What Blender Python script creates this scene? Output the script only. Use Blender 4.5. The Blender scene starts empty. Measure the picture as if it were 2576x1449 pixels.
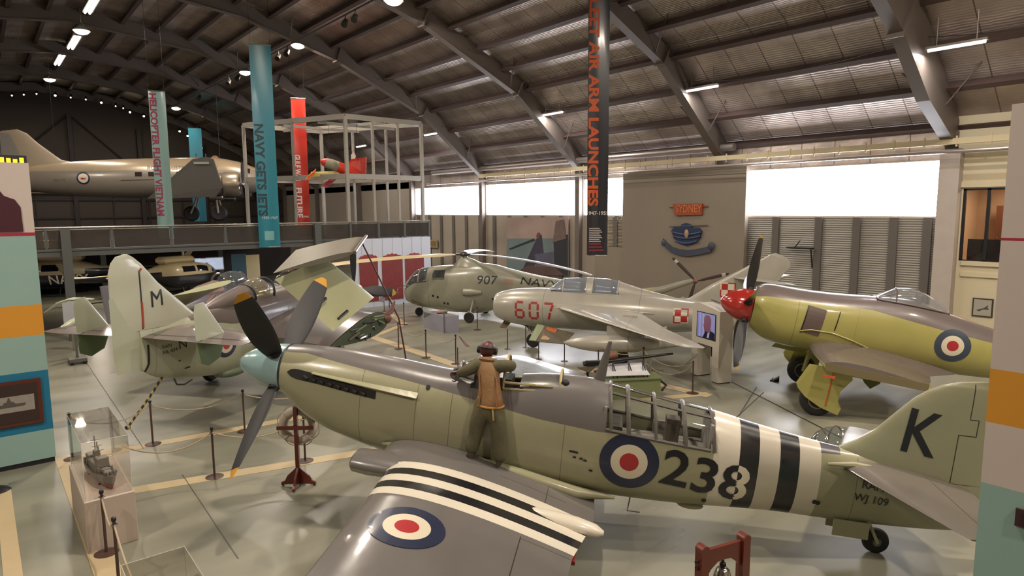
import bpy, bmesh, math, random
import numpy as np
from math import sin, cos, pi, radians, sqrt, atan2
from mathutils import Vector, Matrix
from mathutils.bvhtree import BVHTree
random.seed(7)
SC = bpy.context.scene
COL = SC.collection
# ---------------------------------------------------------------- camera
W_IMG, H_IMG, F_PX = 2576., 1449., 1640.
cd = bpy.data.cameras.new('camera'); cam = bpy.data.objects.new('camera', cd); COL.objects.link(cam)
cd.sensor_width = 36.; cd.lens = F_PX/W_IMG*36.; cd.clip_end = 400; cd.clip_start = .05
yaw, pitch, roll = radians(39.4), radians(6.9), radians(0.4)
f0 = Vector((sin(yaw), cos(yaw), 0)); r0 = Vector((cos(yaw), -sin(yaw), 0)); u0 = Vector((0, 0, 1))
fw = f0*cos(pitch)-u0*sin(pitch); up = u0*cos(pitch)+f0*sin(pitch)
R_ = r0*cos(roll)-up*sin(roll); U_ = up*cos(roll)+r0*sin(roll)
CAM = Vector((0, 0, 5.1))
cam.matrix_world = Matrix(((R_.x, U_.x, -fw.x, CAM.x), (R_.y, U_.y, -fw.y, CAM.y), (R_.z, U_.z, -fw.z, CAM.z), (0, 0, 0, 1)))
SC.camera = cam
# ---------------------------------------------------------------- world, exposure
SC.view_settings.view_transform = 'Standard'; SC.view_settings.look = 'None'
SC.view_settings.gamma = 1; SC.view_settings.use_curve_mapping = False
SC.view_settings.exposure = 0.0
wd = bpy.data.worlds.new('world'); SC.world = wd; wd.use_nodes = True
bg = wd.node_tree.nodes['Background']; bg.inputs[0].default_value = (.93, .93, 1, 1); bg.inputs[1].default_value = 19.0
SC.cycles.max_bounces = 8; SC.cycles.diffuse_bounces = 4; SC.cycles.transparent_max_bounces = 16
SC.cycles.sample_clamp_indirect = 6.0; SC.cycles.caustics_reflective = False; SC.cycles.caustics_refractive = False

def lin(c):
    if isinstance(c, str):
        c = [int(c[i:i+2], 16)/255. for i in (0, 2, 4)]
    return tuple((x/12.92 if x <= .04045 else ((x+.055)/1.055)**2.4) for x in c)+(1.,)

def lamp(name, kind, loc, energy, color=(1, .9, .75), size=.3, rot=None, spot=None, parent=None, size_y=None, portal=False):
    l = bpy.data.lights.new(name, kind); l.energy = energy; l.color = color
    if kind == 'AREA':
        l.size = size
        if size_y: l.shape = 'RECTANGLE'; l.size_y = size_y
        if portal: l.cycles.is_portal = True
    elif kind == 'SPOT': l.spot_size = spot or radians(120); l.spot_blend = .6; l.shadow_soft_size = size
    else: l.shadow_soft_size = size
    o = bpy.data.objects.new(name, l); COL.objects.link(o)
    if parent: o.parent = parent
    o.location = loc
    if rot: o.rotation_euler = rot
    return o
# daylight enters through the clerestory windows of the right-hand wall
XW = 26.0
lamp('daylight_portal', 'AREA', (XW+.35, 26, 5.7), 1, size=36, size_y=2.1, rot=(0, radians(90), radians(0)), portal=True).rotation_euler = (radians(90), 0, radians(90))
# ---------------------------------------------------------------- materials
MATS = {}
def newmat(name):
    m = bpy.data.materials.new(name); m.use_nodes = True; nt = m.node_tree
    b = nt.nodes['Principled BSDF']; return m, nt, b
def mat(name, color='808080', rough=.5, metal=0., emit=None, estr=1., var=0., vscale=3., bump=0., bscale=40., coat=0., spec=.5):
    if name in MATS: return MATS[name]
    m, nt, b = newmat(name); c = lin(color)
    b.inputs['Base Color'].default_value = c; b.inputs['Roughness'].default_value = rough; b.inputs['Metallic'].default_value = metal
    b.inputs['Specular IOR Level'].default_value = spec; b.inputs['Coat Weight'].default_value = coat; b.inputs['Coat Roughness'].default_value = .12
    if emit: b.inputs['Emission Color'].default_value = lin(emit); b.inputs['Emission Strength'].default_value = estr
    if var > 0:
        tc = nt.nodes.new('ShaderNodeTexCoord'); n = nt.nodes.new('ShaderNodeTexNoise'); n.inputs['Scale'].default_value = vscale; n.inputs['Detail'].default_value = 5
        nt.links.new(tc.outputs['Object'], n.inputs['Vector'])
        mr = nt.nodes.new('ShaderNodeMapRange'); mr.inputs[3].default_value = 1-var; mr.inputs[4].default_value = 1+var
        nt.links.new(n.outputs[0], mr.inputs[0])
        mx = nt.nodes.new('ShaderNodeVectorMath'); mx.operation = 'SCALE'; mx.inputs[0].default_value = c[:3]
        nt.links.new(mr.outputs[0], mx.inputs['Scale']); nt.links.new(mx.outputs[0], b.inputs['Base Color'])
    if bump > 0:
        tc = nt.nodes.new('ShaderNodeTexCoord'); n = nt.nodes.new('ShaderNodeTexNoise'); n.inputs['Scale'].default_value = bscale
        nt.links.new(tc.outputs['Object'], n.inputs['Vector'])
        bp = nt.nodes.new('ShaderNodeBump'); bp.inputs['Strength'].default_value = bump; bp.inputs['Distance'].default_value = .02
        nt.links.new(n.outputs[0], bp.inputs['Height']); nt.links.new(bp.outputs[0], b.inputs['Normal'])
    MATS[name] = m; return m

def paint(name, base, layers, rough=.3, metal=0., var=.06, vscale=1.5, coat=.3, dirt=None):
    """base colour plus crisp layers; a layer is ([(attribute, lo, hi), ...], colour); attributes are object-space paint coordinates"""
    if name in MATS: return MATS[name]
    m, nt, b = newmat(name); N = nt.nodes; L = nt.links
    cur = None; c0 = lin(base)
    rgb = N.new('ShaderNodeRGB'); rgb.outputs[0].default_value = c0; cur = rgb.outputs[0]
    cache = {}
    def att(a):
        if a not in cache:
            n = N.new('ShaderNodeAttribute'); n.attribute_name = a; cache[a] = n.outputs['Fac']
        return cache[a]
    for conds, col in layers:
        mask = None
        for a, lo, hi in conds:
            for op, v in (('GREATER_THAN', lo), ('LESS_THAN', hi)):
                if v is None: continue
                n = N.new('ShaderNodeMath'); n.operation = op; L.new(att(a), n.inputs[0]); n.inputs[1].default_value = v
                if mask is None: mask = n.outputs[0]
                else:
                    q = N.new('ShaderNodeMath'); q.operation = 'MULTIPLY'; L.new(mask, q.inputs[0]); L.new(n.outputs[0], q.inputs[1]); mask = q.outputs[0]
        mx = N.new('ShaderNodeMix'); mx.data_type = 'RGBA'; L.new(mask, mx.inputs['Factor']); L.new(cur, mx.inputs['A']); mx.inputs['B'].default_value = lin(col)
        cur = mx.outputs['Result']
    tc = N.new('ShaderNodeTexCoord'); n = N.new('ShaderNodeTexNoise'); n.inputs['Scale'].default_value = vscale; n.inputs['Detail'].default_value = 6
    L.new(tc.outputs['Object'], n.inputs['Vector'])
    mr = N.new('ShaderNodeMapRange'); mr.inputs[3].default_value = 1-var*1.6; mr.inputs[4].default_value = 1+var*1.2; L.new(n.outputs[0], mr.inputs[0])
    sc = N.new('ShaderNodeVectorMath'); sc.operation = 'SCALE'; L.new(cur, sc.inputs[0]); L.new(mr.outputs[0], sc.inputs['Scale'])
    L.new(sc.outputs[0], b.inputs['Base Color'])
    b.inputs['Roughness'].default_value = rough; b.inputs['Metallic'].default_value = metal
    b.inputs['Coat Weight'].default_value = coat; b.inputs['Coat Roughness'].default_value = .1
    n2 = N.new('ShaderNodeTexNoise'); n2.inputs['Scale'].default_value = 5; n2.inputs['Detail'].default_value = 2; L.new(tc.outputs['Object'], n2.inputs['Vector'])
    bp = N.new('ShaderNodeBump'); bp.inputs['Strength'].default_value = .12; bp.inputs['Distance'].default_value = .02
    L.new(n2.outputs[0], bp.inputs['Height']); L.new(bp.outputs[0], b.inputs['Normal']); L.new(bp.outputs[0], b.inputs['Coat Normal'])
    MATS[name] = m; return m

def glass(name, tint='ffffff', rough=.03, refl=1.0, dens=0.0):
    """thin clear sheet: transparent body with a Fresnel reflection, optional tinted film"""
    if name in MATS: return MATS[name]
    m = bpy.data.materials.new(name); m.use_nodes = True; nt = m.node_tree; nt.nodes.clear(); N = nt.nodes; L = nt.links
    out = N.new('ShaderNodeOutputMaterial'); tr = N.new('ShaderNodeBsdfTransparent'); tr.inputs[0].default_value = lin(tint)
    gl = N.new('ShaderNodeBsdfGlossy'); gl.inputs['Roughness'].default_value = rough; gl.inputs[0].default_value = (1, 1, 1, 1)
    fr = N.new('ShaderNodeLayerWeight'); fr.inputs[0].default_value = .5; pw_ = N.new('ShaderNodeMath'); pw_.operation = 'POWER'; pw_.inputs[1].default_value = 4.; L.new(fr.outputs['Facing'], pw_.inputs[0])
    mu = N.new('ShaderNodeMath'); mu.operation = 'MULTIPLY_ADD'; mu.inputs[1].default_value = min(.9, .75*refl); mu.inputs[2].default_value = .045*refl; mu.use_clamp = True; L.new(pw_.outputs[0], mu.inputs[0])
    mx = N.new('ShaderNodeMixShader'); L.new(mu.outputs[0], mx.inputs[0]); L.new(tr.outputs[0], mx.inputs[1]); L.new(gl.outputs[0], mx.inputs[2])
    last = mx.outputs[0]
    if dens > 0:
        df = N.new('ShaderNodeBsdfDiffuse'); df.inputs[0].default_value = lin(tint)
        m2 = N.new('ShaderNodeMixShader'); m2.inputs[0].default_value = dens; L.new(last, m2.inputs[1]); L.new(df.outputs[0], m2.inputs[2]); last = m2.outputs[0]
    L.new(last, out.inputs[0]); MATS[name] = m; return m

# ---------------------------------------------------------------- mesh builder
def V(*a): return Vector(a if len(a) > 1 else a[0])
class MB:
    def __init__(s): s.v = []; s.f = []; s.mi = []; s.cur = 0
    def mat(s, i): s.cur = i; return s
    def add(s, vs, fs):
        n = len(s.v); s.v += [Vector(p) for p in vs]; s.f += [tuple(i+n for i in f) for f in fs]; s.mi += [s.cur]*len(fs); return s
    def box(s, c, d, rz=0, M=None, bev=0):
        x, y, z = [k/2. for k in d]; c = Vector(c)
        if bev:
            b = min(bev, x*.9, y*.9, z*.9); pr = [(-x+b, -y), (x-b, -y), (x, -y+b), (x, y-b), (x-b, y), (-x+b, y), (-x, y-b), (-x, -y+b)]
            k = [(p[0]*(1-b/x), p[1]*(1-b/y)) for p in pr]
            rings = [[(p[0], p[1], -z) for p in k], [(p[0], p[1], -z+b) for p in pr], [(p[0], p[1], z-b) for p in pr], [(p[0], p[1], z) for p in k]]
            vs = [p for r in rings for p in r]; fs = [tuple(range(7, -1, -1)), tuple(range(24, 32))]
            for i in range(3):
                for j in range(8): fs.append((i*8+j, i*8+(j+1) % 8, i*8+8+(j+1) % 8, i*8+8+j))
        else:
            vs = [(i, j, k) for k in (-z, z) for j in (-y, y) for i in (-x, x)]
            fs = [(0, 2, 3, 1), (4, 5, 7, 6), (0, 1, 5, 4), (2, 6, 7, 3), (0, 4, 6, 2), (1, 3, 7, 5)]
        Rm = M if M else Matrix.Rotation(rz, 3, 'Z')
        return s.add([Rm @ Vector(p)+c for p in vs], fs)
    def bb(s, x0, x1, y0, y1, z0, z1): return s.box(((x0+x1)/2, (y0+y1)/2, (z0+z1)/2), (abs(x1-x0), abs(y1-y0), abs(z1-z0)))
    def tube(s, path, r, n=10, cap=True, closed=False):
        path = [Vector(p) for p in path]; m = len(path); rr = r if hasattr(r, '__len__') else [r]*m
        t0 = (path[1]-path[0]).normalized(); a = Vector((0, 0, 1)) if abs(t0.z) < .9 else Vector((1, 0, 0)); u = t0.cross(a).normalized(); rings = []
        for i, p in enumerate(path):
            if closed: t = (path[(i+1) % m]-path[i-1])
            else: t = path[min(i+1, m-1)]-path[max(i-1, 0)]
            t = t.normalized() if t.length > 1e-9 else t0
            u = (u-t*u.dot(t)); u = u.normalized() if u.length > 1e-6 else t.orthogonal().normalized(); w = t.cross(u)
            rings.append([p+(u*cos(2*pi*k/n)+w*sin(2*pi*k/n))*rr[i] for k in range(n)])
        return s.rings(rings, cap and not closed, closed)
    def rings(s, rings, cap=True, loop=False, skip=None, capA=None, capB=None):
        n = len(rings[0]); m = len(rings); vs = [p for r in rings for p in r]; fs = []
        for i in range(m if loop else m-1):
            for j in range(n):
                if skip and skip(i, j): continue
                a = i*n+j; b = i*n+(j+1) % n; c = ((i+1) % m)*n+(j+1) % n; d = ((i+1) % m)*n+j
                fs.append((a, b, c, d))
        ca = cap if capA is None else capA; cb = cap if capB is None else capB
        if not loop:
            if ca: fs.append(tuple(range(n-1, -1, -1)))
            if cb: fs.append(tuple((m-1)*n+k for k in range(n)))
        return s.add(vs, fs)
    def cyl(s, p0, p1, r0, r1=None, n=20): return s.tube([p0, p1], [r0, r0 if r1 is None else r1], n)
    def lathe(s, prof, o=(0, 0, 0), axis=(0, 0, 1), n=24, cap=True):
        ax = Vector(axis).normalized(); u = ax.orthogonal().normalized(); w = ax.cross(u); o = Vector(o)
        return s.rings([[o+ax*h+(u*cos(2*pi*k/n)+w*sin(2*pi*k/n))*max(r, 1e-4) for k in range(n)] for r, h in prof], cap)
    def sph(s, c, r, n=16, m=10, sq=(1, 1, 1)):
        c = Vector(c)
        return s.rings([[c+Vector((cos(2*pi*k/n)*sin(pi*i/m)*r*sq[0], sin(2*pi*k/n)*sin(pi*i/m)*r*sq[1], -cos(pi*i/m)*r*sq[2])) for k in range(n)] for i in [.02]+list(range(1, m))+[m-.02]])
    def poly(s, pts, thick):
        """flat outline with a real thickness along vector thick"""
        t = Vector(thick); n = len(pts); P = [Vector(p) for p in pts]
        fs = [tuple(range(n-1, -1, -1)), tuple(range(n, 2*n))]+[(i, (i+1) % n, n+(i+1) % n, n+i) for i in range(n)]
        return s.add([p-t/2 for p in P]+[p+t/2 for p in P], fs)
    def sheet(s, fn, nu, nv):
        vs = [fn(i/nu, j/nv) for j in range(nv+1) for i in range(nu+1)]
        return s.add(vs, [(j*(nu+1)+i, j*(nu+1)+i+1, (j+1)*(nu+1)+i+1, (j+1)*(nu+1)+i) for j in range(nv) for i in range(nu)])
    def xform(s, M): s.v = [M @ p for p in s.v]; return s

def mkmesh(name, mb, mats, off=(0, 0, 0), M=None, smooth=False, attrs=None, fix=True):
    me = bpy.data.meshes.new(name); off = Vector(off)
    wv = [(M @ p if M else p)-off for p in mb.v]
    me.from_pydata([tuple(p) for p in wv], [], mb.f)
    mats = mats if isinstance(mats, (list, tuple)) else [mats]
    for m in mats: me.materials.append(m)
    me.polygons.foreach_set('material_index', mb.mi)
    if attrs:
        for a, fn in attrs.items():
            at = me.attributes.new(a, 'FLOAT', 'POINT'); at.data.foreach_set('value', [float(fn(p)) for p in mb.v])
    me.update()
    if fix:
        bm = bmesh.new(); bm.from_mesh(me); bmesh.ops.recalc_face_normals(bm, faces=bm.faces); bm.to_mesh(me); bm.free()
    if smooth:
        me.polygons.foreach_set('use_smooth', [True]*len(me.polygons))
        try: me.set_sharp_from_angle(angle=radians(smooth if smooth is not True else 38))
        except Exception: pass
    return me
ident = Matrix.Identity(4)
class Thing:
    """an Empty at the thing's base; parts are built in the frame M and stored relative to the Empty"""
    def __init__(s, name, label, cat, loc, M=None, group=None, kind=None):
        s.e = bpy.data.objects.new(name, None); s.e.empty_display_size = .2; COL.objects.link(s.e)
        s.loc = Vector(loc); s.e.location = s.loc; s.M = M
        if label: s.e['label'] = label
        if cat: s.e['category'] = cat
        if group: s.e['group'] = group
        if kind: s.e['kind'] = kind
    def part(s, name, mb, mats, parent=None, label=None, smooth=False, attrs=None, fix=True):
        me = mkmesh(name, mb, mats, s.loc, s.M, smooth, attrs, fix)
        o = bpy.data.objects.new(name, me); COL.objects.link(o); o.parent = parent or s.e
        if label: o['label'] = label
        return o
def single(name, mb, mats, label, cat, loc=(0, 0, 0), group=None, smooth=False, M=None, attrs=None, kind=None):
    o = bpy.data.objects.new(name, mkmesh(name, mb, mats, loc, M, smooth, attrs)); COL.objects.link(o); o.location = loc
    if label: o['label'] = label
    if cat: o['category'] = cat
    if group: o['group'] = group
    if kind: o['kind'] = kind
    return o
def struct(name, mb, mats, label=None, smooth=False, parent=None, attrs=None):
    o = bpy.data.objects.new(name, mkmesh(name, mb, mats, (0, 0, 0), None, smooth, attrs)); COL.objects.link(o)
    if parent: o.parent = parent
    else: o['kind'] = 'structure'
    if label: o['label'] = label
    return o
def frameM(O, yw, pt=0):
    a = Vector((cos(yw)*cos(pt), sin(yw)*cos(pt), sin(pt))); h = Vector((-sin(yw), cos(yw), 0)); v = a.cross(h)
    return Matrix(((a.x, h.x, v.x, O[0]), (a.y, h.y, v.y, O[1]), (a.z, h.z, v.z, O[2]), (0, 0, 0, 1)))
def copy_tree(o, parent=None):
    c = o.copy(); COL.objects.link(c)
    if parent: c.parent = parent
    for ch in list(o.children): copy_tree(ch, c)
    return c
# pixel helper: a photo point to a point at a given height / plane (used once, to place things)
def ray(x, y): return fw*F_PX+R_*(x-W_IMG/2)-U_*(y-H_IMG/2)
def atz(x, y, z=0.): d = ray(x, y); return CAM+d*((z-CAM.z)/d.z)
def atY(x, y, Y): d = ray(x, y); return CAM+d*(Y/d.y)
def atX(x, y, X): d = ray(x, y); return CAM+d*(X/d.x)
def atD(x, y, D): d = ray(x, y); return CAM+d*(D/F_PX)

# ---------------------------------------------------------------- lofts, wings, decals
def herm(xs, ys, x):
    n = len(xs)
    if x <= xs[0]: return ys[0]
    if x >= xs[-1]: return ys[-1]
    i = 0
    while xs[i+1] < x: i += 1
    def d(k): return (ys[k+1]-ys[k])/(xs[k+1]-xs[k])
    def sl(k):
        if k == 0: return d(0)
        if k == n-1: return d(n-2)
        a, b = d(k-1), d(k)
        return 0. if a*b <= 0 else 2*a*b/(a+b)
    h = xs[i+1]-xs[i]; t = (x-xs[i])/h; m0, m1 = sl(i)*h, sl(i+1)*h
    return ys[i]*(1+2*t)*(1-t)**2+m0*t*(1-t)**2+ys[i+1]*t*t*(3-2*t)+m1*t*t*(t-1)
class Fus:
    """fuselage: stations (x, top, bottom, half width, exponent); x descending towards the tail"""
    def __init__(s, st, n=56):
        st = sorted(st); s.xs = [a[0] for a in st]; s.c = [[a[k] for a in st] for k in range(1, 5)]; s.n = n
    def at(s, x): return [herm(s.xs, c, x) for c in s.c]
    def P(s, x, th, off=0.):
        t, b, w, e = s.at(x); zc = (t+b)/2; h = (t-b)/2; c, q = cos(th), sin(th)
        return Vector((x, math.copysign(abs(c)**(2/e), c)*(w+off), zc+math.copysign(abs(q)**(2/e), q)*(h+off)))
    def mesh(s, x0, x1, m, skip=None, keep=None, off=0., caps=(True, True), xs=None, mb=None):
        mb = mb or MB(); X = xs or [x0+(x1-x0)*i/m for i in range(m+1)]
        rings = [[s.P(x, 2*pi*k/s.n, off) for k in range(s.n)] for x in X]
        def sk(i, j):
            xm = (X[i]+X[i+1])/2; th = (2*pi*(j+.5)/s.n)
            if skip and skip(xm, th): return True
            if keep and not keep(xm, th): return True
            return False
        return mb.rings(rings, skip=sk if (skip or keep) else None, capA=caps[0], capB=caps[1])
def foil(n, t):
    """closed outline of a symmetric-ish aerofoil, chord 0..1, thickness ratio t"""
    def th(x): return 5*t*(.2969*sqrt(x)-.126*x-.3516*x*x+.2843*x**3-.1015*x**4)
    xs = [(1-cos(pi*i/n))/2 for i in range(n+1)]
    return [(x, th(x)*1.15) for x in xs[::-1]]+[(x, -th(x)*.85) for x in xs[1:-1]]
def wing(secs, n=14, sub=8, mb=None, vert=False, caps=(True, True)):
    """secs: (leading edge, trailing edge, thickness ratio); linear between sections"""
    mb = mb or MB(); S = [(Vector(a), Vector(b), t) for a, b, t in secs]; rings = []
    for i in range(len(S)-1):
        for k in range(sub if i < len(S)-2 else sub+1):
            q = k/sub; le = S[i][0].lerp(S[i+1][0], q); te = S[i][1].lerp(S[i+1][1], q); t = S[i][2]+(S[i+1][2]-S[i][2])*q
            ch = te-le; sp = (S[i+1][0]-S[i][0])+(S[i+1][1]-S[i][1]); nn = ch.cross(sp).normalized()
            if vert:
                if nn.y < 0: nn = -nn
            elif nn.z < 0: nn = -nn
            rings.append([le+ch*x+nn*(z*ch.length) for x, z in foil(n, max(t, .004))])
    return mb.rings(rings, capA=caps[0], capB=caps[1])
def blade(R, root, chord, tw0=50, tw1=18, n=12, thick=.09, square=False):
    """propeller blade along +z from root to R; returns rings and uses x as the shaft axis"""
    mb = MB(); rings = []
    for i in range(n+1):
        q = i/n; z = root+(R-root)*q
        c = chord*(.42+.9*sin(pi*min(q*1.02, 1)**.75*.86)) if not square else chord*(.5+.5*min(1, q*3))
        if q > .9 and not square: c *= sqrt(max(.12, 1-((q-.9)/.1)**2))
        tw = radians(tw0+(tw1-tw0)*q); t = thick*(1.3-q)*(2.2 if q < .08 else 1)
        d = Vector((sin(tw), cos(tw), 0)); nn = Vector((cos(tw), -sin(tw), 0))
        rings.append([Vector((0, 0, z))+d*((x-.4)*c)+nn*(y*c) for x, y in foil(8, max(t, .03)*1.6)])
    return mb.rings(rings)
def bvh(mb): return BVHTree.FromPolygons([tuple(p) for p in mb.v], mb.f)
def decal(tree, shape, o, u, v, d, off=.006, mb=None, mi=0):
    """lays a flat shape (points in metres along u, v) onto the surface by casting along d"""
    mb = mb or MB(); mb.cur = mi; o, u, v, d = Vector(o), Vector(u).normalized(), Vector(v).normalized(), Vector(d).normalized()
    pts, faces = shape; out = []; miss = set()
    for a, b in pts:
        p = o+u*a+v*b; h = tree.ray_cast(p-d*4, d) if tree else (None,)*4
        if h[0] is None: out.append(p-d*off); miss.add(len(out)-1)
        else:
            nn = h[1] if h[1].dot(d) < 0 else -h[1]
            out.append(h[0]+nn*off)
    return mb.add(out, faces if not tree else [f for f in faces if not any(i in miss for i in f)])
def disc(r0, r1, n=48, m=3):
    pts = []; fs = []
    for i in range(m+1):
        r = r0+(r1-r0)*i/m; pts += [(r*cos(2*pi*k/n), r*sin(2*pi*k/n)) for k in range(n)]
    for i in range(m):
        for k in range(n): fs.append((i*n+k, i*n+(k+1) % n, (i+1)*n+(k+1) % n, (i+1)*n+k))
    return pts, fs
def rect(w, h, nu=4, nv=4, x0=None, y0=None):
    x0 = -w/2 if x0 is None else x0; y0 = -h/2 if y0 is None else y0
    return ([(x0+w*i/nu, y0+h*j/nv) for j in range(nv+1) for i in range(nu+1)], [(j*(nu+1)+i, j*(nu+1)+i+1, (j+1)*(nu+1)+i+1, (j+1)*(nu+1)+i) for j in range(nv) for i in range(nu)])
def roundel(tree, o, u, v, d, R, mb=None, off=.006, k=(.62, .32)):
    """blue ring, white ring, red centre as three material slots"""
    mb = mb or MB()
    decal(tree, disc(R*k[0], R), o, u, v, d, off, mb, 0); decal(tree, disc(R*k[1], R*k[0]), o, u, v, d, off, mb, 1)
    return decal(tree, disc(.001, R*k[1]), o, u, v, d, off, mb, 2)
_tx = {}
def text(s, h, maxlen=None, shear=0, width=1., bold=0, align='CENTER', fit=None):
    key = (s, h, maxlen, shear, width, bold, align, fit)
    if key in _tx: return _tx[key]
    c = bpy.data.curves.new('t', 'FONT'); c.body = s; c.align_x = align; c.align_y = 'CENTER'; c.size = h/.73; c.shear = shear; c.resolution_u = 3; c.offset = bold
    o = bpy.data.objects.new('t', c); COL.objects.link(o); dg = bpy.context.evaluated_depsgraph_get()
    me = bpy.data.meshes.new_from_object(o.evaluated_get(dg)); bpy.data.objects.remove(o); bpy.data.curves.remove(c)
    bm = bmesh.new(); bm.from_mesh(me); bmesh.ops.triangulate(bm, faces=bm.faces)
    if maxlen:
        for _ in range(4):
            es = [e for e in bm.edges if e.calc_length() > maxlen]
            if not es: break
            bmesh.ops.subdivide_edges(bm, edges=es, cuts=1); bmesh.ops.triangulate(bm, faces=bm.faces)
    xs_ = [v.co.x for v in bm.verts]
    if fit: mid = (max(xs_)+min(xs_))/2; width = fit/(max(xs_)-min(xs_)); [setattr(v.co, 'x', v.co.x-mid) for v in bm.verts]
    r = ([(v.co.x*width, v.co.y) for v in bm.verts], [tuple(v.index for v in f.verts) for f in bm.faces]); bm.free(); bpy.data.meshes.remove(me)
    _tx[key] = r; return r
def stroke(segs, w):
    """thick straight strokes, for stencilled figures"""
    pts = []; fs = []
    for (a, b), (c, d) in segs:
        L = sqrt((c-a)**2+(d-b)**2); nx, ny = -(d-b)/L*w/2, (c-a)/L*w/2; k = 4
        base = len(pts)
        for i in range(k+1):
            q = i/k; x, y = a+(c-a)*q, b+(d-b)*q; pts += [(x+nx, y+ny), (x-nx, y-ny)]
        for i in range(k): fs.append((base+2*i, base+2*i+1, base+2*i+3, base+2*i+2))
    return pts, fs
def skin(th, name, pts, edges, mat_, parent=None, sub=2, label=None):
    """one continuous tapering surface around a skeleton; pts = (x, y, z, radius[, radius2])"""
    me = bpy.data.meshes.new(name); P = [((th.M @ Vector(p[:3])) if th.M else Vector(p[:3]))-th.loc for p in pts]
    me.from_pydata([tuple(p) for p in P], edges, []); o = bpy.data.objects.new(name, me); COL.objects.link(o); o.parent = parent or th.e
    md = o.modifiers.new('skin', 'SKIN'); md.use_smooth_shade = True
    if not me.skin_vertices: me.attributes
    sv = me.skin_vertices[0].data if me.skin_vertices else None
    if sv is None: return o
    for i, p in enumerate(pts):
        sv[i].radius = (p[3], p[4] if len(p) > 4 else p[3]); sv[i].use_root = (i == 0)
    ss = o.modifiers.new('sub', 'SUBSURF'); ss.levels = sub; ss.render_levels = sub
    me.materials.append(mat_)
    if label: o['label'] = label
    return o

# ================================================================ THE BUILDING
BAY = 8.85; Y0 = 7.9; YE = Y0+7*BAY; YB = Y0-2*BAY-4.
def floor_mat():
    m, nt, b = newmat('painted concrete floor'); N = nt.nodes; L = nt.links
    tc = N.new('ShaderNodeTexCoord')
    n = N.new('ShaderNodeTexNoise'); n.inputs['Scale'].default_value = .35; n.inputs['Detail'].default_value = 6; L.new(tc.outputs['Object'], n.inputs['Vector'])
    mp = N.new('ShaderNodeMapping'); mp.inputs['Scale'].default_value = (.25, 1.6, 1); L.new(tc.outputs['Object'], mp.inputs[0])
    n2 = N.new('ShaderNodeTexNoise'); n2.inputs['Scale'].default_value = .7; n2.inputs['Detail'].default_value = 4; L.new(mp.outputs[0], n2.inputs['Vector'])
    ad = N.new('ShaderNodeMath'); ad.operation = 'ADD'; L.new(n.outputs[0], ad.inputs[0]); L.new(n2.outputs[0], ad.inputs[1])
    cr = N.new('ShaderNodeValToRGB'); cr.color_ramp.elements[0].position = .35; cr.color_ramp.elements[1].position = .65
    cr.color_ramp.elements[0].color = lin('6e6d60'); cr.color_ramp.elements[1].color = lin('918f7e')
    h = N.new('ShaderNodeMath'); h.operation = 'MULTIPLY'; h.inputs[1].default_value = .5; L.new(ad.outputs[0], h.inputs[0]); L.new(h.outputs[0], cr.inputs[0])
    L.new(cr.outputs[0], b.inputs['Base Color']); b.inputs['Roughness'].default_value = .38; b.inputs['Specular IOR Level'].default_value = .45
    mr = N.new('ShaderNodeMapRange'); mr.inputs[3].default_value = .2; mr.inputs[4].default_value = .42; L.new(n2.outputs[0], mr.inputs[0]); L.new(mr.outputs[0], b.inputs['Roughness'])
    return m
FL = floor_mat()
struct('floor', MB().bb(-17, XW+.5, YB, YE+.3, -.2, 0), FL)
# yellow painted strips and dark joints in the floor
yel = mat('faded yellow floor tape', 'b3a17e', .5, var=.08); jt = mat('dark floor joint', '5f5d54', .6)
def strip(p, q, w, m, name, z=.006):
    z += zz[0]; zz[0] += .0015
    p, q = Vector((p[0], p[1], 0)), Vector((q[0], q[1], 0)); d = (q-p).normalized(); n = Vector((-d.y, d.x, 0))*w/2
    return [p-n+Vector((0, 0, z/2)), q-n+Vector((0, 0, z/2)), q+n+Vector((0, 0, z/2)), p+n+Vector((0, 0, z/2))]
zz = [0.]
STR = [((1.0, 13.55), (7.2, 12.0), .34), ((1.0, 15.9), (6.4, 15.45), .3), ((1.08, 5.5), (1.08, 16.2), .34), ((.03, 5.5), (.03, 14.85), .22), ((11.85, 15.2), (12.1, 23.6), .42), ((11.9, 23.5), (14.6, 25.4), .3),
       ((15.1, 9.95), (14.9, 14.2), .34), ((13.3, 10.95), (15.3, 10.1), .3), ((14.6, 25.4), (15.6, 28.6), .3), ((12.0, 15.6), (14.7, 13.9), .3)]
for i, (p, q, w) in enumerate(STR):
    mb = MB().poly(strip(p, q, w, yel, ''), (0, 0, .006)); struct('trim_%d' % (i+1), mb, yel, 'faded yellow strip on the floor')
mb = MB()
for p, q, w in [((2.62, 28.0), (2.5, 19.0), .014), ((2.75, 13.5), (2.62, 9.6), .012), ((2.5, 19), (2.45, 15.6), .012)]:
    mb.poly(strip(p, q, w, jt, ''), (0, 0, .004))
struct('trim_20', mb, jt, 'thin joints in the floor')
mb = MB()
for p, q, w in [((13.6, 4.6), (16.85, 10.35), .03), ((16.9, 9.6), (14.2, 8.5), .022)]: mb.poly(strip(p, q, w, jt, ''), (0, 0, .004))
struct('trim_21', mb, mat('dark cable slot', '2f2e2a', .6), 'dark cable slots in the floor')
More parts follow.
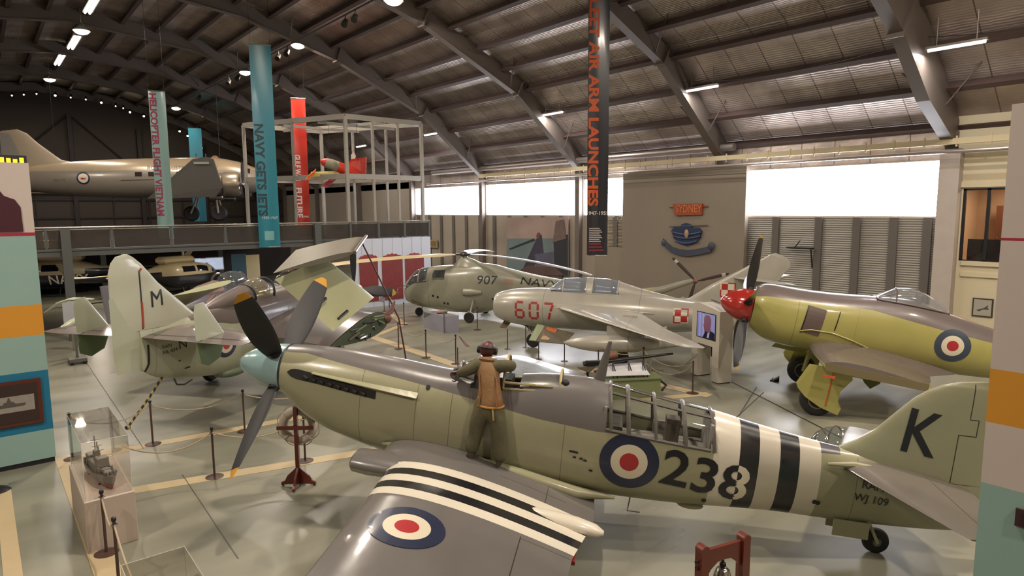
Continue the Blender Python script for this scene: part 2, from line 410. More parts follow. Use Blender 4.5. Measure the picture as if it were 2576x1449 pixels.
# ---- roof: faceted barrel of portal frames, purlins and foil-backed sheeting
PR = [(26, 7.0), (23.6, 8.95), (21.4, 10.75), (16, 13.2), (11, 14.65), (5, 15.3)]
PROF = PR+[(10-x, z) for x, z in PR[-2::-1]]
def offs(prof, d):
    out = []
    for i, p in enumerate(prof):
        a = Vector(prof[max(i-1, 0)]); b = Vector(prof[min(i+1, len(prof)-1)]); t = (b-a).normalized(); n = Vector((-t.y, t.x))
        if n.y < 0: n = -n
        out.append((p[0]+n.x*d, p[1]+n.y*d))
    return out
def foil_mat():
    m, nt, b = newmat('foil roof insulation'); N = nt.nodes; L = nt.links
    tc = N.new('ShaderNodeTexCoord'); sep = N.new('ShaderNodeSeparateXYZ'); L.new(tc.outputs['Object'], sep.inputs[0])
    n = N.new('ShaderNodeTexNoise'); n.inputs['Scale'].default_value = .9; n.inputs['Detail'].default_value = 5; L.new(tc.outputs['Object'], n.inputs['Vector'])
    cr = N.new('ShaderNodeValToRGB'); cr.color_ramp.elements[0].position = .3; cr.color_ramp.elements[1].position = .7
    cr.color_ramp.elements[0].color = lin('b0a29c'); cr.color_ramp.elements[1].color = lin('d9ccc4'); L.new(n.outputs[0], cr.inputs[0])
    # sheet laps running with the frames
    fr = N.new('ShaderNodeMath'); fr.operation = 'MULTIPLY'; fr.inputs[1].default_value = 1/1.32; L.new(sep.outputs['Y'], fr.inputs[0])
    f2 = N.new('ShaderNodeMath'); f2.operation = 'FRACT'; L.new(fr.outputs[0], f2.inputs[0])
    g = N.new('ShaderNodeMath'); g.operation = 'LESS_THAN'; g.inputs[1].default_value = .03; L.new(f2.outputs[0], g.inputs[0])
    mx = N.new('ShaderNodeMix'); mx.data_type = 'RGBA'; L.new(g.outputs[0], mx.inputs['Factor']); L.new(cr.outputs[0], mx.inputs['A']); mx.inputs['B'].default_value = lin('85776f')
    L.new(mx.outputs['Result'], b.inputs['Base Color'])
    b.inputs['Metallic'].default_value = .65; b.inputs['Roughness'].default_value = .4
    w = N.new('ShaderNodeTexWave'); w.bands_direction = 'X'; w.inputs['Scale'].default_value = 4.2; w.inputs['Distortion'].default_value = 3; w.inputs['Detail'].default_value = 2; L.new(tc.outputs['Object'], w.inputs['Vector'])
    n3 = N.new('ShaderNodeTexNoise'); n3.inputs['Scale'].default_value = 2.5; n3.inputs['Detail'].default_value = 3; L.new(tc.outputs['Object'], n3.inputs['Vector'])
    ad = N.new('ShaderNodeMath'); ad.operation = 'MULTIPLY_ADD'; L.new(n3.outputs[0], ad.inputs[0]); ad.inputs[1].default_value = 2.2; L.new(w.outputs['Fac'], ad.inputs[2])
    bp = N.new('ShaderNodeBump'); bp.inputs['Strength'].default_value = .22; bp.inputs['Distance'].default_value = .05; L.new(ad.outputs[0], bp.inputs['Height']); L.new(bp.outputs[0], b.inputs['Normal'])
    return m
FOIL = foil_mat(); STEEL = mat('grey brown painted steel', '6b615a', .5, var=.1, vscale=1.); PURL = mat('dark purlin steel', '50403c', .5)
top = offs(PROF, .82); top2 = offs(PROF, .97)
mb = MB()
ring = [[Vector((x, y, z)) for x, z in top]+[Vector((x, y, z)) for x, z in top2[::-1]] for y in (YB, YE+.3)]
mb.rings(ring)
CE = struct('ceiling', mb, FOIL, 'foil-lined curved roof')
# purlins, along the hall, each its own piece
def along(prof, s):
    acc = 0
    for i in range(len(prof)-1):
        a, b = Vector(prof[i]), Vector(prof[i+1]); l = (b-a).length
        if acc+l >= s: return a.lerp(b, (s-acc)/l), (b-a).normalized()
        acc += l
    return None, None
pt = offs(PROF, .64); s = .5
while True:
    p, t = along(pt, s)
    if p is None: break
    n = Vector((-t.y, t.x)); n = -n if n.y > 0 else n
    mb = MB(); q = [(p+t*a+n*b) for a, b in ((-.05, -.17), (.05, -.17), (.05, .13), (.14, .13), (.14, .18), (-.05, .18))]
    mb.rings([[Vector((k.x, y, k.y)) for k in q] for y in (YB, YE)])
    struct('purlin', mb, PURL, parent=CE); s += 1.72
cab = mat('dark cable', '2b2523', .6)
for sv in (4.6, 9.4): # thin wires strung along under the sheeting
    p, t = along(PROF, sv); n = Vector((-t.y, t.x)); n = -n if n.y > 0 else n; p = p-n*.35
    mb = MB()
    for k in range(-2, 7):
        ya, yb = Y0+BAY*k, Y0+BAY*(k+1)
        mb.tube([(p.x, ya+(yb-ya)*i/8, p.y-.35*(1-(2*i/8-1)**2)) for i in range(9)], .012, 5)
    struct('cable', mb, cab, parent=CE)
# portal frames: tapered hollow web with flanges, columns down to the floor
inner = PROF; outer = offs(PROF, .72)
for k in range(-2, 8):
    yc = Y0+BAY*k
    if k == 7: yc = YE-.3
    mb = MB()
    inner = [(26, 7.0), (23.0, 8.35), (20.7, 10.0), (15.6, 12.5)]+PROF[4:] if k <= 0 else PROF
    rg = [[Vector((a[0], yc-.13, a[1])), Vector((a[0], yc+.13, a[1])), Vector((b[0], yc+.13, b[1])), Vector((b[0], yc-.13, b[1]))] for a, b in zip(inner, outer)]
    mb.rings(rg)
    i2 = offs(inner, -.03); rg = [[Vector((a[0], yc-.19, a[1])), Vector((a[0], yc+.19, a[1])), Vector((b[0], yc+.19, b[1])), Vector((b[0], yc-.19, b[1]))] for a, b in zip(i2, inner)]
    mb.rings(rg)
    for xx in (XW-.12, -15.88): mb.bb(xx-.2, xx+.2, yc-.16, yc+.16, 0, 7.6)
    for i in (2, 3, 8, 9): # splice plates at the kinks
        a, b = Vector(inner[i]), Vector(outer[i]); a2 = a+(a-b)*.12
        mb.poly([(a2.x-.03, yc-.24, a2.y), (a2.x-.03, yc+.24, a2.y), (b.x-.03, yc+.24, b.y), (b.x-.03, yc-.24, b.y)], (.06, 0, 0))
    fo = struct('trim_%d' % (30+k), mb, STEEL, 'steel portal frame of the roof')
    bmm = MB()
    for sx, (ax, az), (bx, bz) in ((1, (21.0, 10.95), (20.2, 12.3)), (1, (24.6, 8.2), (24.2, 9.7)), (1, (13.5, 14.0), (13.2, 15.0))):
        for sg in (-1, 1): bmm.tube([(ax, yc, az), (bx, yc+sg*1.3, bz)], .025, 6)
    struct('brace', bmm, STEEL, parent=fo)
# ---- right-hand wall: shutters below, clerestory windows above
cream = mat('cream painted wall', 'cfc3a6', .6, var=.03, vscale=.8); greyw = mat('grey white column paint', 'b5aaa2', .55, var=.08)
shut = None
def shutter_mat():
    m, nt, b = newmat('ribbed roller shutter'); N = nt.nodes; L = nt.links
    tc = N.new('ShaderNodeTexCoord'); w = N.new('ShaderNodeTexWave'); w.bands_direction = 'Z'; w.inputs['Scale'].default_value = 3.6; L.new(tc.outputs['Object'], w.inputs['Vector'])
    cr = N.new('ShaderNodeValToRGB'); cr.color_ramp.elements[0].color = lin('8a857e'); cr.color_ramp.elements[1].color = lin('b4afa6'); L.new(w.outputs['Fac'], cr.inputs[0])
    L.new(cr.outputs[0], b.inputs['Base Color']); b.inputs['Roughness'].default_value = .45; b.inputs['Metallic'].default_value = .2
    bp = N.new('ShaderNodeBump'); bp.inputs['Distance'].default_value = .03; bp.inputs['Strength'].default_value = .8; L.new(w.outputs['Fac'], bp.inputs['Height']); L.new(bp.outputs[0], b.inputs['Normal'])
    return m
SH = shutter_mat(); clad = mat('beige sheet cladding', '9c9184', .55, var=.06); dkp = mat('dark mullion', '635d58', .5)
ZW0, ZW1 = 4.7, 6.72; YW0, YW1 = 8.15, 43.9
mb = MB(); mb.bb(XW, XW+.25, YW0, 24.2, 0, ZW0); struct('wall_right', mb, SH, 'ribbed grey shutter wall below the windows')
mb = MB(); mb.bb(XW, XW+.25, 24.2, YE, 0, ZW0); mb.bb(XW, XW+.25, YW1, YE, ZW0, 7.2); struct('wall_right.001', mb, clad, 'beige sheeted wall')
mb = MB(); mb.bb(XW, XW+.25, YW0, YE, ZW1, 7.7); struct('wall_right.002', mb, FOIL, 'eaves above the windows')
# office wall beyond the first frame
mb = MB(); mb.bb(XW-.05, XW+.2, YB, 4.2, 0, 8.1); mb.bb(XW-.05, XW+.2, 4.2, 7.5, 0, 3.25); mb.bb(XW-.05, XW+.2, 4.2, 7.5, 5.68, 8.1); mb.bb(XW-.05, XW+.2, 7.5, YW0, 0, 8.1)
struct('wall_right.003', mb, cream, 'cream office wall')
struct('trim_40', MB().bb(XW-.45, XW, 7.55, 8.15, 0, 7.0), greyw, 'scuffed grey white column')
struct('trim_41', MB().bb(XW-.14, XW-.05, YB, 7.55, 5.72, 5.9).bb(XW-.14, XW-.05, YB, 7.4, 3.1, 3.25).bb(XW-.12, XW-.05, YB, 7.4, 2.72, 2.86), cream, 'cream ledges of the office wall')
# windows: one run of clear panes between the frames
wg = glass('clerestory glass', 'ffffff', .05, .6); wf = mat('cream window frame', 'd8cfc0', .5)
n = 0
for k in range(0, 5):
    a = max(YW0, Y0+BAY*k+.18); b = min(YW1, Y0+BAY*(k+1)-.18); n += 1
    if b-a < .6: continue
    w = struct('window_%d' % n, MB().bb(XW+.1, XW+.112, a, b, ZW0, ZW1), wg, 'bright clerestory window')
    m = MB(); m.bb(XW+.02, XW+.16, a, b, ZW0-.04, ZW0+.05).bb(XW+.02, XW+.16, a, b, ZW1-.05, ZW1+.03).bb(XW+.02, XW+.16, a-.02, a+.05, ZW0, ZW1).bb(XW+.02, XW+.16, b-.05, b+.02, ZW0, ZW1)
    struct('window_frame', m, wf, parent=w)
mb = MB()
for k in range(1, 5): mb.bb(XW-.02, XW+.25, Y0+BAY*k-.2, Y0+BAY*k+.2, 0, ZW1+.1)
struct('trim_42', mb, greyw, 'pale columns between the windows')
# dark posts in front of the shutters and battens on the cladding
i = 43
for y in (14.15, 12.35, 10.9, 9.6, 8.5, 22.9):
    struct('trim_%d' % i, MB().bb(XW-.1, XW, y-.14, y+.14, 0, ZW0), dkp, 'dark shutter post'); i += 1
for y in np.arange(25.6, 43, 1.55):
    struct('trim_%d' % i, MB().bb(XW-.08, XW, y-.14, y+.14, 0, ZW0), dkp, 'dark batten on the beige wall'); i += 1
# cream gutter rail with short hangers along the eaves
mb = MB().bb(25.25, 25.32, YB, 34, 7.15, 7.33).bb(25.22, 25.36, YB, 34, 7.13, 7.16)
for y in np.arange(YB+.5, 34, .95): mb.bb(25.24, 25.28, y-.025, y+.025, 7.05, 7.4)
struct('trim_70', mb, mat('cream rail', 'c9bb98', .5), 'cream service rail under the eaves')
struct('trim_71', MB().tube([(25.1, YB, 6.88), (25.1, 40, 6.88)], .06, 8).tube([(25.6, 16, 7.7), (25.6, 40, 7.7)], .16, 12), mat('silver duct', 'a79d98', .35, .6), 'silver duct along the eaves')
# ---- end wall, left wall, rear wall
endm = mat('dark brown sheeted end wall', '3d332b', .7, var=.12, vscale=.6); drk = mat('dark brown steel', '241c18', .6)
mb = MB(); g = [(x, z) for x, z in top]
mb.add([(x, YE, 0) for x, z in (top[0], top[-1])]+[(x, YE, z) for x, z in top[::-1]], [tuple(range(2+len(top)))])
mb.bb(-17, XW+.2, YE+.01, YE+.25, 0, 7.2)
struct('wall_back', mb, endm, 'dark sheeted end wall')
mb = MB()
for x in (-10, -4, 1.5, 7.2, 12.5, 18): mb.bb(x-.17, x+.17, YE-.35, YE, 0, 14.0-abs(x-5)*.18)
for x in np.arange(-16, 26, 2.9): mb.bb(x-.05, x+.05, YE-.12, YE, 0, 8.4)
for z in (3.0, 4.6, 6.2, 8.4): mb.bb(-16, 26, YE-.15, YE, z-.08, z+.08)
for x in (-4, 7.2):
    for dx, in ((5.6,), (-5.7,)): mb.tube([(x, YE-.2, 13.6), (x+dx*.95, YE-.2, 8.5)], .07, 6)
struct('trim_72', mb, drk, 'dark columns and bracing of the end wall')
struct('trim_73', MB().tube([(-2, YE-.6, 7.05), (14, YE-.6, 7.05)], .1, 8).tube([(-2, YE-.6, 6.75), (14, YE-.6, 6.75)], .05, 8), mat('tarnished pipe', '7a6a58', .4, .4), 'pale pipe along the end wall')
struct('wall_left', MB().bb(-16.4, -16.1, YB, YE, 0, 8.1), clad)
mb = MB(); mb.add([(x, YB, 0) for x, z in (top[0], top[-1])]+[(x, YB, z) for x, z in top[::-1]], [tuple(range(2+len(top)))]); struct('wall_front', mb, clad)
# grey lining panel carrying the ship's badge
taupe = mat('taupe lining board', '857a6c', .7, var=.05, vscale=1.2)
mb = MB().bb(25.55, 25.8, 15.35, 22.2, 0, 6.95).bb(25.6, 25.8, 22.2, 24.15, 0, 3.1)
mb.bb(25.52, 25.56, 15.35, 22.2, 6.55, 6.62).bb(25.53, 25.56, 15.35, 22.2, 6.35, 6.38)
struct('wall_partition', mb, taupe, 'tall taupe board on the window wall')

# ---------------------------------------------------------------- lamps
housing = mat('grey lamp housing', '8a857c', .4, .5); hot = mat('lamp glow warm', 'ffffff', .5, emit='fff0cc', estr=14); tubeglow = mat('fluorescent glow', 'ffffff', .5, emit='fff6f2', estr=12)
lamp_words = {}
WARM = (1., .87, .73)
def bay_lamp(loc, label, E, size=.42, vis=True):
    t = Thing('high_bay_lamp', label, 'lamp', loc, group='round high bay lamps under the roof')
    x, y, z = loc
    t.part('reflector', MB().lathe([(.09, .42), (.12, .3), (size*.7, .12), (size, 0), (size*.97, .0), (size*.66, .1)], loc, n=20, cap=False), housing, smooth=True)
    t.part('lens', MB().lathe([(.001, -size*.42), (size*.3, -size*.40), (size*.62, -size*.28), (size*.82, -size*.1), (size*.86, .04), (.001, .05)], loc, n=20, cap=False), hot, smooth=True)
    t.part('hanger', MB().cyl((x, y, z+.4), (x, y, z+1.1), .02, n=6), housing)
    lamp('lamp_light', 'AREA', (0, 0, -.20), E, WARM, size=.5, parent=t.e).data.shape = 'DISK'
E_BAY = 620
for (px, py), lb, E in [((990, 2), 'round high bay lamp at the top edge above the middle roof frame', E_BAY), ((750, 114), 'round high bay lamp to the right of the teal banner top', E_BAY), ((617, 182), 'round high bay lamp just left of the teal banner', E_BAY), ((443, 272), 'smallest round high bay lamp, beside the pale helicopter banner', E_BAY*.5)]:
    bay_lamp(tuple(atX(px, py, 14.0)), lb, E)
for (px, py), lb in [((205, 78), 'brightest round lamp in the ridge row at top left'), ((125, 200), 'far round lamp at the end of the ridge row')]:
    p = atX(px, py, 5.15); bay_lamp(tuple(p), lb, E_BAY)
for (px, py), lb in [((232, 12), 'long ridge light strip at the very top left'), ((186, 108), 'ridge light strip just below the brightest round lamp'), ((150, 152), 'short far ridge light strip above the last round lamp')]:
    p = atX(px, py, 5.2); L_ = 3.6
    t = Thing('ridge_light', lb, 'lamp', tuple(p), group='bright strips along the roof ridge')
    x, y, z = p; t.part('housing', MB().bb(x-.22, x+.22, y-L_/2, y+L_/2, z+.03, z+.16), housing)
    t.part('tube', MB().tube([(x-.1, y-L_/2+.1, z), (x-.1, y+L_/2-.1, z)], .05, 8), tubeglow); t.part('tube', MB().tube([(x+.1, y-L_/2+.1, z), (x+.1, y+L_/2-.1, z)], .05, 8), tubeglow)
    lamp('lamp_light', 'AREA', (0, 0, -.1), 350, (1, .93, .85), size=.3, size_y=L_, parent=t.e)
# fluorescent battens hung near the right-hand eaves: (pixel, plane X)
FLU = [((2405, 116), 22.3, 'hanging fluorescent batten at the upper right, nearest and longest'), ((1766, 223), 22.9, 'hanging fluorescent batten between the right roof frames'), ((1390, 286), 23.1, 'hanging fluorescent batten left of the black banner'), ((1083, 338), 23.1, 'small fluorescent batten at the right edge of the steel cage'), ((908, 368), 23.1, 'farthest fluorescent batten seen through the steel cage')]
for (px, py), X, lb in FLU:
    p = atX(px, py, X); x, y, z = p
    t = Thing('fluorescent_batten', lb, 'lamp', tuple(p), group='fluorescent battens along the eaves')
    t.part('housing', MB().bb(x-.09, x+.09, y-.78, y+.78, z+.03, z+.1), housing)
    t.part('tube', MB().tube([(x, y-.72, z), (x, y+.72, z)], .045, 8), tubeglow)
    t.part('hanger', MB().cyl((x, y-.5, z+.1), (x, y-.5, z+.9), .012, n=5), housing); t.part('hanger', MB().cyl((x, y+.5, z+.1), (x, y+.5, z+.9), .012, n=5), housing)
    lamp('lamp_light', 'AREA', (0, 0, -.08), 95, (1, .95, .9), size=.2, size_y=1.5, parent=t.e)
# the same rows go on over the near part of the hall, above and behind the view
for i, (x, y) in enumerate([(14, 2), (5.1, 22), (5.1, 8), (14, -6), (-6, 8), (-6, 24), (-6, 40), (5.1, -6)]):
    z = 13.9 if x == 14 else 14.2 if x > 0 else 12.6
    bay_lamp((x, y, z), 'round high bay lamp above the near part of the hall, out of the picture', E_BAY*1.75)
# small spotlights clipped in an arc on the far frame and on the near rail
bl = mat('black spotlight body', '17140f', .5)
for i, (px, py, lb) in enumerate([(30, 240, 0), (60, 238, 0), (92, 236, 0), (139, 240, 1), (178, 245, 0), (216, 250, 0), (255, 258, 1), (291, 267, 0), (310, 272, 0), (327, 282, 1), (362, 292, 1), (452, 330, 1), (472, 342, 1), (508, 372, 0)]):
    p = atY(px, py, YE-1.2); x, y, z = p
    t = Thing('spotlight', 'tiny spotlight on the dark end wall, %s' % ['at the far left edge', 'second from the left edge', 'below the ridge lamps', 'just right of the last ridge lamp', 'above the airliner fin', 'above the airliner rear fuselage', 'over the airliner roundel', 'over the airliner cabin', 'in a close pair, right one', 'brightly lit beside the close pair', 'just left of the pale helicopter banner', 'between pale banner and small teal banner', 'just left of the small teal banner', 'just right of the small teal banner'][i], 'spotlight', tuple(p), group='spotlights on the far frame')
    t.part('body', MB().cyl((x, y, z), (x+.05, y+.25, z+.25), .1, .08, 10), bl)
    t.part('lens', MB().cyl((x-.01, y-.03, z-.03), (x, y, z), .085 if lb else .05, n=10), hot)
for (px, py, dep, lb) in [(1140, 0, 0, 0), (870, 18, 0, 0), (905, 10, 0, 0), (690, 118, 0, 1), (728, 100, 0, 1), (590, 175, 0, 1), (505, 215, 0, 0)]:
    pass
mb = MB(); mb.bb(13.2, 13.26, -5, 60, 13.5, 13.56)
rail = struct('trim_74', mb, drk, 'lighting rail below the roof')
for i, (px, py) in enumerate([(868, 20), (893, 12), (700, 118), (722, 108), (575, 180), (598, 172), (500, 218)]):
    p = atX(px, py, 13.2); x, y, z = p.x, p.y, 13.35
    t = Thing('spotlight', ['black spotlight pair near the top edge, left one', 'black spotlight pair near the top edge, right one', 'outer spotlight beside the lamp right of the teal banner', 'inner spotlight beside the lamp right of the teal banner', 'outer spotlight beside the lamp left of the teal banner', 'inner spotlight beside the lamp left of the teal banner', 'farthest spotlight hanging from the lighting rail'][i], 'spotlight', (x, y, z), group='black spotlights on the rail')
    t.part('body', MB().cyl((x-.12, y-.1, z-.3), (x+.06, y+.1, z-.05), .14, .11, 10), bl)
    t.part('bracket', MB().bb(x-.02, x+.02, y-.02, y+.02, z-.1, z+.18), bl)

for i, (x, y) in enumerate([(5, 43), (11, 41.5), (16, 42), (-3, 42)]):  # lamps added to brighten the helicopters under the mezzanine
    t = Thing('downlight', ['downlight under the mezzanine above the navy helicopter', 'downlight under the mezzanine above the dark helicopter', 'downlight under the mezzanine beside the beige panel', 'downlight under the mezzanine hidden by the left display wall'][i], 'lamp', (x, y, 3.35), group='downlights under the mezzanine')
    t.part('housing', MB().lathe([(.22, 0), (.25, -.04), (.2, -.05)], (x, y, 3.37), (0, 0, 1), 18), housing); t.part('lens', MB().lathe([(.001, -.052), (.19, -.05), (.19, -.045), (.001, -.045)], (x, y, 3.37), (0, 0, 1), 18), hot)
    lamp('lamp_light', 'AREA', (0, 0, -.1), 130, WARM, size=.5, parent=t.e)
def roofz(x): return float(np.interp(x, [q[0] for q in PROF[::-1]], [q[1] for q in PROF[::-1]]))+.86

# ================================================================ FIREFLY in the foreground
FM = frameM((3.781, 10.599, 2.521), 2.2992, 0.0998)
NAVY = '1d2540'; OFFW = 'cfc6b0'; RED = 'a3262c'; BLACK = '1b1b1f'; SKY = '989679'; EDSG = '666260'
dkblue = mat('roundel navy blue', NAVY, .35, coat=.3); offw = mat('roundel off white', OFFW, .35, coat=.3); rred = mat('roundel red', RED, .35, coat=.3)
blk = mat('black lettering', '191a1f', .4); whiteL = mat('white lettering', 'ddd3bf', .4); rubber = mat('black rubber', '1c1c1d', .6, bump=.1); chrome = mat('bright metal', 'b8b4ac', .18, .95)
grn = mat('sky green paint', SKY, .3, coat=.3); edsg = mat('sea grey paint', EDSG, .28, coat=.4); dark_in = mat('dark cockpit interior', '22211f', .7)
canopy = glass('clear canopy', 'f2f4f2', .02, 1.3)
RM = [dkblue, offw, rred]
FA = {'lx': lambda p: p.x, 'ly': lambda p: p.y, 'lz': lambda p: p.z}
ff = Thing('propeller_fighter', 'grey and sky-green naval fighter numbered 238 with blue spinner filling the foreground', 'aircraft', FM @ Vector((-5.5, 0, -2.0)), M=FM)
ff.e.location.z = 0; ff.loc.z = 0
st = [(-.12, .40, -.42, .40, 2.0), (-.5, .43, -.72, .45, 2.1), (-1.0, .44, -.93, .49, 2.2), (-1.9, .40, -1.13, .52, 2.3), (-2.9, .33, -1.26, .53, 2.4), (-3.9, .40, -1.32, .53, 2.4), (-4.5, .48, -1.33, .53, 2.3), (-5.0, .49, -1.32, .52, 2.3), (-5.5, .43, -1.29, .52, 2.2),
      (-6.36, .31, -1.27, .48, 2.2), (-6.95, .235, -1.23, .45, 2.2), (-7.55, .125, -1.19, .40, 2.1), (-8.13, .035, -1.17, .34, 2.0), (-8.5, -.02, -1.17, .29, 2.0), (-9.2, -.10, -1.16, .19, 2.0), (-10.0, -.2, -1.12, .10, 2.0), (-10.7, -.32, -1.05, .03, 2.0)]
FU = Fus(st, 64)
def camo(x): return float(np.interp(-x, [0, .15, .5, 1, 2.15, 3.34, 4.33, 5.2, 6.9, 7, 12], [.36, .33, .36, .31, .19, .04, -.1, -.17, -.15, -.15, -.15]))
fat = dict(FA); fat['cam'] = lambda p: p.z-camo(p.x); fat['az'] = lambda p: abs(p.y)
def band(a, b, col): return ([('lx', a, b)], col)
STW = 'cfc8b8'
lines = []
for x in (-1.55, -2.45, -3.0, -4.75, -9.0): lines.append(([('lx', x-.006, x+.006), ('cam', None, -.0)], '6f6f50'))
fp = paint('fighter fuselage paint', SKY, [([('cam', 0, None), ('lx', -6.93, -.1)], EDSG), ([('lx', -8.47, -6.93)], STW), band(-7.58, -7.30, BLACK), band(-8.16, -7.88, BLACK), ([('lx', -8.75, -8.47), ('cam', .02, None)], '4b4850')]+lines, rough=.3, coat=.45, var=.08)
X1, X2 = -5.35, -6.88
def glz(x, th): return X2 < x < X1 and 0.30 < th < pi-0.30
def cockpit(x, th): return -4.0 < x < -3.3 and 0.85 < th < pi-0.85
xs = sorted(set([-.12-.1*i for i in range(106)]+[X1, X2, -3.3, -4.0]), reverse=True); xs = [x for x in xs if x >= -10.7]
body = FU.mesh(0, 0, 0, skip=lambda x, th: glz(x, th) or cockpit(x, th), xs=xs)
fb = ff.part('fuselage', body, fp, smooth=True, attrs=fat)
btree = bvh(FU.mesh(0, 0, 0, xs=xs))
# glazed observer's cockpit
ff_g = ff.part('observer_canopy', FU.mesh(0, 0, 0, keep=lambda x, th: glz(x, th), xs=[x for x in xs if X2-.001 <= x <= X1+.001], caps=(False, False), off=.004), canopy, label='clear glazed rear canopy', smooth=True, fix=True)
mb = MB(); fr_x = [-5.36, -5.62, -6.02, -6.45, -6.87]; T0, T1 = .30, pi-.30
for i, x in enumerate(fr_x): mb.tube([FU.P(x-.10*(1-sin(t)), t, .006) for t in np.linspace(T0, T1, 24)], .036 if i in (1, 3) else .028, 6)
for t in (T0+.02, 1.12, pi-1.12, T1-.02): mb.tube([FU.P(x, t, .006) for x in np.linspace(X1, X2, 12)], .024, 6)
mb.tube([FU.P(x, 1.42, .008) for x in np.linspace(X1, X2, 12)], .014, 6)
ff.part('canopy_frame', mb, mat('grey canopy frame', '55514b', .4, coat=.2), parent=ff_g)
mb = MB().bb(-6.9, -5.3, -.42, .42, -.40, -.36).bb(-6.9, -6.86, -.4, .4, -.7, .12).bb(-5.34, -5.3, -.44, .44, -.7, .2); mb.bb(-6.5, -6.1, -.42, -.36, -.7, -.15)
ff.part('observer_cabin', mb, mat('grey cabin lining', '8a8580', .6))
mb = MB().bb(-5.6, -5.45, -.3, .3, -.36, -.12).bb(-6.45, -6.25, -.12, .12, -.45, .05).bb(-6.7, -6.3, -.25, .25, -.5, -.42); mb.tube([(-6.55, .2, -.5), (-6.5, .22, .12)], .02, 6)
ff.part('observer_seat', mb, mat('worn cabin fittings', '574f46', .6))
# pilot's cockpit, windscreen and blown hood
ff.part('cockpit_tub', MB().bb(-4.05, -3.25, -.32, .32, -.5, -.46).bb(-4.05, -4.0, -.36, .36, -.5, .3).bb(-3.3, -3.25, -.36, .36, -.5, .26).bb(-3.85, -3.7, -.2, .2, -.3, .35), dark_in)
def hood(x, t, hw, h, z): return Vector((x, cos(t)*hw, z+sin(t)*h))
def hoodmesh(xa, prof, n=18):
    return MB().rings([[hood(x, pi*k/n, w, h, z) for k in range(n+1)] for x, w, h, z in prof], cap=False, skip=lambda i, j: j == n)
hp = [(-3.98, .34, .42, .26), (-4.2, .35, .44, .26), (-4.5, .34, .36, .27), (-4.8, .3, .25, .3), (-5.05, .24, .16, .33), (-5.25, .12, .08, .38)]
hp = [(-3.3, .30, .33, .22), (-3.5, .34, .42, .22), (-3.75, .35, .45, .24), (-4.0, .35, .44, .26), (-4.3, .33, .36, .28), (-4.6, .28, .25, .31)]
ch = ff.part('pilot_canopy', hoodmesh(0, hp[2:]), canopy, smooth=True, label='clear blown pilot hood, slid back')
mb = MB(); 
for x, w, h, z in (hp[2], hp[5]): mb.tube([hood(x, pi*k/18, w, h, z) for k in range(19)], .022, 6)
mb.tube([(x, w, z) for x, w, h, z in hp[2:]], .022, 6).tube([(x, -w, z) for x, w, h, z in hp[2:]], .022, 6); mb.tube([(-3.75, .345, .34), (-4.5, .31, .36)], .02, 6)
ff.part('canopy_rail', mb, mat('cream canopy rail', 'a89a70', .35, .3), parent=ch)
ws = ff.part('windscreen', hoodmesh(0, [(-2.88, .16, .03, .32), (-3.1, .26, .24, .26), (-3.3, .30, .38, .22)]), canopy, smooth=True)
mb = MB()
for x, w, h, z in ((-3.3, .30, .38, .22), (-3.02, .2, .2, .28)): mb.tube([hood(x, pi*k/18, w, h, z) for k in range(19)], .024, 6)
for t in (.5, 1.2, pi-1.2, pi-.5): mb.tube([hood(-2.9, t, .16, .03, .32), hood(-3.3, t, .30, .38, .22)], .02, 6)
ff.part('windscreen_frame', mb, edsg, parent=ws)
ff.part('gunsight', MB().box((-3.25, 0, .42), (.12, .1, .14)), rubber)
# spinner and four-blade propeller
spn = paint('pale blue spinner paint', '87a5a8', [], rough=.22, coat=.6, var=.04)
sp = ff.part('spinner', MB().lathe([(.40, -.11), (.395, .0), (.38, .12), (.34, .3), (.27, .48), (.18, .63), (.09, .73), (.012, .77)], (0, 0, 0), (1, 0, 0), 40), spn, smooth=True, label='pale blue pointed spinner')
ff.part('spinner_ring', MB().lathe([(.405, -.14), (.412, -.12), (.40, -.10)], (0, 0, 0), (1, 0, 0), 40, cap=False), mat('dark spinner gap', '23262a', .5), parent=sp, smooth=True)
blm = paint('black blade with yellow tip', '242326', [([('lz', 1.80, None)], 'c08a1d')], rough=.55, var=.1, coat=0)
ph = .755
for k in range(4):
    t = ph+k*pi/2; b = blade(1.95, .22, .31, 68, 46); zz_ = [p.z for p in b.v]; Rb = Matrix.Rotation(-t, 4, 'X')
    b.v = [Rb @ p for p in b.v]; it = iter(zz_)
    bo = ff.part('propeller_blade', b, blm, smooth=True, attrs={'lz': lambda p: (Rb.inverted() @ p).z})
    ff.part('blade_cuff', MB().lathe([(.10, .2), (.11, .3), (.085, .42)], (0, 0, 0), (0, sin(t), cos(t)), 14), rubber, parent=bo, smooth=True)
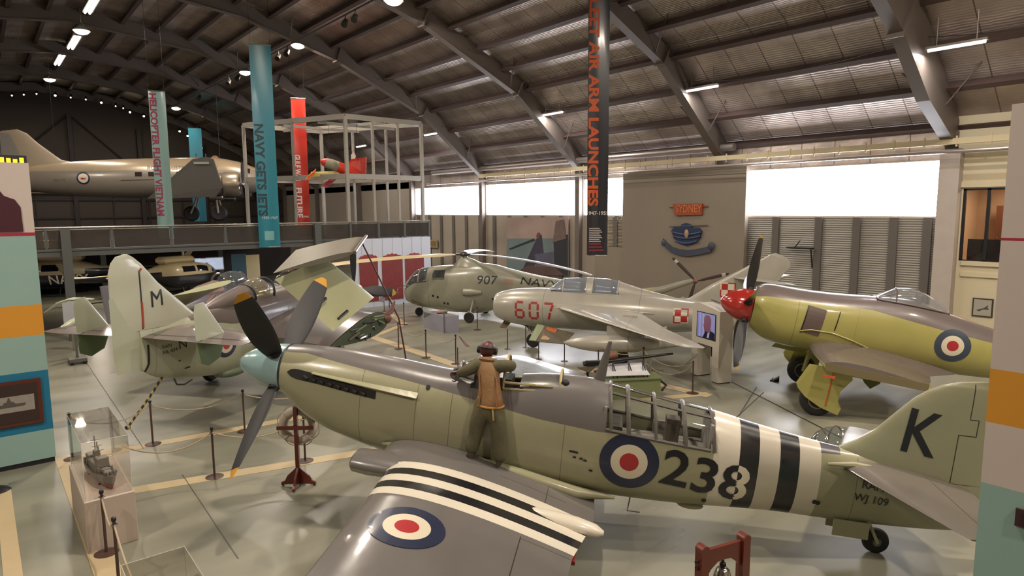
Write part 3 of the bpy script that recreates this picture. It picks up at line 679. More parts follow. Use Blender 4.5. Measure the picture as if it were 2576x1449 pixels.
# exhaust slot, stubs, panels, air intakes on the side
SL = [(-.30, .06), (-.5, .045), (-.84, .02), (-1.2, -.025), (-1.80, -.095)]
def slotz(x): return float(np.interp(-x, [-q[0] for q in SL], [q[1] for q in SL]))
ex = MB(); N_ = 24; pts_ = []; 
for i in range(N_+1):
    x = -.28-1.52*i/N_; w = .075*sqrt(max(0, 1-max(0, (4-i)/4.)**2)) if i < 4 else .075-.02*i/N_
    pts_ += [(x, slotz(x)+w+.005), (x, slotz(x)-w)]
decal(btree, ([(-a, b) for a, b in pts_], [(2*i, 2*i+1, 2*i+3, 2*i+2) for i in range(N_)]), (0, 3, 0), (-1, 0, 0), (0, 0, 1), (0, -1, 0), .008, ex)
sl = ff.part('exhaust_slot', ex, mat('sooty black exhaust slot', '151412', .7), label='long sooty exhaust slot')
mb = MB()
for i in range(8):
    x = -.55-i*.14; z = slotz(x)-.01; h = btree.ray_cast(Vector((x, 3, z)), Vector((0, -1, 0)))[0]
    if h: mb.tube([(x, h.y-.03, z), (x-.05, h.y+.015, z-.01), (x-.10, h.y+.02, z-.03)], [.035, .035, .03], 7)
ff.part('exhaust_stub', mb, mat('burnt exhaust pipe', '201c1a', .7, .2), parent=sl, smooth=True)
def strk(p, q, off=.03, n=12):
    P = []
    for i in range(n+1):
        x = p[0]+(q[0]-p[0])*i/n; z = p[1]+(q[1]-p[1])*i/n; h = btree.ray_cast(Vector((x, 3, z)), Vector((0, -1, 0)))[0]
        if h: P.append(Vector((x, h.y+off, z)))
    return P
mb = MB(); P1 = strk((-.72, .125), (-2.46, .03), .0); P2 = strk((-.72, .115), (-2.46, -.035), .06)
mb.rings([[a, b, Vector((b.x, b.y, b.z-.012)), Vector((a.x, a.y, a.z-.012))] for a, b in zip(P1, P2)])
ff.part('exhaust_shroud', mb, grn, label='thin green shroud plate')
# markings
mb = roundel(btree, (-5.74, 3, -.56), (-1, 0, 0), (0, 0, 1), (0, -1, 0), .435); ff.part('fuselage_roundel', mb, RM, parent=fb, label='blue white and red roundel')
def dg(s, x, z, h, col=0, w=1.12, bold=.004, tilt=0.): return text(s, h, .12, 0, w, bold)
UD = (-1, 0, -.10); VD = (-.10, 0, 1)
for ch_, x_, z__ in (('2', -6.42, -.60), ('3', -6.85, -.66)):
    mb = MB(); decal(btree, text(ch_, .56, .1, 0, 1.12, .012), (x_, 3, z__), UD, VD, (0, -1, 0), .01, mb); ff.part('numeral', mb, blk, parent=fb, label='black numeral '+ch_)
mb = MB(); decal(btree, text('8', .56, .05, 0, 1.12, .012), (-7.27, 3, -.71), UD, VD, (0, -1, 0), .012, mb)
n0 = len(mb.mi)
s8 = text('8', .56, .05, 0, 1.12, .012)
# the 8 is white where it crosses the black band
for fi in range(len(mb.f)):
    c = sum((mb.v[i].x for i in mb.f[fi]))/3
    if -7.60 < c < -7.30: mb.mi[fi] = 1
ff.part('numeral', mb, [blk, offw], parent=fb, label='numeral 8, white over the black band')
for w__, z__ in (('RAN', -.52), ('WJ 109', -.72)): mb = MB(); decal(btree, text(w__, .12, .1), (-9.24, 3, z__), UD, VD, (0, -1, 0), .01, mb); ff.part('serial_lettering', mb, blk, parent=fb, label=w__+' in black')
for i, (x, z) in enumerate([(-4.92, -.52), (-4.94, -.60), (-5.04, -.61), (-5.1, -.63), (-5.2, -.78)]): mb = MB(); decal(btree, rect(.13 if i == 0 else .05, .03), (x, 3, z), UD, VD, (0, -1, 0), .01, mb); ff.part('stencil_mark', mb, blk, parent=fb)
for x, z in [(-8.45, -.84), (-8.5, -.85), (-6.9, -1.05), (-2.6, .12), (-7.95, -.28)]: mb = MB(); decal(btree, disc(.001, .035, 16), (x, 3, z), UD, VD, (0, -1, 0), .01, mb); ff.part('access_port', mb, blk, parent=fb)
# antenna mast, aerials and little fittings
ff.part('aerial_mast', MB().rings([[Vector((x0+c*.06*cos(a), .018*sin(a), z)) for a in np.linspace(0, 2*pi, 10, False)] for x0, z, c in ((-5.18, .45, 1.5), (-5.22, .75, 1.1), (-5.28, 1.1, .45))]), edsg, smooth=True)
ff.part('aerial_whip', MB().tube([(-7.25, 0, .16), (-7.6, 0, .62)], .006, 5), blk)
ff.part('belly_aerial', MB().tube([(-5.85, .1, -1.26), (-5.83, .1, -1.5), (-6.02, .1, -1.5)], .012, 5), edsg)
ff.part('belly_blister', MB().sph((-6.75, .1, -1.25), .1, sq=(2.0, .8, .6)), grn, smooth=True)
ff.part('hood_knob', MB().sph((-4.68, .22, .42), .06), rubber, smooth=True)
# wings
def zw(x, y): return -.82+.13*(x+1.9)
def wsec(y, lx, tx, t, dz=0.): return ((lx, y, zw(lx, y)-.06+dz), (tx, y, zw(tx, y)-.02+dz), t)
sg = lambda s, secs: [((a[0], s*a[1], a[2]), (b[0], s*b[1], b[2]), t) for a, b, t in secs]
WS = [wsec(.28, -2.02, -5.3, .15), wsec(.9, -2.05, -5.32, .145), wsec(1.2, -2.3, -5.3, .14), wsec(2.2, -2.35, -5.08, .125), wsec(4.2, -2.42, -4.95, .11, .05), wsec(5.7, -2.52, -4.95, .10, .12), wsec(6.2, -2.75, -4.9, .08, .14), wsec(6.4, -3.1, -4.75, .04, .14)]
S0 = 1.17; S1 = 2.13; sw = (S1-S0)/5
wp = [([('az', S0+sw*i, S0+sw*(i+1)), ], STW if i % 2 == 0 else BLACK) for i in range(5)]
wp += [([('lx', -4.42, -4.405), ('az', 2.2, 4.6)], '35312f'), ([('az', 2.24, 2.25), ('lx', -5.1, -4.41)], '35312f'), ([('az', .9, .912), ('lx', -4.9, -3.9)], '45413f'), ([('lx', -4.62, -4.605), ('az', .5, 1.15)], '45413f')]
wpm = paint('fighter wing paint', EDSG, wp, rough=.26, coat=.5, var=.08)
for s, nm in ((1, 'wing'), (-1, 'wing')):
    mbw = wing(sg(s, WS), 22, 10); wo = ff.part(nm, mbw, wpm, smooth=True, attrs=fat)
    tw = bvh(mbw)
    mb = roundel(tw, (-3.12, s*2.86, 2), (-1, 0, 0), (0, 1, 0), (0, 0, -1), .46, None, .008); ff.part('wing_roundel', mb, RM, parent=wo, label='blue white and red roundel')
    # leading edge radiator intake
    mb = MB().rings([[Vector((x, s*(1.02+cos(a)*w), zw(-2, 0)-.10+sin(a)*h)) for a in np.linspace(0, 2*pi, 20, False)] for x, w, h in ((-1.72, .20, .10), (-1.76, .26, .15), (-2.0, .30, .17), (-2.5, .3, .15))], capA=False)
    it_ = ff.part('radiator_intake', mb, paint('intake paint', EDSG, [([('lz', None, -.96)], SKY)], rough=.3), parent=wo, smooth=True, attrs=FA)
    ff.part('wing_root_fillet', MB().tube([(-1.95, s*.47, -.86), (-2.3, s*.54, -.80), (-3.2, s*.55, -.84), (-4.2, s*.55, -1.0), (-5.0, s*.52, -1.15), (-5.6, s*.38, -1.2)], [.02, .06, .08, .10, .10, .02], 10), grn, parent=wo, smooth=True)
    # flap fairing behind the striped part
    mb = MB(); P = [(-4.2, .02), (-4.5, .08), (-4.8, .105), (-5.1, .11), (-5.35, .085), (-5.46, .03)]
    mb.rings([[Vector((x, s*1.42+cos(a)*r*1.25, zw(x, 0)+.03+sin(a)*r)) for a in np.linspace(0, 2*pi, 18, False)] for x, r in P])
    ff.part('flap_fairing', mb, paint('white fairing paint', STW, [], rough=.3, var=.03), parent=wo, smooth=True, label='white teardrop flap fairing')
    mb = MB().bb(-5.12, -4.98, min(s*1.75, s*2.2), max(s*1.75, s*2.2), zw(-5.1, 0)-.10, zw(-5.1, 0)-.05)
    ff.part('flap_hinge', mb, mat('red primer hinge', '7c2b25', .5), parent=wo)
# tail surfaces
FN = [(-8.75, 0, -.02), (-8.95, 0, .08), (-9.2, 0, .28), (-9.42, 0, .55), (-9.65, 0, .82), (-9.82, 0, .96), (-10.0, 0, 1.06), (-10.2, 0, 1.13), (-10.45, 0, 1.165), (-10.7, 0, 1.13), (-10.9, 0, .9)]
def fin(mb, z0=-1.05, te=-11.05):
    secs = []
    for le, z in ((-8.6, -.35), (-8.72, -.06), (-8.95, .08), (-9.2, .28), (-9.42, .55), (-9.65, .82), (-9.82, .96), (-10.0, 1.06), (-10.22, 1.13), (-10.5, 1.165)):
        t = te+max(0, z-.75)**2*1.6; secs.append(((le, 0, z), (min(t, le-.25), 0, z), .07 if z < 1.1 else .04))
    return wing(secs, 14, 4, mb, vert=True)
finp = paint('fin paint', '8c8c72', [([('lx', -10.415, -10.40), ('lz', .62, 1.12)], '2c2c26'), ([('lx', -10.30, -10.285), ('lz', -.75, .36)], '2c2c26'), ([('lz', .60, .615), ('lx', -10.52, -10.40)], '2c2c26'), ([('lz', .36, .375), ('lx', -10.52, -10.285)], '2c2c26'), ([('lx', -10.535, -10.52), ('lz', .36, .615)], '2c2c26')], rough=.34, coat=.3, var=.07)
fm = fin(MB()); fo = ff.part('tail_fin', fm, finp, smooth=True, attrs=FA)
ff.part('rudder', wing([((-10.28, 0, -1.02), (-11.05, 0, -.98), .1), ((-10.33, 0, -.3), (-11.05, 0, -.3), .08)], 12, 4, None, True), finp, smooth=True, attrs=FA)
mb = MB(); kx, kz = -9.78, .30
decal(bvh(fm), text('K', .66, .12, 0, .82, .012), (kx, 2, kz), (-1, 0, -.12), (-.12, 0, 1), (0, -1, 0), .008, mb); ff.part('fin_letter', mb, blk, parent=fo, label='letter K')
tpp = paint('tailplane paint', '6c6660', [([('lx', -9.93, -9.915)], '3f3b38')], rough=.3, coat=.45)
for s in (1, -1):
    secs = sg(s, [((-8.75, .1, -.28), (-10.55, .1, -.40), .12), ((-9.0, .7, -.29), (-10.45, .7, -.38), .10), ((-9.35, 1.5, -.30), (-10.3, 1.5, -.36), .08), ((-9.6, 2.0, -.31), (-10.1, 2.0, -.34), .05)])
    ff.part('tailplane', wing(secs, 16, 6), tpp, smooth=True, attrs=FA)
    ff.part('tail_fillet', MB().tube([(-8.55, s*.26, -.25), (-8.9, s*.24, -.22), (-9.6, s*.17, -.28), (-10.3, s*.1, -.38)], [.02, .05, .045, .02], 8), grn, smooth=True)
# tail wheel, main wheels
tw_ = ff.part('tail_wheel', MB().lathe([(.05, -.07), (.12, -.075), (.17, -.06), (.19, 0), (.17, .06), (.12, .075), (.05, .07)], (-9.47, 0, -1.40), (0, 1, 0), 28), rubber, smooth=True, label='black tail wheel')
ff.part('wheel_hub', MB().lathe([(.001, -.08), (.06, -.082), (.07, -.06), (.07, .06), (.06, .082), (.001, .08)], (-9.47, 0, -1.40), (0, 1, 0), 16), mat('wheel hub grey', '77746c', .4, .5), parent=tw_)
ff.part('tail_wheel_fork', MB().tube([(-9.3, .1, -1.1), (-9.47, .1, -1.4)], .025, 8).tube([(-9.3, -.1, -1.1), (-9.47, -.1, -1.4)], .025, 8), grn)
ff.part('tail_wheel_door', MB().bb(-9.3, -8.8, .14, .16, -1.35, -1.1).bb(-9.3, -8.8, -.16, -.14, -1.35, -1.1), grn)
for s in (1, -1):
    c = Vector((-2.45, s*1.95, 0)); gz = -(2.521+c.x*sin(.0998))/cos(.0998)
    wl = ff.part('main_wheel', MB().lathe([(.08, -.1), (.28, -.11), (.37, -.08), (.40, 0), (.37, .08), (.28, .11), (.08, .1)], (c.x, c.y, gz+.40), (0, 1, 0), 30), rubber, smooth=True)
    ff.part('wheel_hub', MB().lathe([(.001, -.12), (.2, -.115), (.2, .115), (.001, .12)], (c.x, c.y, gz+.40), (0, 1, 0), 16), grn, parent=wl)
    ff.part('undercarriage_leg', MB().tube([(c.x, c.y-s*.16, -.98), (c.x, c.y-s*.16, gz+.40)], .055, 12), grn, smooth=True)

# ---------------------------------------------------------------- the figure standing on the wing
class Off: pass
pe = Thing('person', 'person in khaki overalls and tan leather vest leaning over the fighter cockpit', 'person', FM @ Vector((-3.6, .62, -.8)), M=FM)
khaki = mat('khaki green overalls', '55513a', .85, var=.18, vscale=9, bump=.3, bscale=25); vestm = mat('tan leather vest', '7a5a34', .6, var=.22, vscale=7, bump=.25, bscale=18)
skinm = mat('painted skin', 'a4735a', .6); leather = mat('dark brown leather', '4a2320', .45, var=.15, vscale=12); strapm = mat('pale webbing strap', 'a48e58', .7); boot = mat('olive boots', '45402e', .7)
bd = skin(pe, 'body', [(-3.60, .56, .05, .13, .11), (-3.58, .50, .25, .14, .11), (-3.52, .40, .48, .15, .10), (-3.48, .33, .60, .09, .09), (-3.46, .29, .68, .05, .05), (-3.44, .26, .76, .085, .09), (-3.43, .24, .86, .07, .08),
    (-3.46, .60, -.02, .09, .09), (-3.42, .61, -.38, .065, .07), (-3.40, .63, -.70, .05, .05), (-3.74, .60, -.02, .09, .09), (-3.80, .62, -.40, .065, .07), (-3.84, .62, -.74, .05, .05),
    (-3.31, .36, .56, .07, .07), (-3.14, .38, .44, .05, .05), (-3.02, .26, .38, .035, .035), (-3.66, .36, .57, .07, .07), (-3.86, .42, .64, .05, .05), (-3.82, .22, .60, .035, .035)],
    [(0, 1), (1, 2), (2, 3), (3, 4), (4, 5), (5, 6), (0, 7), (7, 8), (8, 9), (0, 10), (10, 11), (11, 12), (2, 13), (13, 14), (14, 15), (2, 16), (16, 17), (17, 18)], skinm)
skin(pe, 'overalls', [(-3.60, .57, .06, .16, .14), (-3.58, .51, .22, .165, .13), (-3.48, .60, -.10, .14, .14), (-3.44, .62, -.30, .12, .125), (-3.44, .60, -.45, .115, .115), (-3.40, .63, -.62, .115, .115), (-3.40, .63, -.74, .09, .10),
    (-3.74, .60, -.10, .125, .125), (-3.78, .62, -.30, .125, .125), (-3.80, .62, -.50, .12, .12), (-3.83, .63, -.68, .12, .12), (-3.84, .63, -.80, .10, .12)],
    [(0, 1), (0, 2), (2, 3), (3, 4), (4, 5), (5, 6), (0, 7), (7, 8), (8, 9), (9, 10), (10, 11)], khaki, label='baggy khaki trousers')
skin(pe, 'sleeves', [(-3.50, .39, .55, .12, .12), (-3.34, .37, .57, .11, .11), (-3.24, .40, .50, .10, .10), (-3.15, .40, .44, .09, .09), (-3.07, .34, .40, .075, .075), (-3.03, .29, .385, .06, .06),
    (-3.65, .37, .58, .11, .11), (-3.77, .41, .62, .10, .10), (-3.87, .43, .63, .095, .095), (-3.86, .33, .615, .08, .08), (-3.83, .27, .60, .06, .06)],
    [(0, 1), (1, 2), (2, 3), (3, 4), (4, 5), (0, 6), (6, 7), (7, 8), (8, 9), (9, 10)], khaki)
vs = MB().rings([[Vector((cx+cos(a)*w, cy+sin(a)*d, z+sin(a)*tl)) for a in np.linspace(0, 2*pi, 28, False)] for cx, cy, z, w, d, tl in ((-3.60, .56, .03, .205, .165, .0), (-3.60, .555, .06, .21, .17, 0), (-3.59, .53, .16, .185, .15, 0), (-3.56, .48, .32, .165, .145, .02), (-3.52, .42, .48, .17, .14, .03), (-3.49, .37, .60, .15, .12, .04), (-3.48, .34, .655, .10, .09, .03))], capA=False)
vo = pe.part('vest', vs, vestm, smooth=True, label='tan leather vest')
pe.part('vest_hem', MB().tube([Vector((-3.60+cos(a)*.212, .56+sin(a)*.172, .035)) for a in np.linspace(0, 2*pi, 28, False)], .018, 8, closed=True), mat('orange brown piping', '9a6a36', .6), parent=vo, smooth=True)
pe.part('vest_collar', MB().tube([Vector((-3.48+cos(a)*.115, .34+sin(a)*.10, .655+sin(a)*.03)) for a in np.linspace(0, 2*pi, 24, False)], .035, 8, closed=True), vestm, parent=vo, smooth=True)
for dx in (-.13, .13): pe.part('harness_strap', MB().tube([(-3.49+dx*.6, .455, .60), (-3.54+dx, .565, .42), (-3.59+dx, .665, .22), (-3.60+dx, .73, .05)], .012, 6), mat('rust strap', '7a4c24', .6), parent=vo)
pe.part('trouser_strap', MB().tube([(-3.68, .735, .02), (-3.70, .745, -.08), (-3.71, .74, -.14)], .014, 6), strapm)
he = pe.part('helmet', MB().sph((-3.44, .25, .80), .125, 22, 16, (1, 1.12, 1.05)), leather, smooth=True, label='dark brown leather flying helmet')
for dx in (-.125, .125): pe.part('earphone', MB().lathe([(.02, -.02), (.055, -.02), (.06, 0), (.05, .03), (.02, .035)], (-3.44+dx, .25, .78), (1 if dx > 0 else -1, 0, 0), 14), rubber, parent=he, smooth=True)
pe.part('goggle_band', MB().tube([Vector((-3.44+cos(a)*.13, .25+sin(a)*.145, .83+sin(a)*.02)) for a in np.linspace(0, 2*pi, 24, False)], .012, 6, closed=True), rubber, parent=he)
pe.part('face', MB().sph((-3.44, .19, .77), .095, 18, 12, (.85, 1.05, 1.15)).sph((-3.44, .085, .765), .02, 8, 6, (.8, 1.2, 1.3)).sph((-3.475, .10, .795), .012, 8, 6).sph((-3.405, .10, .795), .012, 8, 6).box((-3.44, .095, .725), (.05, .012, .012)), skinm, smooth=True)
def hand(thing, base, d, side, upv, m, sc=1.):
    """palm, four jointed fingers and a thumb"""
    d = Vector(d).normalized(); upv = Vector(upv).normalized(); sd = d.cross(upv).normalized()*side; base = Vector(base); mb = MB()
    mb.rings([[base+d*(l*.09*sc)+sd*(cos(a)*w*sc)+upv*(sin(a)*.014*sc) for a in np.linspace(0, 2*pi, 12, False)] for l, w in ((0, .025), (.3, .034), (.8, .042), (1.05, .04))])
    for i, (o, L) in enumerate(((-.033, .062), (-.011, .075), (.011, .07), (.032, .055))):
        p = base+d*.09*sc+sd*o*sc; pts = [p, p+(d*.8-upv*.3)*L*.45*sc, p+(d*1.25-upv*.85)*L*.6*sc, p+(d*1.3-upv*1.7)*L*.6*sc]; mb.tube(pts, [.0095*sc, .009*sc, .0085*sc, .006*sc], 8)
    p = base+d*.03*sc-sd*.03*sc; mb.tube([p, p+(d*.5-sd*.8)*.035*sc, p+(d*1.2-sd*.9)*.045*sc-upv*.01], [.012*sc, .011*sc, .008*sc], 8)
    return thing.part('hand', mb, m, smooth=True)
hand(pe, (-3.03, .28, .385), (.75, -.45, -.12), 1, (0, 0, 1), leather); hand(pe, (-3.83, .24, .60), (.2, -.9, -.1), -1, (0, 0, 1), leather)
for x, y, z in ((-3.40, .62, -.79), (-3.84, .62, -.85)):
    pe.part('boot', MB().rings([[Vector((x+cos(a)*w, yy+sin(a)*.04*0+0, z+h*(.5+.5*sin(a)))) for a in np.linspace(0, 2*pi, 14, False)] for yy, w, h in ((y+.08, .04, .08), (y+.04, .055, .13), (y-.04, .055, .12), (y-.12, .055, .07), (y-.19, .035, .045))]), boot, smooth=True)

# ================================================================ YELLOW-GREEN FIGHTER on the right
SM = frameM((16.154, 9.546, 2.443), 2.145, .164)
YG = 'a09a58'; BRN = '6f6462'
yg = mat('yellow green paint', YG, .35, coat=.35, var=.05, vscale=2)
sf = Thing('radial_fighter', 'yellow-green fighter with brown back and red spinner at the right', 'aircraft', SM @ Vector((-3, 0, -2.2)), M=SM); sf.e.location.z = 0; sf.loc.z = 0
S2 = Fus([(-.14, .56, -.52, .54, 2.0), (-.3, .66, -.66, .62, 2.0), (-.6, .70, -.80, .66, 2.1), (-1.1, .70, -.86, .68, 2.2), (-1.9, .74, -.86, .68, 2.3), (-3.0, .86, -.84, .64, 2.2), (-3.8, .93, -.80, .60, 2.1), (-4.74, .76, -.76, .56, 2.0), (-5.66, .59, -.68, .50, 2.0), (-6.8, .42, -.56, .38, 2.0), (-8.2, .26, -.36, .2, 2.0), (-8.9, .2, -.2, .05, 2.0)], 56)
def cam2(x): return float(np.interp(-x, [0, .14, .4, 1.19, 2.9, 4.52, 5.46, 9], [.36, .34, .41, .46, .55, .37, .29, .05]))
fat2 = dict(FA); fat2['cam'] = lambda p: p.z-cam2(p.x)
sp2 = paint('radial fighter fuselage paint', YG, [([('cam', 0, None)], BRN), ([('lx', -1.215, -1.2), ('cam', None, 0)], '77724a'), ([('lx', -2.62, -2.61), ('cam', None, 0)], '837e50')], rough=.33, coat=.4, var=.07, vscale=2.5)
xs2 = [-.14-.12*i for i in range(73)]
b2 = S2.mesh(0, 0, 0, xs=xs2); fb2 = sf.part('fuselage', b2, sp2, smooth=True, attrs=fat2); bt2 = bvh(b2)
redp = mat('glossy red spinner paint', '9c2620', .18, coat=.7)
s_ = sf.part('spinner', MB().lathe([(.47, -.13), (.47, .0), (.45, .15), (.39, .33), (.29, .50), (.16, .64), (.06, .70), (.01, .71)], (0, 0, 0), (1, 0, 0), 40), redp, smooth=True, label='glossy red spinner')
blm2 = paint('near black blade with yellow tip', '29272a', [([('lz', 1.86, None)], 'b9952c')], rough=.35, var=.1, coat=.2)
for k in range(5):
    t = -.019+k*2*pi/5; b = blade(1.95, .3, .26, 66, 32); Rb = Matrix.Rotation(-t, 4, 'X'); b.v = [Rb @ p for p in b.v]
    sf.part('propeller_blade', b, blm2, smooth=True, attrs={'lz': lambda p: (Rb.inverted() @ p).z})
for k in range(5):
    t = -.019+k*2*pi/5; d = Vector((0, sin(t), cos(t))); sf.part('blade_root', MB().lathe([(.10, .38), (.10, .47), (.07, .52)], (0, 0, 0), d, 14), rubber, parent=s_, smooth=True)
# cooling panel, exhaust recess
mb = MB(); decal(bt2, ([(a, b) for b in np.linspace(-.34, .36, 8) for a in (0, .14, .28, .42)], [(j*4+i, j*4+i+1, j*4+5+i, j*4+4+i) for j in range(7) for i in range(3)]), (-1.42, 3, .02), (-1, 0, -.1), (-.1, 0, 1), (0, -1, 0), .01, mb)
sf.part('exhaust_panel', mb, mat('brown heat shield', '5c4c48', .5), parent=fb2, label='brown exhaust heat shield')
mb = MB(); decal(bt2, rect(.03, .72, 1, 8), (-1.40, 3, .02), (-1, 0, -.1), (-.1, 0, 1), (0, -1, 0), .014, mb); decal(bt2, rect(.025, .5, 1, 8), (-2.16, 3, .12), (-1, 0, -.1), (-.1, 0, 1), (0, -1, 0), .014, mb)
sf.part('panel_gap', mb, blk, parent=fb2)
mb = MB()
P1 = [(-1.35, -.30), (-1.6, -.22), (-2.1, -.2), (-2.6, -.3), (-3.0, -.42)]
pp = []
for x, z in P1:
    h = bt2.ray_cast(Vector((x, 3, z)), Vector((0, -1, 0)))[0]; pp.append(h+Vector((0, .015, 0)))
mb.tube(pp, .02, 6); sf.part('wing_root_fairing', mb, yg)
mb = roundel(bt2, (-4.80, 3, .04), (-1, 0, 0), (0, 0, 1), (0, -1, 0), .40, None, .008); sf.part('fuselage_roundel', mb, [mat('faded roundel blue', '37414f', .4), offw, rred], parent=fb2, label='blue white and red roundel')
mb = MB()
for x, z in [(-3.0, .2), (-3.95, -.22), (-2.3, .58)]: decal(bt2, disc(.001, .03, 12), (x, 3, z), (-1, 0, 0), (0, 0, 1), (0, -1, 0), .01, mb)
# canopy
cp = [(-3.02, .30, .02, .84), (-3.2, .32, .16, .84), (-3.42, .34, .32, .84), (-3.74, .35, .38, .84), (-4.1, .32, .33, .82), (-4.4, .25, .22, .80), (-4.7, .12, .08, .76)]
milky = glass('milky perspex', 'e6e8ea', .08, 1.2, .12)
c_ = sf.part('canopy', hoodmesh(0, cp), milky, smooth=True, label='clear teardrop canopy')
mb = MB()
for x, w, h, z in (cp[0], cp[2]): mb.tube([hood(x, pi*k/18, w, h, z) for k in range(19)], .018, 6)
for t in (.75, pi-.75): mb.tube([hood(-3.02, t, .3, .02, .84), hood(-3.42, t, .34, .32, .84)], .016, 6)
mb.tube([(x, w, z-.01) for x, w, h, z in cp], .02, 6); sf.part('canopy_frame', mb, mat('brown canopy frame', '5f5450', .4), parent=c_)
sf.part('pilot_seat', MB().box((-3.98, 0, .95), (.12, .3, .34), bev=.04).box((-3.95, 0, 1.12), (.08, .16, .14), bev=.03), mat('grey green seat', '66685f', .6))
# wing stubs, cut at the fold
stubp = paint('wing stub paint', BRN, [([('lz', None, -.72)], YG)], rough=.22, coat=.5, var=.12, vscale=2.2)
for s in (1, -1):
    secs = sg(s, [((-1.66, .4, -.68), (-5.1, .4, -.66), .15), ((-1.70, 1.2, -.72), (-4.3, 1.2, -.70), .15), ((-1.80, 2.25, -.76), (-4.05, 2.25, -.74), .14)])
    w_ = sf.part('wing_stub', wing(secs, 18, 10), stubp, smooth=True, attrs=FA)
    sf.part('fold_rib', MB().bb(-4.0, -1.85, min(s*2.25, s*2.28), max(s*2.25, s*2.28), -.86, -.68), mat('dull primer rib', '6d6246', .6), parent=w_)
    # main leg, doors, wheel
    yl = 1.6*s if s > 0 else -1.5; gz = -(2.443+(-1.94)*sin(.164))/cos(.164)
    c = Vector((-1.94, yl, gz+.40)); tilt = .0
    w = sf.part('main_wheel', MB().lathe([(.16, -.11), (.30, -.13), (.38, -.09), (.405, 0), (.38, .09), (.30, .13), (.16, .11)], c, (0, 1, 0), 34), rubber, smooth=True)
    hub = MB().lathe([(.001, .10), (.07, .11), (.08, .08), (.17, .09), (.19, .13), (.21, .12), (.21, -.12), (.19, -.13), (.17, -.09), (.001, -.09)], c, (0, 1, 0), 26)
    sf.part('wheel_hub', hub, mat('cream wheel hub', '7c7560', .5), parent=w)
    mb = MB()
    for k in range(5): a = 2*pi*k/5; mb.cyl(c+Vector((cos(a)*.12, -.14, sin(a)*.12)), c+Vector((cos(a)*.12, .14, sin(a)*.12)), .032, n=10)
    sf.part('hub_holes', mb, blk, parent=w)
    sf.part('oleo_leg', MB().tube([(-2.05, yl-s*.12, -.8), (-1.95, yl-s*.17, gz+.40)], [.07, .055], 14), yg, smooth=True)
    mb = MB().tube([(-2.05, yl-s*.12, -.9), (-2.4, yl-s*.5, -.8)], .035, 8); sf.part('drag_strut', mb, yg)
    yo = yl+s*.19
    door = [(x, z+.10) for x, z in [(-1.62, -.98), (-2.55, -.95), (-2.62, -1.15), (-2.42, -1.50), (-2.42, -1.75), (-2.52, -1.90), (-2.48, -2.08), (-2.05, -1.98), (-1.68, -1.80), (-1.48, -1.62), (-1.42, -1.50)]]
    sf.part('leg_door', MB().poly([(x+.05, yo+.0*z, z) for x, z in door], (0, .03, 0)), yg, label='large yellow-green leg door')
    yi = yl-s*1.0
    sf.part('inner_door', MB().poly([(-2.75, yi-.12, -.80), (-3.55, yi-.12, -.84), (-3.45, yi, -1.25), (-3.25, yi+.05, -1.42), (-3.1, yi, -1.3)], (.0, .03, 0)), mat('shaded green door', '6f7340', .5))
sf.part('bay_door', MB().poly([(-1.2, -1.15, -.85), (-2.0, -1.1, -.85), (-1.85, -1.45, -1.25), (-1.0, -1.5, -1.25)], (0, .02, .02)), yg)
sf.part('warning_tag', MB().box((-1.95, 2.32, -.98), (.26, .02, .06)).box((-2.12, 1.82, -1.4), (.02, .02, .85)), mat('orange red tag', 'b5532b', .7), label='orange safety tag hanging under the wing stub')
mb = wing([((-7.3, .35-.35, .3), (-8.9, 0, .2), .09), ((-7.9, 0, 1.3), (-8.8, 0, 1.4), .07), ((-8.2, 0, 1.6), (-8.7, 0, 1.65), .04)], 12, 5, None, True); sf.part('tail_fin', mb, yg, smooth=True)
for s in (1, -1): sf.part('tailplane', wing(sg(s, [((-7.4, .1, .15), (-8.7, .1, .12), .1), ((-7.9, 1.9, .2), (-8.6, 1.9, .18), .06)]), 12, 5), mat('brown tailplane', BRN, .3, coat=.4), smooth=True)
tz = -(2.443+(-8.2)*sin(.164))/cos(.164)
sf.part('tail_wheel', MB().lathe([(.03, -.05), (.13, -.05), (.15, 0), (.13, .05), (.03, .05)], (-8.2, 0, tz+.15), (0, 1, 0), 20), rubber, smooth=True); sf.part('tail_wheel_leg', MB().cyl((-8.2, 0, tz+.15), (-8.1, 0, -.3), .04), yg)
ck = Thing('wheel_chock', 'small dark chock against the far wheel of the yellow-green fighter', 'chock', (0, 0, 0)); 
cp_ = SM @ Vector((-1.44, -1.5, -2.2)); cp_.z = 0; ck.e.location = cp_; ck.loc = cp_
ck.part('wedge', MB().poly([(cp_.x-.12, cp_.y+.22, 0.001), (cp_.x+.02, cp_.y+.05, 0.001), (cp_.x+.02, cp_.y+.05, .14)], (.2, .1, 0)), rubber)
ck.part('handle', MB().tube([(cp_.x-.2, cp_.y+.2, .03), (cp_.x+.12, cp_.y+.3, .03)], .02, 6), mat('dark steel', '3b3835', .5, .4))

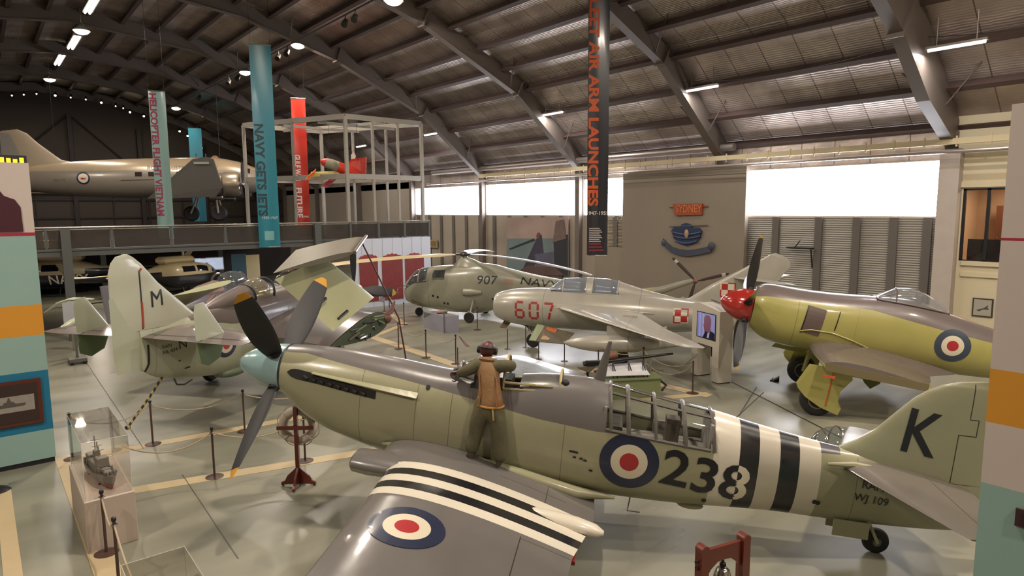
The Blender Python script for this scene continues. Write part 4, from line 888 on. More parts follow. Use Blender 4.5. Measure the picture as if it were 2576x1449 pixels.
# ================================================================ SILVER JET 607
JM = frameM((14.925, 19.108, 1.636), 2.125, .009)
silv = paint('weathered silver jet paint', 'aca89d', [([('lx', -2.005, -1.99)], '7c776c'), ([('lx', -5.405, -5.39)], '7c776c')], rough=.3, metal=.15, coat=.35, var=.1, vscale=2.2)
jt_ = Thing('jet_trainer', 'silver jet with red number 607 and red-and-white checker marks', 'aircraft', JM @ Vector((-4, 0, 0)), M=JM); jt_.e.location.z = 0; jt_.loc.z = 0
S3 = Fus([(-.02, .32, -.52, .40, 2.0), (-.15, .39, -.60, .46, 2.0), (-.5, .49, -.72, .55, 2.0), (-.9, .56, -.78, .61, 2.0), (-2, .62, -.84, .68, 2.0), (-4, .60, -.85, .72, 2.0), (-5.3, .57, -.82, .70, 2.0), (-6.5, .47, -.73, .62, 2.0), (-7.7, .37, -.6, .5, 2.0), (-8.7, .27, -.5, .39, 2.0), (-9.2, .22, -.44, .33, 2.0)], 56)
xs3 = [-.02, -.06]+[-.15-.15*i for i in range(61)]; b3 = S3.mesh(0, 0, 0, xs=xs3, caps=(False, False)); fb3 = jt_.part('fuselage', b3, silv, smooth=True, attrs=FA); bt3 = bvh(b3)
i3 = MB().rings([[Vector((x, cos(a)*w, -.1+sin(a)*h)) for a in np.linspace(0, 2*pi, 40, False)] for x, w, h in ((-.02, .40, .42), (0, .37, .39), (-.05, .34, .36), (-.4, .33, .35), (-1.0, .33, .35))], capA=False)
jt_.part('intake_duct', i3, mat('dark intake', '2a2826', .5, .4), smooth=True); jt_.part('intake_splitter', MB().bb(-.5, -.06, -.02, .02, -.44, .24), silv)
jt_.part('tail_pipe', MB().lathe([(.33, 0), (.28, -.02), (.27, .3), (.001, .3)], (-9.19, 0, -.11), (1, 0, 0), 30, cap=False), mat('dark jet pipe', '37322d', .5, .5), smooth=True)
jg = glass('jet canopy glass', 'c3cad6', .03, 2.6, .28)
def spine(x): return float(np.interp(-x, [2.05, 2.35, 2.6, 3.4, 4.2, 4.6, 5.3, 6.3, 6.6], [.60, .84, 1.0, 1.05, 1.04, .97, .76, .53, .46]))
def shw(x): return float(np.interp(-x, [2.05, 2.6, 3.4, 4.5, 5.3, 6.3, 6.6], [.20, .33, .36, .34, .24, .10, .05]))
def hd(x, t, off=0): b_ = .30; return Vector((x, cos(t)*(shw(x)+off), b_+sin(t)*(spine(x)-b_+off)))
def sheetx(xa, xb, t0, t1, n=10, m=18, off=0.): return MB().sheet(lambda u, v: hd(xa+(xb-xa)*u, t0+(t1-t0)*v, off), n, m)
def glazed(x, t): return False
mb = sheetx(-4.62, -6.6, 0, pi, 14, 20); jt_.part('dorsal_fairing', mb, silv, smooth=True, attrs=FA)
mb = sheetx(-2.05, -2.62, 0, pi, 5, 20); wj = jt_.part('windscreen', mb, jg, smooth=True)
mb = sheetx(-2.66, -3.52, .0, pi, 8, 20); cj = jt_.part('front_hood', mb, jg, smooth=True, label='clear front hood')
mb = sheetx(-3.68, -4.60, .0, pi, 8, 20); cr = jt_.part('rear_hood', mb, jg, smooth=True, label='clear rear hood')
mb = sheetx(-3.5, -3.72, 0, pi, 3, 20, .012); mb.v += []; 
jt_.part('hood_frame', mb, silv, smooth=True, attrs=FA)
mb = MB()
for x in (-2.64, -3.5, -3.7, -4.6): mb.tube([hd(x, pi*k/18, .006) for k in range(19)], .02, 6)
for z_ in (1, -1): mb.tube([hd(x, (.30 if z_ > 0 else pi-.30), .004) for x in np.linspace(-2.4, -4.6, 12)], .025, 6)
mb.tube([hd(-2.05, .6), hd(-2.62, .75)], .018, 6).tube([hd(-2.05, pi-.6), hd(-2.62, pi-.75)], .018, 6)
jt_.part('hood_rim', mb, silv, parent=cj, attrs=FA)
jt_.part('cockpit_well', MB().bb(-4.65, -2.2, -.3, .3, .42, .58), dark_in)
for x in (-3.3, -4.4): jt_.part('ejection_seat', MB().box((x, 0, .70), (.14, .3, .4), bev=.03).box((x, 0, .92), (.1, .2, .12), bev=.03), mat('dark seat', '35322f', .6))
redm = mat('stencil red', '9a2c2a', .45)
def seg7(ch, w, h):
    g = .03; A = {'a': ((0+g, h), (w-g, h)), 'b': ((w, h-g), (w, h/2+g)), 'c': ((w, h/2-g), (w, g)), 'd': ((w-g, 0), (g, 0)), 'e': ((0, g), (0, h/2-g)), 'f': ((0, h/2+g), (0, h-g)), 'g': ((g, h/2), (w-g, h/2))}
    return [A[c] for c in ch]
UD3 = (-1, 0, -.01)
for i, (x0, ch) in enumerate(((-.98, 'afedcg'), (-1.52, 'abcdef'))):
    w, h = .30, .56; sgs = seg7(ch, w, h); mb = MB(); decal(bt3, stroke(sgs, .08), (x0, 3, -.42), UD3, (0, 0, 1), (0, -1, 0), .008, mb); jt_.part('stencil_numeral', mb, redm, parent=fb3, label='red stencilled numeral %d' % (6 if i == 0 else 0))
mb = MB(); decal(bt3, stroke([((0, .56), (.32, .56)), ((.32, .53), (.24, .30)), ((.23, .25), (.16, .0))], .08), (-2.06, 3, -.42), UD3, (0, 0, 1), (0, -1, 0), .008, mb)
jt_.part('stencil_numeral', mb, redm, parent=fb3, label='red stencilled numeral 7')
def checker(tree, o, d, u, v, S, thing, par):
    mb = MB()
    def q(x, y, s, mi): decal(tree, rect(s, s, 3, 3), (Vector(o)+Vector(u)*x+Vector(v)*y), u, v, d, .008 if mi else .006, mb, mi)
    q(0, 0, S*1.22, 0); q(-S/4, S/4, S/2, 1); q(S/4, -S/4, S/2, 1)
    decal(tree, rect(S*.10, S*.6, 1, 3), Vector(o)+Vector(u)*S*.56+Vector(v)*S*.3, u, v, d, .009, mb, 1); decal(tree, rect(S*.6, S*.10, 3, 1), Vector(o)+Vector(u)*S*.3+Vector(v)*S*.56, u, v, d, .009, mb, 1)
    decal(tree, rect(S*.10, S*.6, 1, 3), Vector(o)-Vector(u)*S*.56-Vector(v)*S*.3, u, v, d, .009, mb, 1); decal(tree, rect(S*.6, S*.10, 3, 1), Vector(o)-Vector(u)*S*.3-Vector(v)*S*.56, u, v, d, .009, mb, 1)
    thing.part('checker_marking', mb, [offw, rred], parent=par, label='red and white checker marking')
checker(bt3, (-6.78, 3, -.06), (0, -1, 0), (-1, 0, 0), (0, 0, 1), .40, jt_, fb3)
# swept wings with fences, slipper tanks
JW = [((-2.45, .5, .0), (-5.6, .5, -.02), .10), ((-2.75, .85, .0), (-5.55, .9, -.02), .10), ((-4.9, 2.9, -.08), (-6.5, 2.9, -.09), .09), ((-7.0, 4.9, -.16), (-7.75, 4.9, -.17), .07), ((-7.25, 5.05, -.17), (-7.7, 5.05, -.17), .03)]
for s in (1, -1):
    mbw = wing(sg(s, JW), 18, 8); w_ = jt_.part('swept_wing', mbw, silv, smooth=True, attrs=FA); tj = bvh(mbw)
    jt_.part('wing_fillet', MB().tube([(-2.3, s*.62, .0), (-3.0, s*.72, .06), (-4.5, s*.74, .05), (-5.9, s*.66, -.02)], [.02, .09, .08, .02], 8), silv, parent=w_, smooth=True, attrs=FA)
    for y in (1.9, 3.4): jt_.part('wing_fence', MB().poly([(-3.0-y*1.0, s*y, -.0), (-4.2-y*.7, s*y, -.02), (-4.2-y*.7, s*y, .08), (-3.2-y*1.0, s*y, .08)], (0, .012, 0)), silv, parent=w_, attrs=FA)
    P = [(-3.30, .02), (-3.5, .12), (-3.9, .21), (-4.4, .27), (-5.0, .28), (-5.7, .24), (-6.4, .14), (-7.0, .03)]
    tk = jt_.part('slipper_tank', MB().rings([[Vector((x, s*2.7+cos(a)*r, -.70+(x+5)*-.05+sin(a)*r)) for a in np.linspace(0, 2*pi, 24, False)] for x, r in P]), silv, smooth=True, attrs=FA, label='silver drop tank under the wing')
    jt_.part('tank_pylon', MB().bb(-5.8, -4.7, s*2.7-.05, s*2.7+.05, -.5, -.15), silv, parent=tk, attrs=FA)
    c = Vector((-4.95, s*1.9, -1.636+.34+.0)); wl = jt_.part('main_wheel', MB().lathe([(.1, -.07), (.28, -.09), (.33, 0), (.28, .09), (.1, .07)], c, (0, 1, 0), 26), rubber, smooth=True)
    jt_.part('oleo_leg', MB().tube([(-4.95, s*1.8, -.2), c], .05, 10), chrome)
    jt_.part('wheel_door', MB().bb(-5.2, -4.7, s*2.02-.01, s*2.02+.01, -1.1, -.25), silv, attrs=FA)
# nose leg
nz = -1.636+.27; wl = jt_.part('nose_wheel', MB().lathe([(.08, -.08), (.21, -.09), (.26, 0), (.21, .09), (.08, .08)], (-1.45, 0, nz), (0, 1, 0), 26), rubber, smooth=True, label='black nose wheel')
jt_.part('nose_leg', MB().tube([(-1.25, 0, -.6), (-1.35, .0, -1.0), (-1.45, .12, -1.15), (-1.45, .12, nz)], .035, 10).tube([(-1.05, 0, -.7), (-1.35, 0, -1.0)], .025, 8), chrome, smooth=True); jt_.part('nose_door', MB().bb(-1.75, -1.2, -.22, -.2, -1.05, -.6), silv, attrs=FA)
# fin, rudder, high tailplane
mb = wing([((-6.9, 0, .42), (-9.6, 0, .2), .05), ((-7.7, 0, .98), (-9.66, 0, .98), .07), ((-8.6, 0, 1.50), (-9.92, 0, 1.40), .07), ((-9.25, 0, 1.89), (-10.1, 0, 1.62), .07), ((-9.5, 0, 2.04), (-10.1, 0, 1.78), .06), ((-9.65, 0, 2.08), (-10.0, 0, 1.95), .03)], 14, 6, None, True)
fj = jt_.part('tail_fin', mb, silv, smooth=True, attrs=FA); tf = bvh(mb)
checker(tf, (-8.23, 2, .82), (0, -1, 0), (-1, 0, 0), (0, 0, 1), .40, jt_, fj)
for s in (1, -1): jt_.part('tailplane', wing(sg(s, [((-8.35, .02, 1.22), (-9.5, .02, 1.2), .08), ((-9.75, 1.6, 1.24), (-10.25, 1.6, 1.23), .05)]), 12, 6), silv, smooth=True, attrs=FA)
jt_.part('fin_bullet', MB().tube([(-8.1, 0, 1.22), (-8.5, 0, 1.22), (-9.5, 0, 1.2)], [.01, .06, .02], 10), silv, smooth=True, attrs=FA)

# ================================================================ GREY HELICOPTER 907
HM = frameM((18.085, 24.6, 0), atan2(2.3, -1.795), 0)
hel = paint('helicopter grey green paint', '92907f', [([('lx', 2.195, 2.21), ('lz', .5, 1.9)], '58564a'), ([('lx', 3.0, 3.6), ('lz', .80, .83)], '5a584c')], rough=.3, coat=.4, var=.12, vscale=2.5)
h = Thing('helicopter', 'grey helicopter numbered 907 with long rotor blades in the middle distance', 'helicopter', HM @ Vector((0, 0, 0)), M=HM)
S4 = Fus([(3.62, 1.35, .95, .10, 2.0), (3.5, 1.62, .74, .34, 2.1), (3.25, 1.95, .62, .52, 2.2), (2.9, 2.25, .52, .62, 2.3), (2.2, 2.42, .40, .70, 2.4), (1, 2.52, .26, .74, 2.3), (0, 2.62, .24, .72, 2.2), (-.8, 2.56, .40, .64, 2.2), (-1.7, 2.34, .80, .52, 2.1), (-2.8, 2.1, 1.12, .38, 2.0), (-4.5, 1.82, 1.22, .27, 2.0), (-7, 1.52, 1.12, .19, 2.0), (-8.2, 1.62, 1.25, .15, 2.0), (-9.4, 1.95, 1.68, .11, 2.0), (-9.9, 2.05, 1.85, .08, 2.0)], 48)
xs4 = [3.62, 3.56]+[3.5-.15*i for i in range(90)]; xs4 = [x for x in xs4 if x > -9.9]+[-9.9]
def hwin(x, th):
    q = th if th < pi else th
    return (2.25 < x < 3.45 and (.28 < th < 1.28 or pi-1.28 < th < pi-.28)) or (3.0 < x < 3.5 and 0.34 < th < pi-.34) or (1.35 < x < 2.05 and (.42 < th < .95 or pi-.95 < th < pi-.42))
b4 = S4.mesh(0, 0, 0, xs=xs4, skip=hwin); fb4 = h.part('fuselage', b4, hel, smooth=True, attrs=FA); bt4 = bvh(S4.mesh(0, 0, 0, xs=xs4))
wi = h.part('cabin_glazing', S4.mesh(0, 0, 0, keep=hwin, xs=xs4, caps=(False, False), off=.005), glass('helicopter glass', 'a4aab0', .04, 2.6, .12), smooth=True, label='dark reflective cabin windows')
mb = MB()
for x in (3.42, 2.72): mb.tube([S4.P(x, t, .008) for t in np.linspace(.3, pi-.3, 20)], .025, 6)
for t in (1.57, pi-1.57): mb.tube([S4.P(x, t, .008) for x in (3.5, 3.2, 2.9)], .025, 6)
for sx in (0, 1):
    for (xa, xb, ta, tb) in ((2.28, 3.3, .36, 1.1), (1.38, 2.02, .44, .93)):
        f_ = lambda t: t if sx == 0 else pi-t
        mb.tube([S4.P(xa, f_(ta), .01), S4.P(xb, f_(ta), .01), S4.P(xb, f_((ta+tb)/2), .01), S4.P(xb-.08, f_(tb), .01), S4.P(xa, f_(tb), .01)], .022, 6, closed=True)
h.part('window_frame', mb, hel, parent=wi, attrs=FA)
h.part('cabin_interior', MB().bb(1.2, 3.1, -.5, .5, .7, .9).box((2.3, .3, 1.35), (.15, .42, .7), bev=.05).box((2.3, -.3, 1.35), (.15, .42, .7), bev=.05).box((3.15, 0, 1.35), (.2, .8, .25)), mat('tan seats', '6c6350', .7))
h.part('rotor_pylon', MB().rings([[Vector((x+cos(a)*l, sin(a)*w, z)) for a in np.linspace(0, 2*pi, 24, False)] for x, l, w, z in ((.35, .9, .42, 2.45), (.40, .6, .34, 2.62), (.5, .35, .25, 2.78), (.55, .14, .13, 2.86), (.6, .1, .1, 3.0))]), hel, smooth=True, attrs=FA)
rh = h.part('rotor_hub', MB().lathe([(.12, -.02), (.2, .0), (.22, .08), (.16, .16), (.05, .2)], (.62, 0, 2.94), (0, 0, 1), 20).bb(.2, 1.05, -.06, .06, 2.96, 3.04), mat('dark rotor hub', '46403c', .4, .4), smooth=True)
crm = mat('cream rotor blade', 'bdae87', .35, coat=.3); gry = mat('grey rotor blade', '8b8782', .35, coat=.3)
def rblade(ang, L, droop, m, lab, wd=.46):
    d = Vector((cos(ang), sin(ang), 0)); n = Vector((-sin(ang), cos(ang), 0)); tw = -1 if (HM.to_3x3() @ n).dot(Vector((-.6, -.8, 0))) > 0 else 1; mb = MB(); rings = []
    for i in range(18):
        q = i/17; r = .45+(L-.45)*q; w = wd*(.35 if q < .05 else .6 if q < .1 else 1)*(1 if q < .97 else .6); c = Vector((.62, 0, 3.02))+d*r+Vector((0, 0, .10*q-droop*q*q))
        n2_ = n*cos(.22)+Vector((0, 0, sin(.22)*tw)); u2_ = Vector((0, 0, cos(.22)))-n*sin(.22)*tw; rings.append([c+n2_*(x-.3)*w+u2_*y*w for x, y in foil(6, .12)])
    return h.part('rotor_blade', mb.rings(rings), m, parent=None, smooth=True, label=lab)
rblade(radians(39), 7.3, .42, crm, 'cream rotor blade'); rblade(radians(147), 7.6, .60, gry, 'grey rotor blade', .22); rblade(radians(-87), 7.0, .45, crm, 'pale rotor blade')
# numbers
mb = MB(); decal(bt4, text('907', .40, .08, .10, 1.15, .0), (-.62, 3, 1.86), (-1, 0, -.02), (-.02, 0, 1), (0, -1, 0), .012, mb); h.part('number_lettering', mb, blk, parent=fb4, label='907 in black'); mb = MB(); decal(bt4, text('NAVY', .34, .08, .10, 1.4, .0), (-3.0, 3, 1.74), (-1, 0, -.12), (-.12, 0, 1), (0, -1, 0), .012, mb)
h.part('lettering', mb, blk, parent=fb4, label='NAVY in black')
mb = MB()
for k in range(5): decal(bt4, rect(.5-.06*(k % 2), .018, 4, 1), (-1.62, 3, 1.92-k*.055), (-1, 0, -.05), (0, 0, 1), (0, -1, 0), .012, mb)
h.part('red_rescue_text', mb, mat('faded red text', 'a5625a', .5), parent=fb4)
mb = MB()
for x, z in ((1.95, 1.10), (1.72, 1.05), (1.42, .76), (1.25, .74), (-.9, 1.0), (-.95, .62)): decal(bt4, rect(.09, .10, 2, 2), (x, 3, z), (-1, 0, 0), (0, 0, 1), (0, -1, 0), .012, mb)
h.part('small_vents', mb, blk, parent=fb4)
sc_ = h.part('air_scoop', MB().rings([[Vector((x, .70+cos(a)*w, 1.30+sin(a)*hh)) for a in np.linspace(0, 2*pi, 18, False)] for x, w, hh in ((.48, .13, .13), (.45, .16, .17), (.1, .16, .17), (-.4, .06, .08))], capA=False), hel, smooth=True, attrs=FA)
h.part('scoop_mouth', MB().rings([[Vector((.44, .70+cos(a)*.13, 1.30+sin(a)*.13)) for a in np.linspace(0, 2*pi, 18, False)], [Vector((.42, .70+cos(a)*.01, 1.30+sin(a)*.01)) for a in np.linspace(0, 2*pi, 18, False)]]), blk, parent=sc_)
h.part('pitot_mirror', MB().tube([(3.5, .1, 1.5), (3.95, .1, 1.35), (4.0, .1, 1.15)], .02, 6).lathe([(.001, 0), (.09, .01), (.1, .05), (.001, .06)], (4.0, .1, 1.1), (0, 0, 1), 14), chrome)
for s in (1, -1):
    c = Vector((0, s*1.42, .25)); wl = h.part('main_wheel', MB().lathe([(.08, -.10), (.2, -.11), (.25, 0), (.2, .11), (.08, .10)], c, (0, 1, 0), 24), rubber, smooth=True)
    h.part('creep_mark', MB().tube([c+Vector((cos(a)*.252, -.0, sin(a)*.252)) for a in np.linspace(0, 2*pi, 20, False)], .012, 5, closed=True), whiteL, parent=wl)
    h.part('wheel_strut', MB().tube([(0, s*.68, .95), c], .04, 8).tube([(-.1, s*.5, .45), c], .03, 8).tube([(.3, s*.5, .4), c], .03, 8), mat('pale strut', '9d9a92', .35, .4))
wl = h.part('nose_wheel', MB().lathe([(.06, -.08), (.17, -.09), (.21, 0), (.17, .09), (.06, .08)], (2.92, 0, .21), (0, 1, 0), 22), rubber, smooth=True); h.part('nose_strut', MB().tube([(2.7, 0, .5), (2.92, 0, .21)], .035, 8), chrome)
# tail rotor and guard
tr = Vector((-9.9, .12, 1.93)); brn = mat('brown and white tail blade', '4a2b24', .4)
for k, ang in enumerate((45, 165, 285)):
    a = radians(ang); d = Vector((cos(a), 0, sin(a))); mb = MB(); n = Vector((-sin(a), 0, cos(a)))
    mb.rings([[tr+d*r+n*(x-.4)*w+Vector((0, y*w, 0)) for x, y in foil(6, .12)] for r, w in ((.1, .06), (.3, .12), (.9, .15), (1.35, .13), (1.42, .05))])
    h.part('tail_rotor_blade', mb, paint('tail blade paint', '40302c', [([('rr', 1.12, 1.28)], 'b9b2a6')], rough=.35), smooth=True, attrs={'rr': lambda p: (p-tr).length})
h.part('tail_hub', MB().sph(tr, .11), mat('reddish hub', '7d4b40', .5), smooth=True)
mb = MB(); decal(bt4, rect(2.3, .05, 12, 1), (-8.6, 3, 1.72), (-1, 0, .27), (0, 0, 1), (0, -1, 0), .012, mb)
h.part('warning_stripe', mb, mat('yellow stripe', 'b59a34', .5), parent=fb4)

# ================================================================ FOLDED-WING AIRCRAFT M on the left
GM = frameM((2.097, 16.419, 0), .572, -.0098)
PG = 'aeb19b'; pale = mat('pale green paint', PG, .33, coat=.35, var=.05, vscale=2); duckb = mat('brown grey paint', '6a605b', .28, coat=.45, var=.1, vscale=2)
gn = Thing('folded_wing_aircraft', 'pale green naval aircraft with folded wings and letter M on its fin', 'aircraft', GM @ Vector((5, 0, 0)), M=GM); gn.e.location.z = 0; gn.loc.z = 0
S5 = Fus([(.72, 2.45, 1.46, .08, 2.0), (1.2, 2.42, 1.18, .16, 2.0), (2.0, 2.52, 1.0, .32, 2.1), (3, 2.68, .84, .47, 2.2), (4.5, 2.86, .78, .60, 2.3), (6, 2.95, .75, .68, 2.3), (7.6, 3.0, .8, .70, 2.2), (8.7, 2.95, .95, .62, 2.1), (9.4, 2.75, 1.4, .48, 2.0), (9.75, 2.6, 2.0, .3, 2.0)], 52)
def cam5(x): return float(np.interp(x, [0, 2.2, 3.2, 4.9, 6, 13], [2.6, 2.42, 2.18, 2.05, 2.0, 2.1]))
fat5 = dict(FA); fat5['cam'] = lambda p: p.z-cam5(p.x)
gp = paint('folded aircraft fuselage paint', PG, [([('cam', 0, None), ('lx', 2.1, None)], '6a605b'), ([('lx', 1.05, 1.06)], '7d8068')], rough=.33, coat=.4, var=.07, vscale=2)
xs5 = [.72+.129*i for i in range(71)]; b5 = S5.mesh(0, 0, 0, xs=xs5); fb5 = gn.part('fuselage', b5, gp, smooth=True, attrs=fat5); bt5 = bvh(b5)
fz = [((2.6, 0, 2.40), (.06, 0, 2.40), .07), ((2.42, 0, 2.56), (.06, 0, 2.56), .09), ((1.35, 0, 3.45), (.04, 0, 3.3), .10), ((.92, 0, 3.92), (.04, 0, 3.75), .10), ((.72, 0, 4.08), (.12, 0, 3.98), .09), ((.55, 0, 4.17), (.25, 0, 4.12), .05)]
mb = wing(fz, 14, 6, None, True); fg = gn.part('tail_fin', mb, paint('pale fin paint', 'bbbca8', [([('lx', .055, .06)], '8a8a78')], rough=.33, coat=.3), smooth=True, attrs=FA); tg = bvh(mb)
gn.part('rudder', wing([((.72, 0, 1.46), (.10, 0, 1.50), .16), ((.76, 0, 1.8), (.05, 0, 1.8), .14), ((.76, 0, 3.2), (.02, 0, 3.2), .09)], 12, 6, None, True), pale, smooth=True)
mb = MB(); decal(tg, rect(.035, 1.35, 1, 14), (.80, -2, 3.1), (-1, 0, 0), (0, 0, 1), (0, 1, 0), .01, mb, 0); decal(tg, stroke([((0, 0), (-.30, .33))], .05), (.80, -2, 3.74), (-1, 0, 0), (0, 0, 1), (0, 1, 0), .012, mb, 1); decal(bt5, stroke([((0, .6), (0, .15)), ((0, .15), (.12, -.2))], .05), (.86, -2, 1.45), (-1, 0, 0), (0, 0, 1), (0, 1, 0), .012, mb, 0); decal(tg, rect(.05, .6, 1, 6), (.81, -2, 2.75), (-1, 0, 0), (0, 0, 1), (0, 1, 0), .014, mb, 1)
gn.part('rudder_hinge_tape', mb, [blk, mat('red tape', 'a3402c', .6)], parent=fg)
mb = MB(); decal(tg, text('M', .40, .08, 0, .92, .0), (1.22, -2, 3.07), (1, 0, .06), (.0, 0, 1), (0, 1, 0), .01, mb); gn.part('fin_letter', mb, blk, parent=fg, label='letter M')
for s in (1, -1):
    gn.part('tailplane', wing(sg(s, [((2.35, .08, 2.26), (.72, .08, 2.24), .12), ((1.95, 1.5, 2.26), (.62, 1.5, 2.24), .11), ((1.62, 2.55, 2.26), (.58, 2.6, 2.24), .09), ((1.3, 2.93, 2.26), (.66, 2.93, 2.24), .05)]), 16, 6), paint('tailplane brown', '756a66', [([('lx', .90, .965)], '2d2726')], rough=.25, coat=.5), smooth=True, attrs=FA)
    gn.part('tail_finlet', wing([((1.5, s*1.75, 2.27), (.6, s*1.75, 2.27), .10), ((1.0, s*1.75, 2.95), (.57, s*1.75, 2.9), .10), ((.88, s*1.75, 3.10), (.62, s*1.75, 3.08), .06)], 12, 5, None, True), pale, smooth=True)
    gn.part('lower_finlet', wing([((.95, s*1.75, 1.65), (.85, s*1.75, 1.68), .06), ((1.3, s*1.75, 1.78), (.64, s*1.75, 1.78), .10), ((1.5, s*1.75, 2.23), (.6, s*1.75, 2.23), .10)], 12, 5, None, True), mat('green lower finlet', '6f8060', .4), smooth=True)
# arrester hook, tail bumper, radome, canopies
hk = paint('black and yellow hook stripes', '1d1b17', [([('hk', .12*i, .12*i+.055)], 'a8924a') for i in range(10)], rough=.5)
gn.part('arrester_hook', MB().tube([(1.25, -.05, 1.18), (.85, -.05, .80), (.25, -.05, .30)], .028, 8).sph((.22, -.05, .28), .06, 8, 6), hk, attrs={'hk': lambda p: 1.2-p.x})
gn.part('tail_bumper', MB().tube([(1.55, -.1, 1.08), (1.62, -.1, .92), (1.85, -.1, .86), (2.1, -.1, .92)], .022, 8), mat('dark bumper', '4a5148', .5), smooth=True)
gn.part('belly_radome', MB().sph((3.6, 0, .84), .34, 24, 14, (1.8, 1, .55)), mat('green radome', '75816a', .4), smooth=True)
gn.part('observer_canopy', MB().sph((4.72, 0, 2.82), .42, 26, 18, (1.0, .95, 1.02)), glass('smoky canopy', 'cfc8b4', .04, 2.2, .22), smooth=True, label='domed rear canopy')
gn.part('canopy_rim', MB().tube([(5.02+.05*sin(a), cos(a)*.41, 2.80+sin(a)*.42) for a in np.linspace(-.2, pi+.2, 24)], .035, 8).tube([(4.22, cos(a)*.42, 2.72+sin(a)*.38) for a in np.linspace(-.1, pi+.1, 24)], .03, 8), blk, smooth=True)
gn.part('canopy_hood', MB().rings([[Vector((x, cos(a)*w, z+sin(a)*hh)) for a in np.linspace(0, 2*pi, 24, False)] for x, w, hh, z in ((2.7, .1, .05, 2.62), (3.3, .28, .22, 2.66), (4.2, .40, .38, 2.72))]), duckb, smooth=True)
for x in (6.3, 8.1): gn.part('crew_canopy', MB().sph((x, 0, 2.92), .42, 22, 14, (1.5, .9, 1.0)), canopy, smooth=True, label='clear crew canopy')
mb = MB(); 
decal(bt5, disc(.205, .32), (2.95, -3, 1.66), (1, 0, 0), (0, 0, 1), (0, 1, 0), .008, mb, 0); decal(bt5, disc(.11, .205), (2.95, -3, 1.66), (1, 0, 0), (0, 0, 1), (0, 1, 0), .008, mb, 1); decal(bt5, disc(.001, .11), (2.95, -3, 1.66), (1, 0, 0), (0, 0, 1), (0, 1, 0), .008, mb, 2)
gn.part('fuselage_roundel', mb, RM, parent=fb5, label='blue white and red roundel')
mb = MB()
for s_t, x, z, hh in (('RAN', 1.32, 1.93, .09), ('XA 434', 1.38, 1.80, .09), ('N', 1.72, 1.90, .22)): decal(bt5, text(s_t, hh, .08), (x, -3, z), (1, 0, .08), (0, 0, 1), (0, 1, 0), .01, mb)
for x, z, w in ((1.85, 1.3, .14), (1.2, 1.05, .05), (1.62, 1.52, .05), (2.2, 1.72, .08)): decal(bt5, rect(w, .03), (x, -3, z), (1, 0, .1), (0, 0, 1), (0, 1, 0), .01, mb)
gn.part('stencils', mb, blk, parent=fb5)
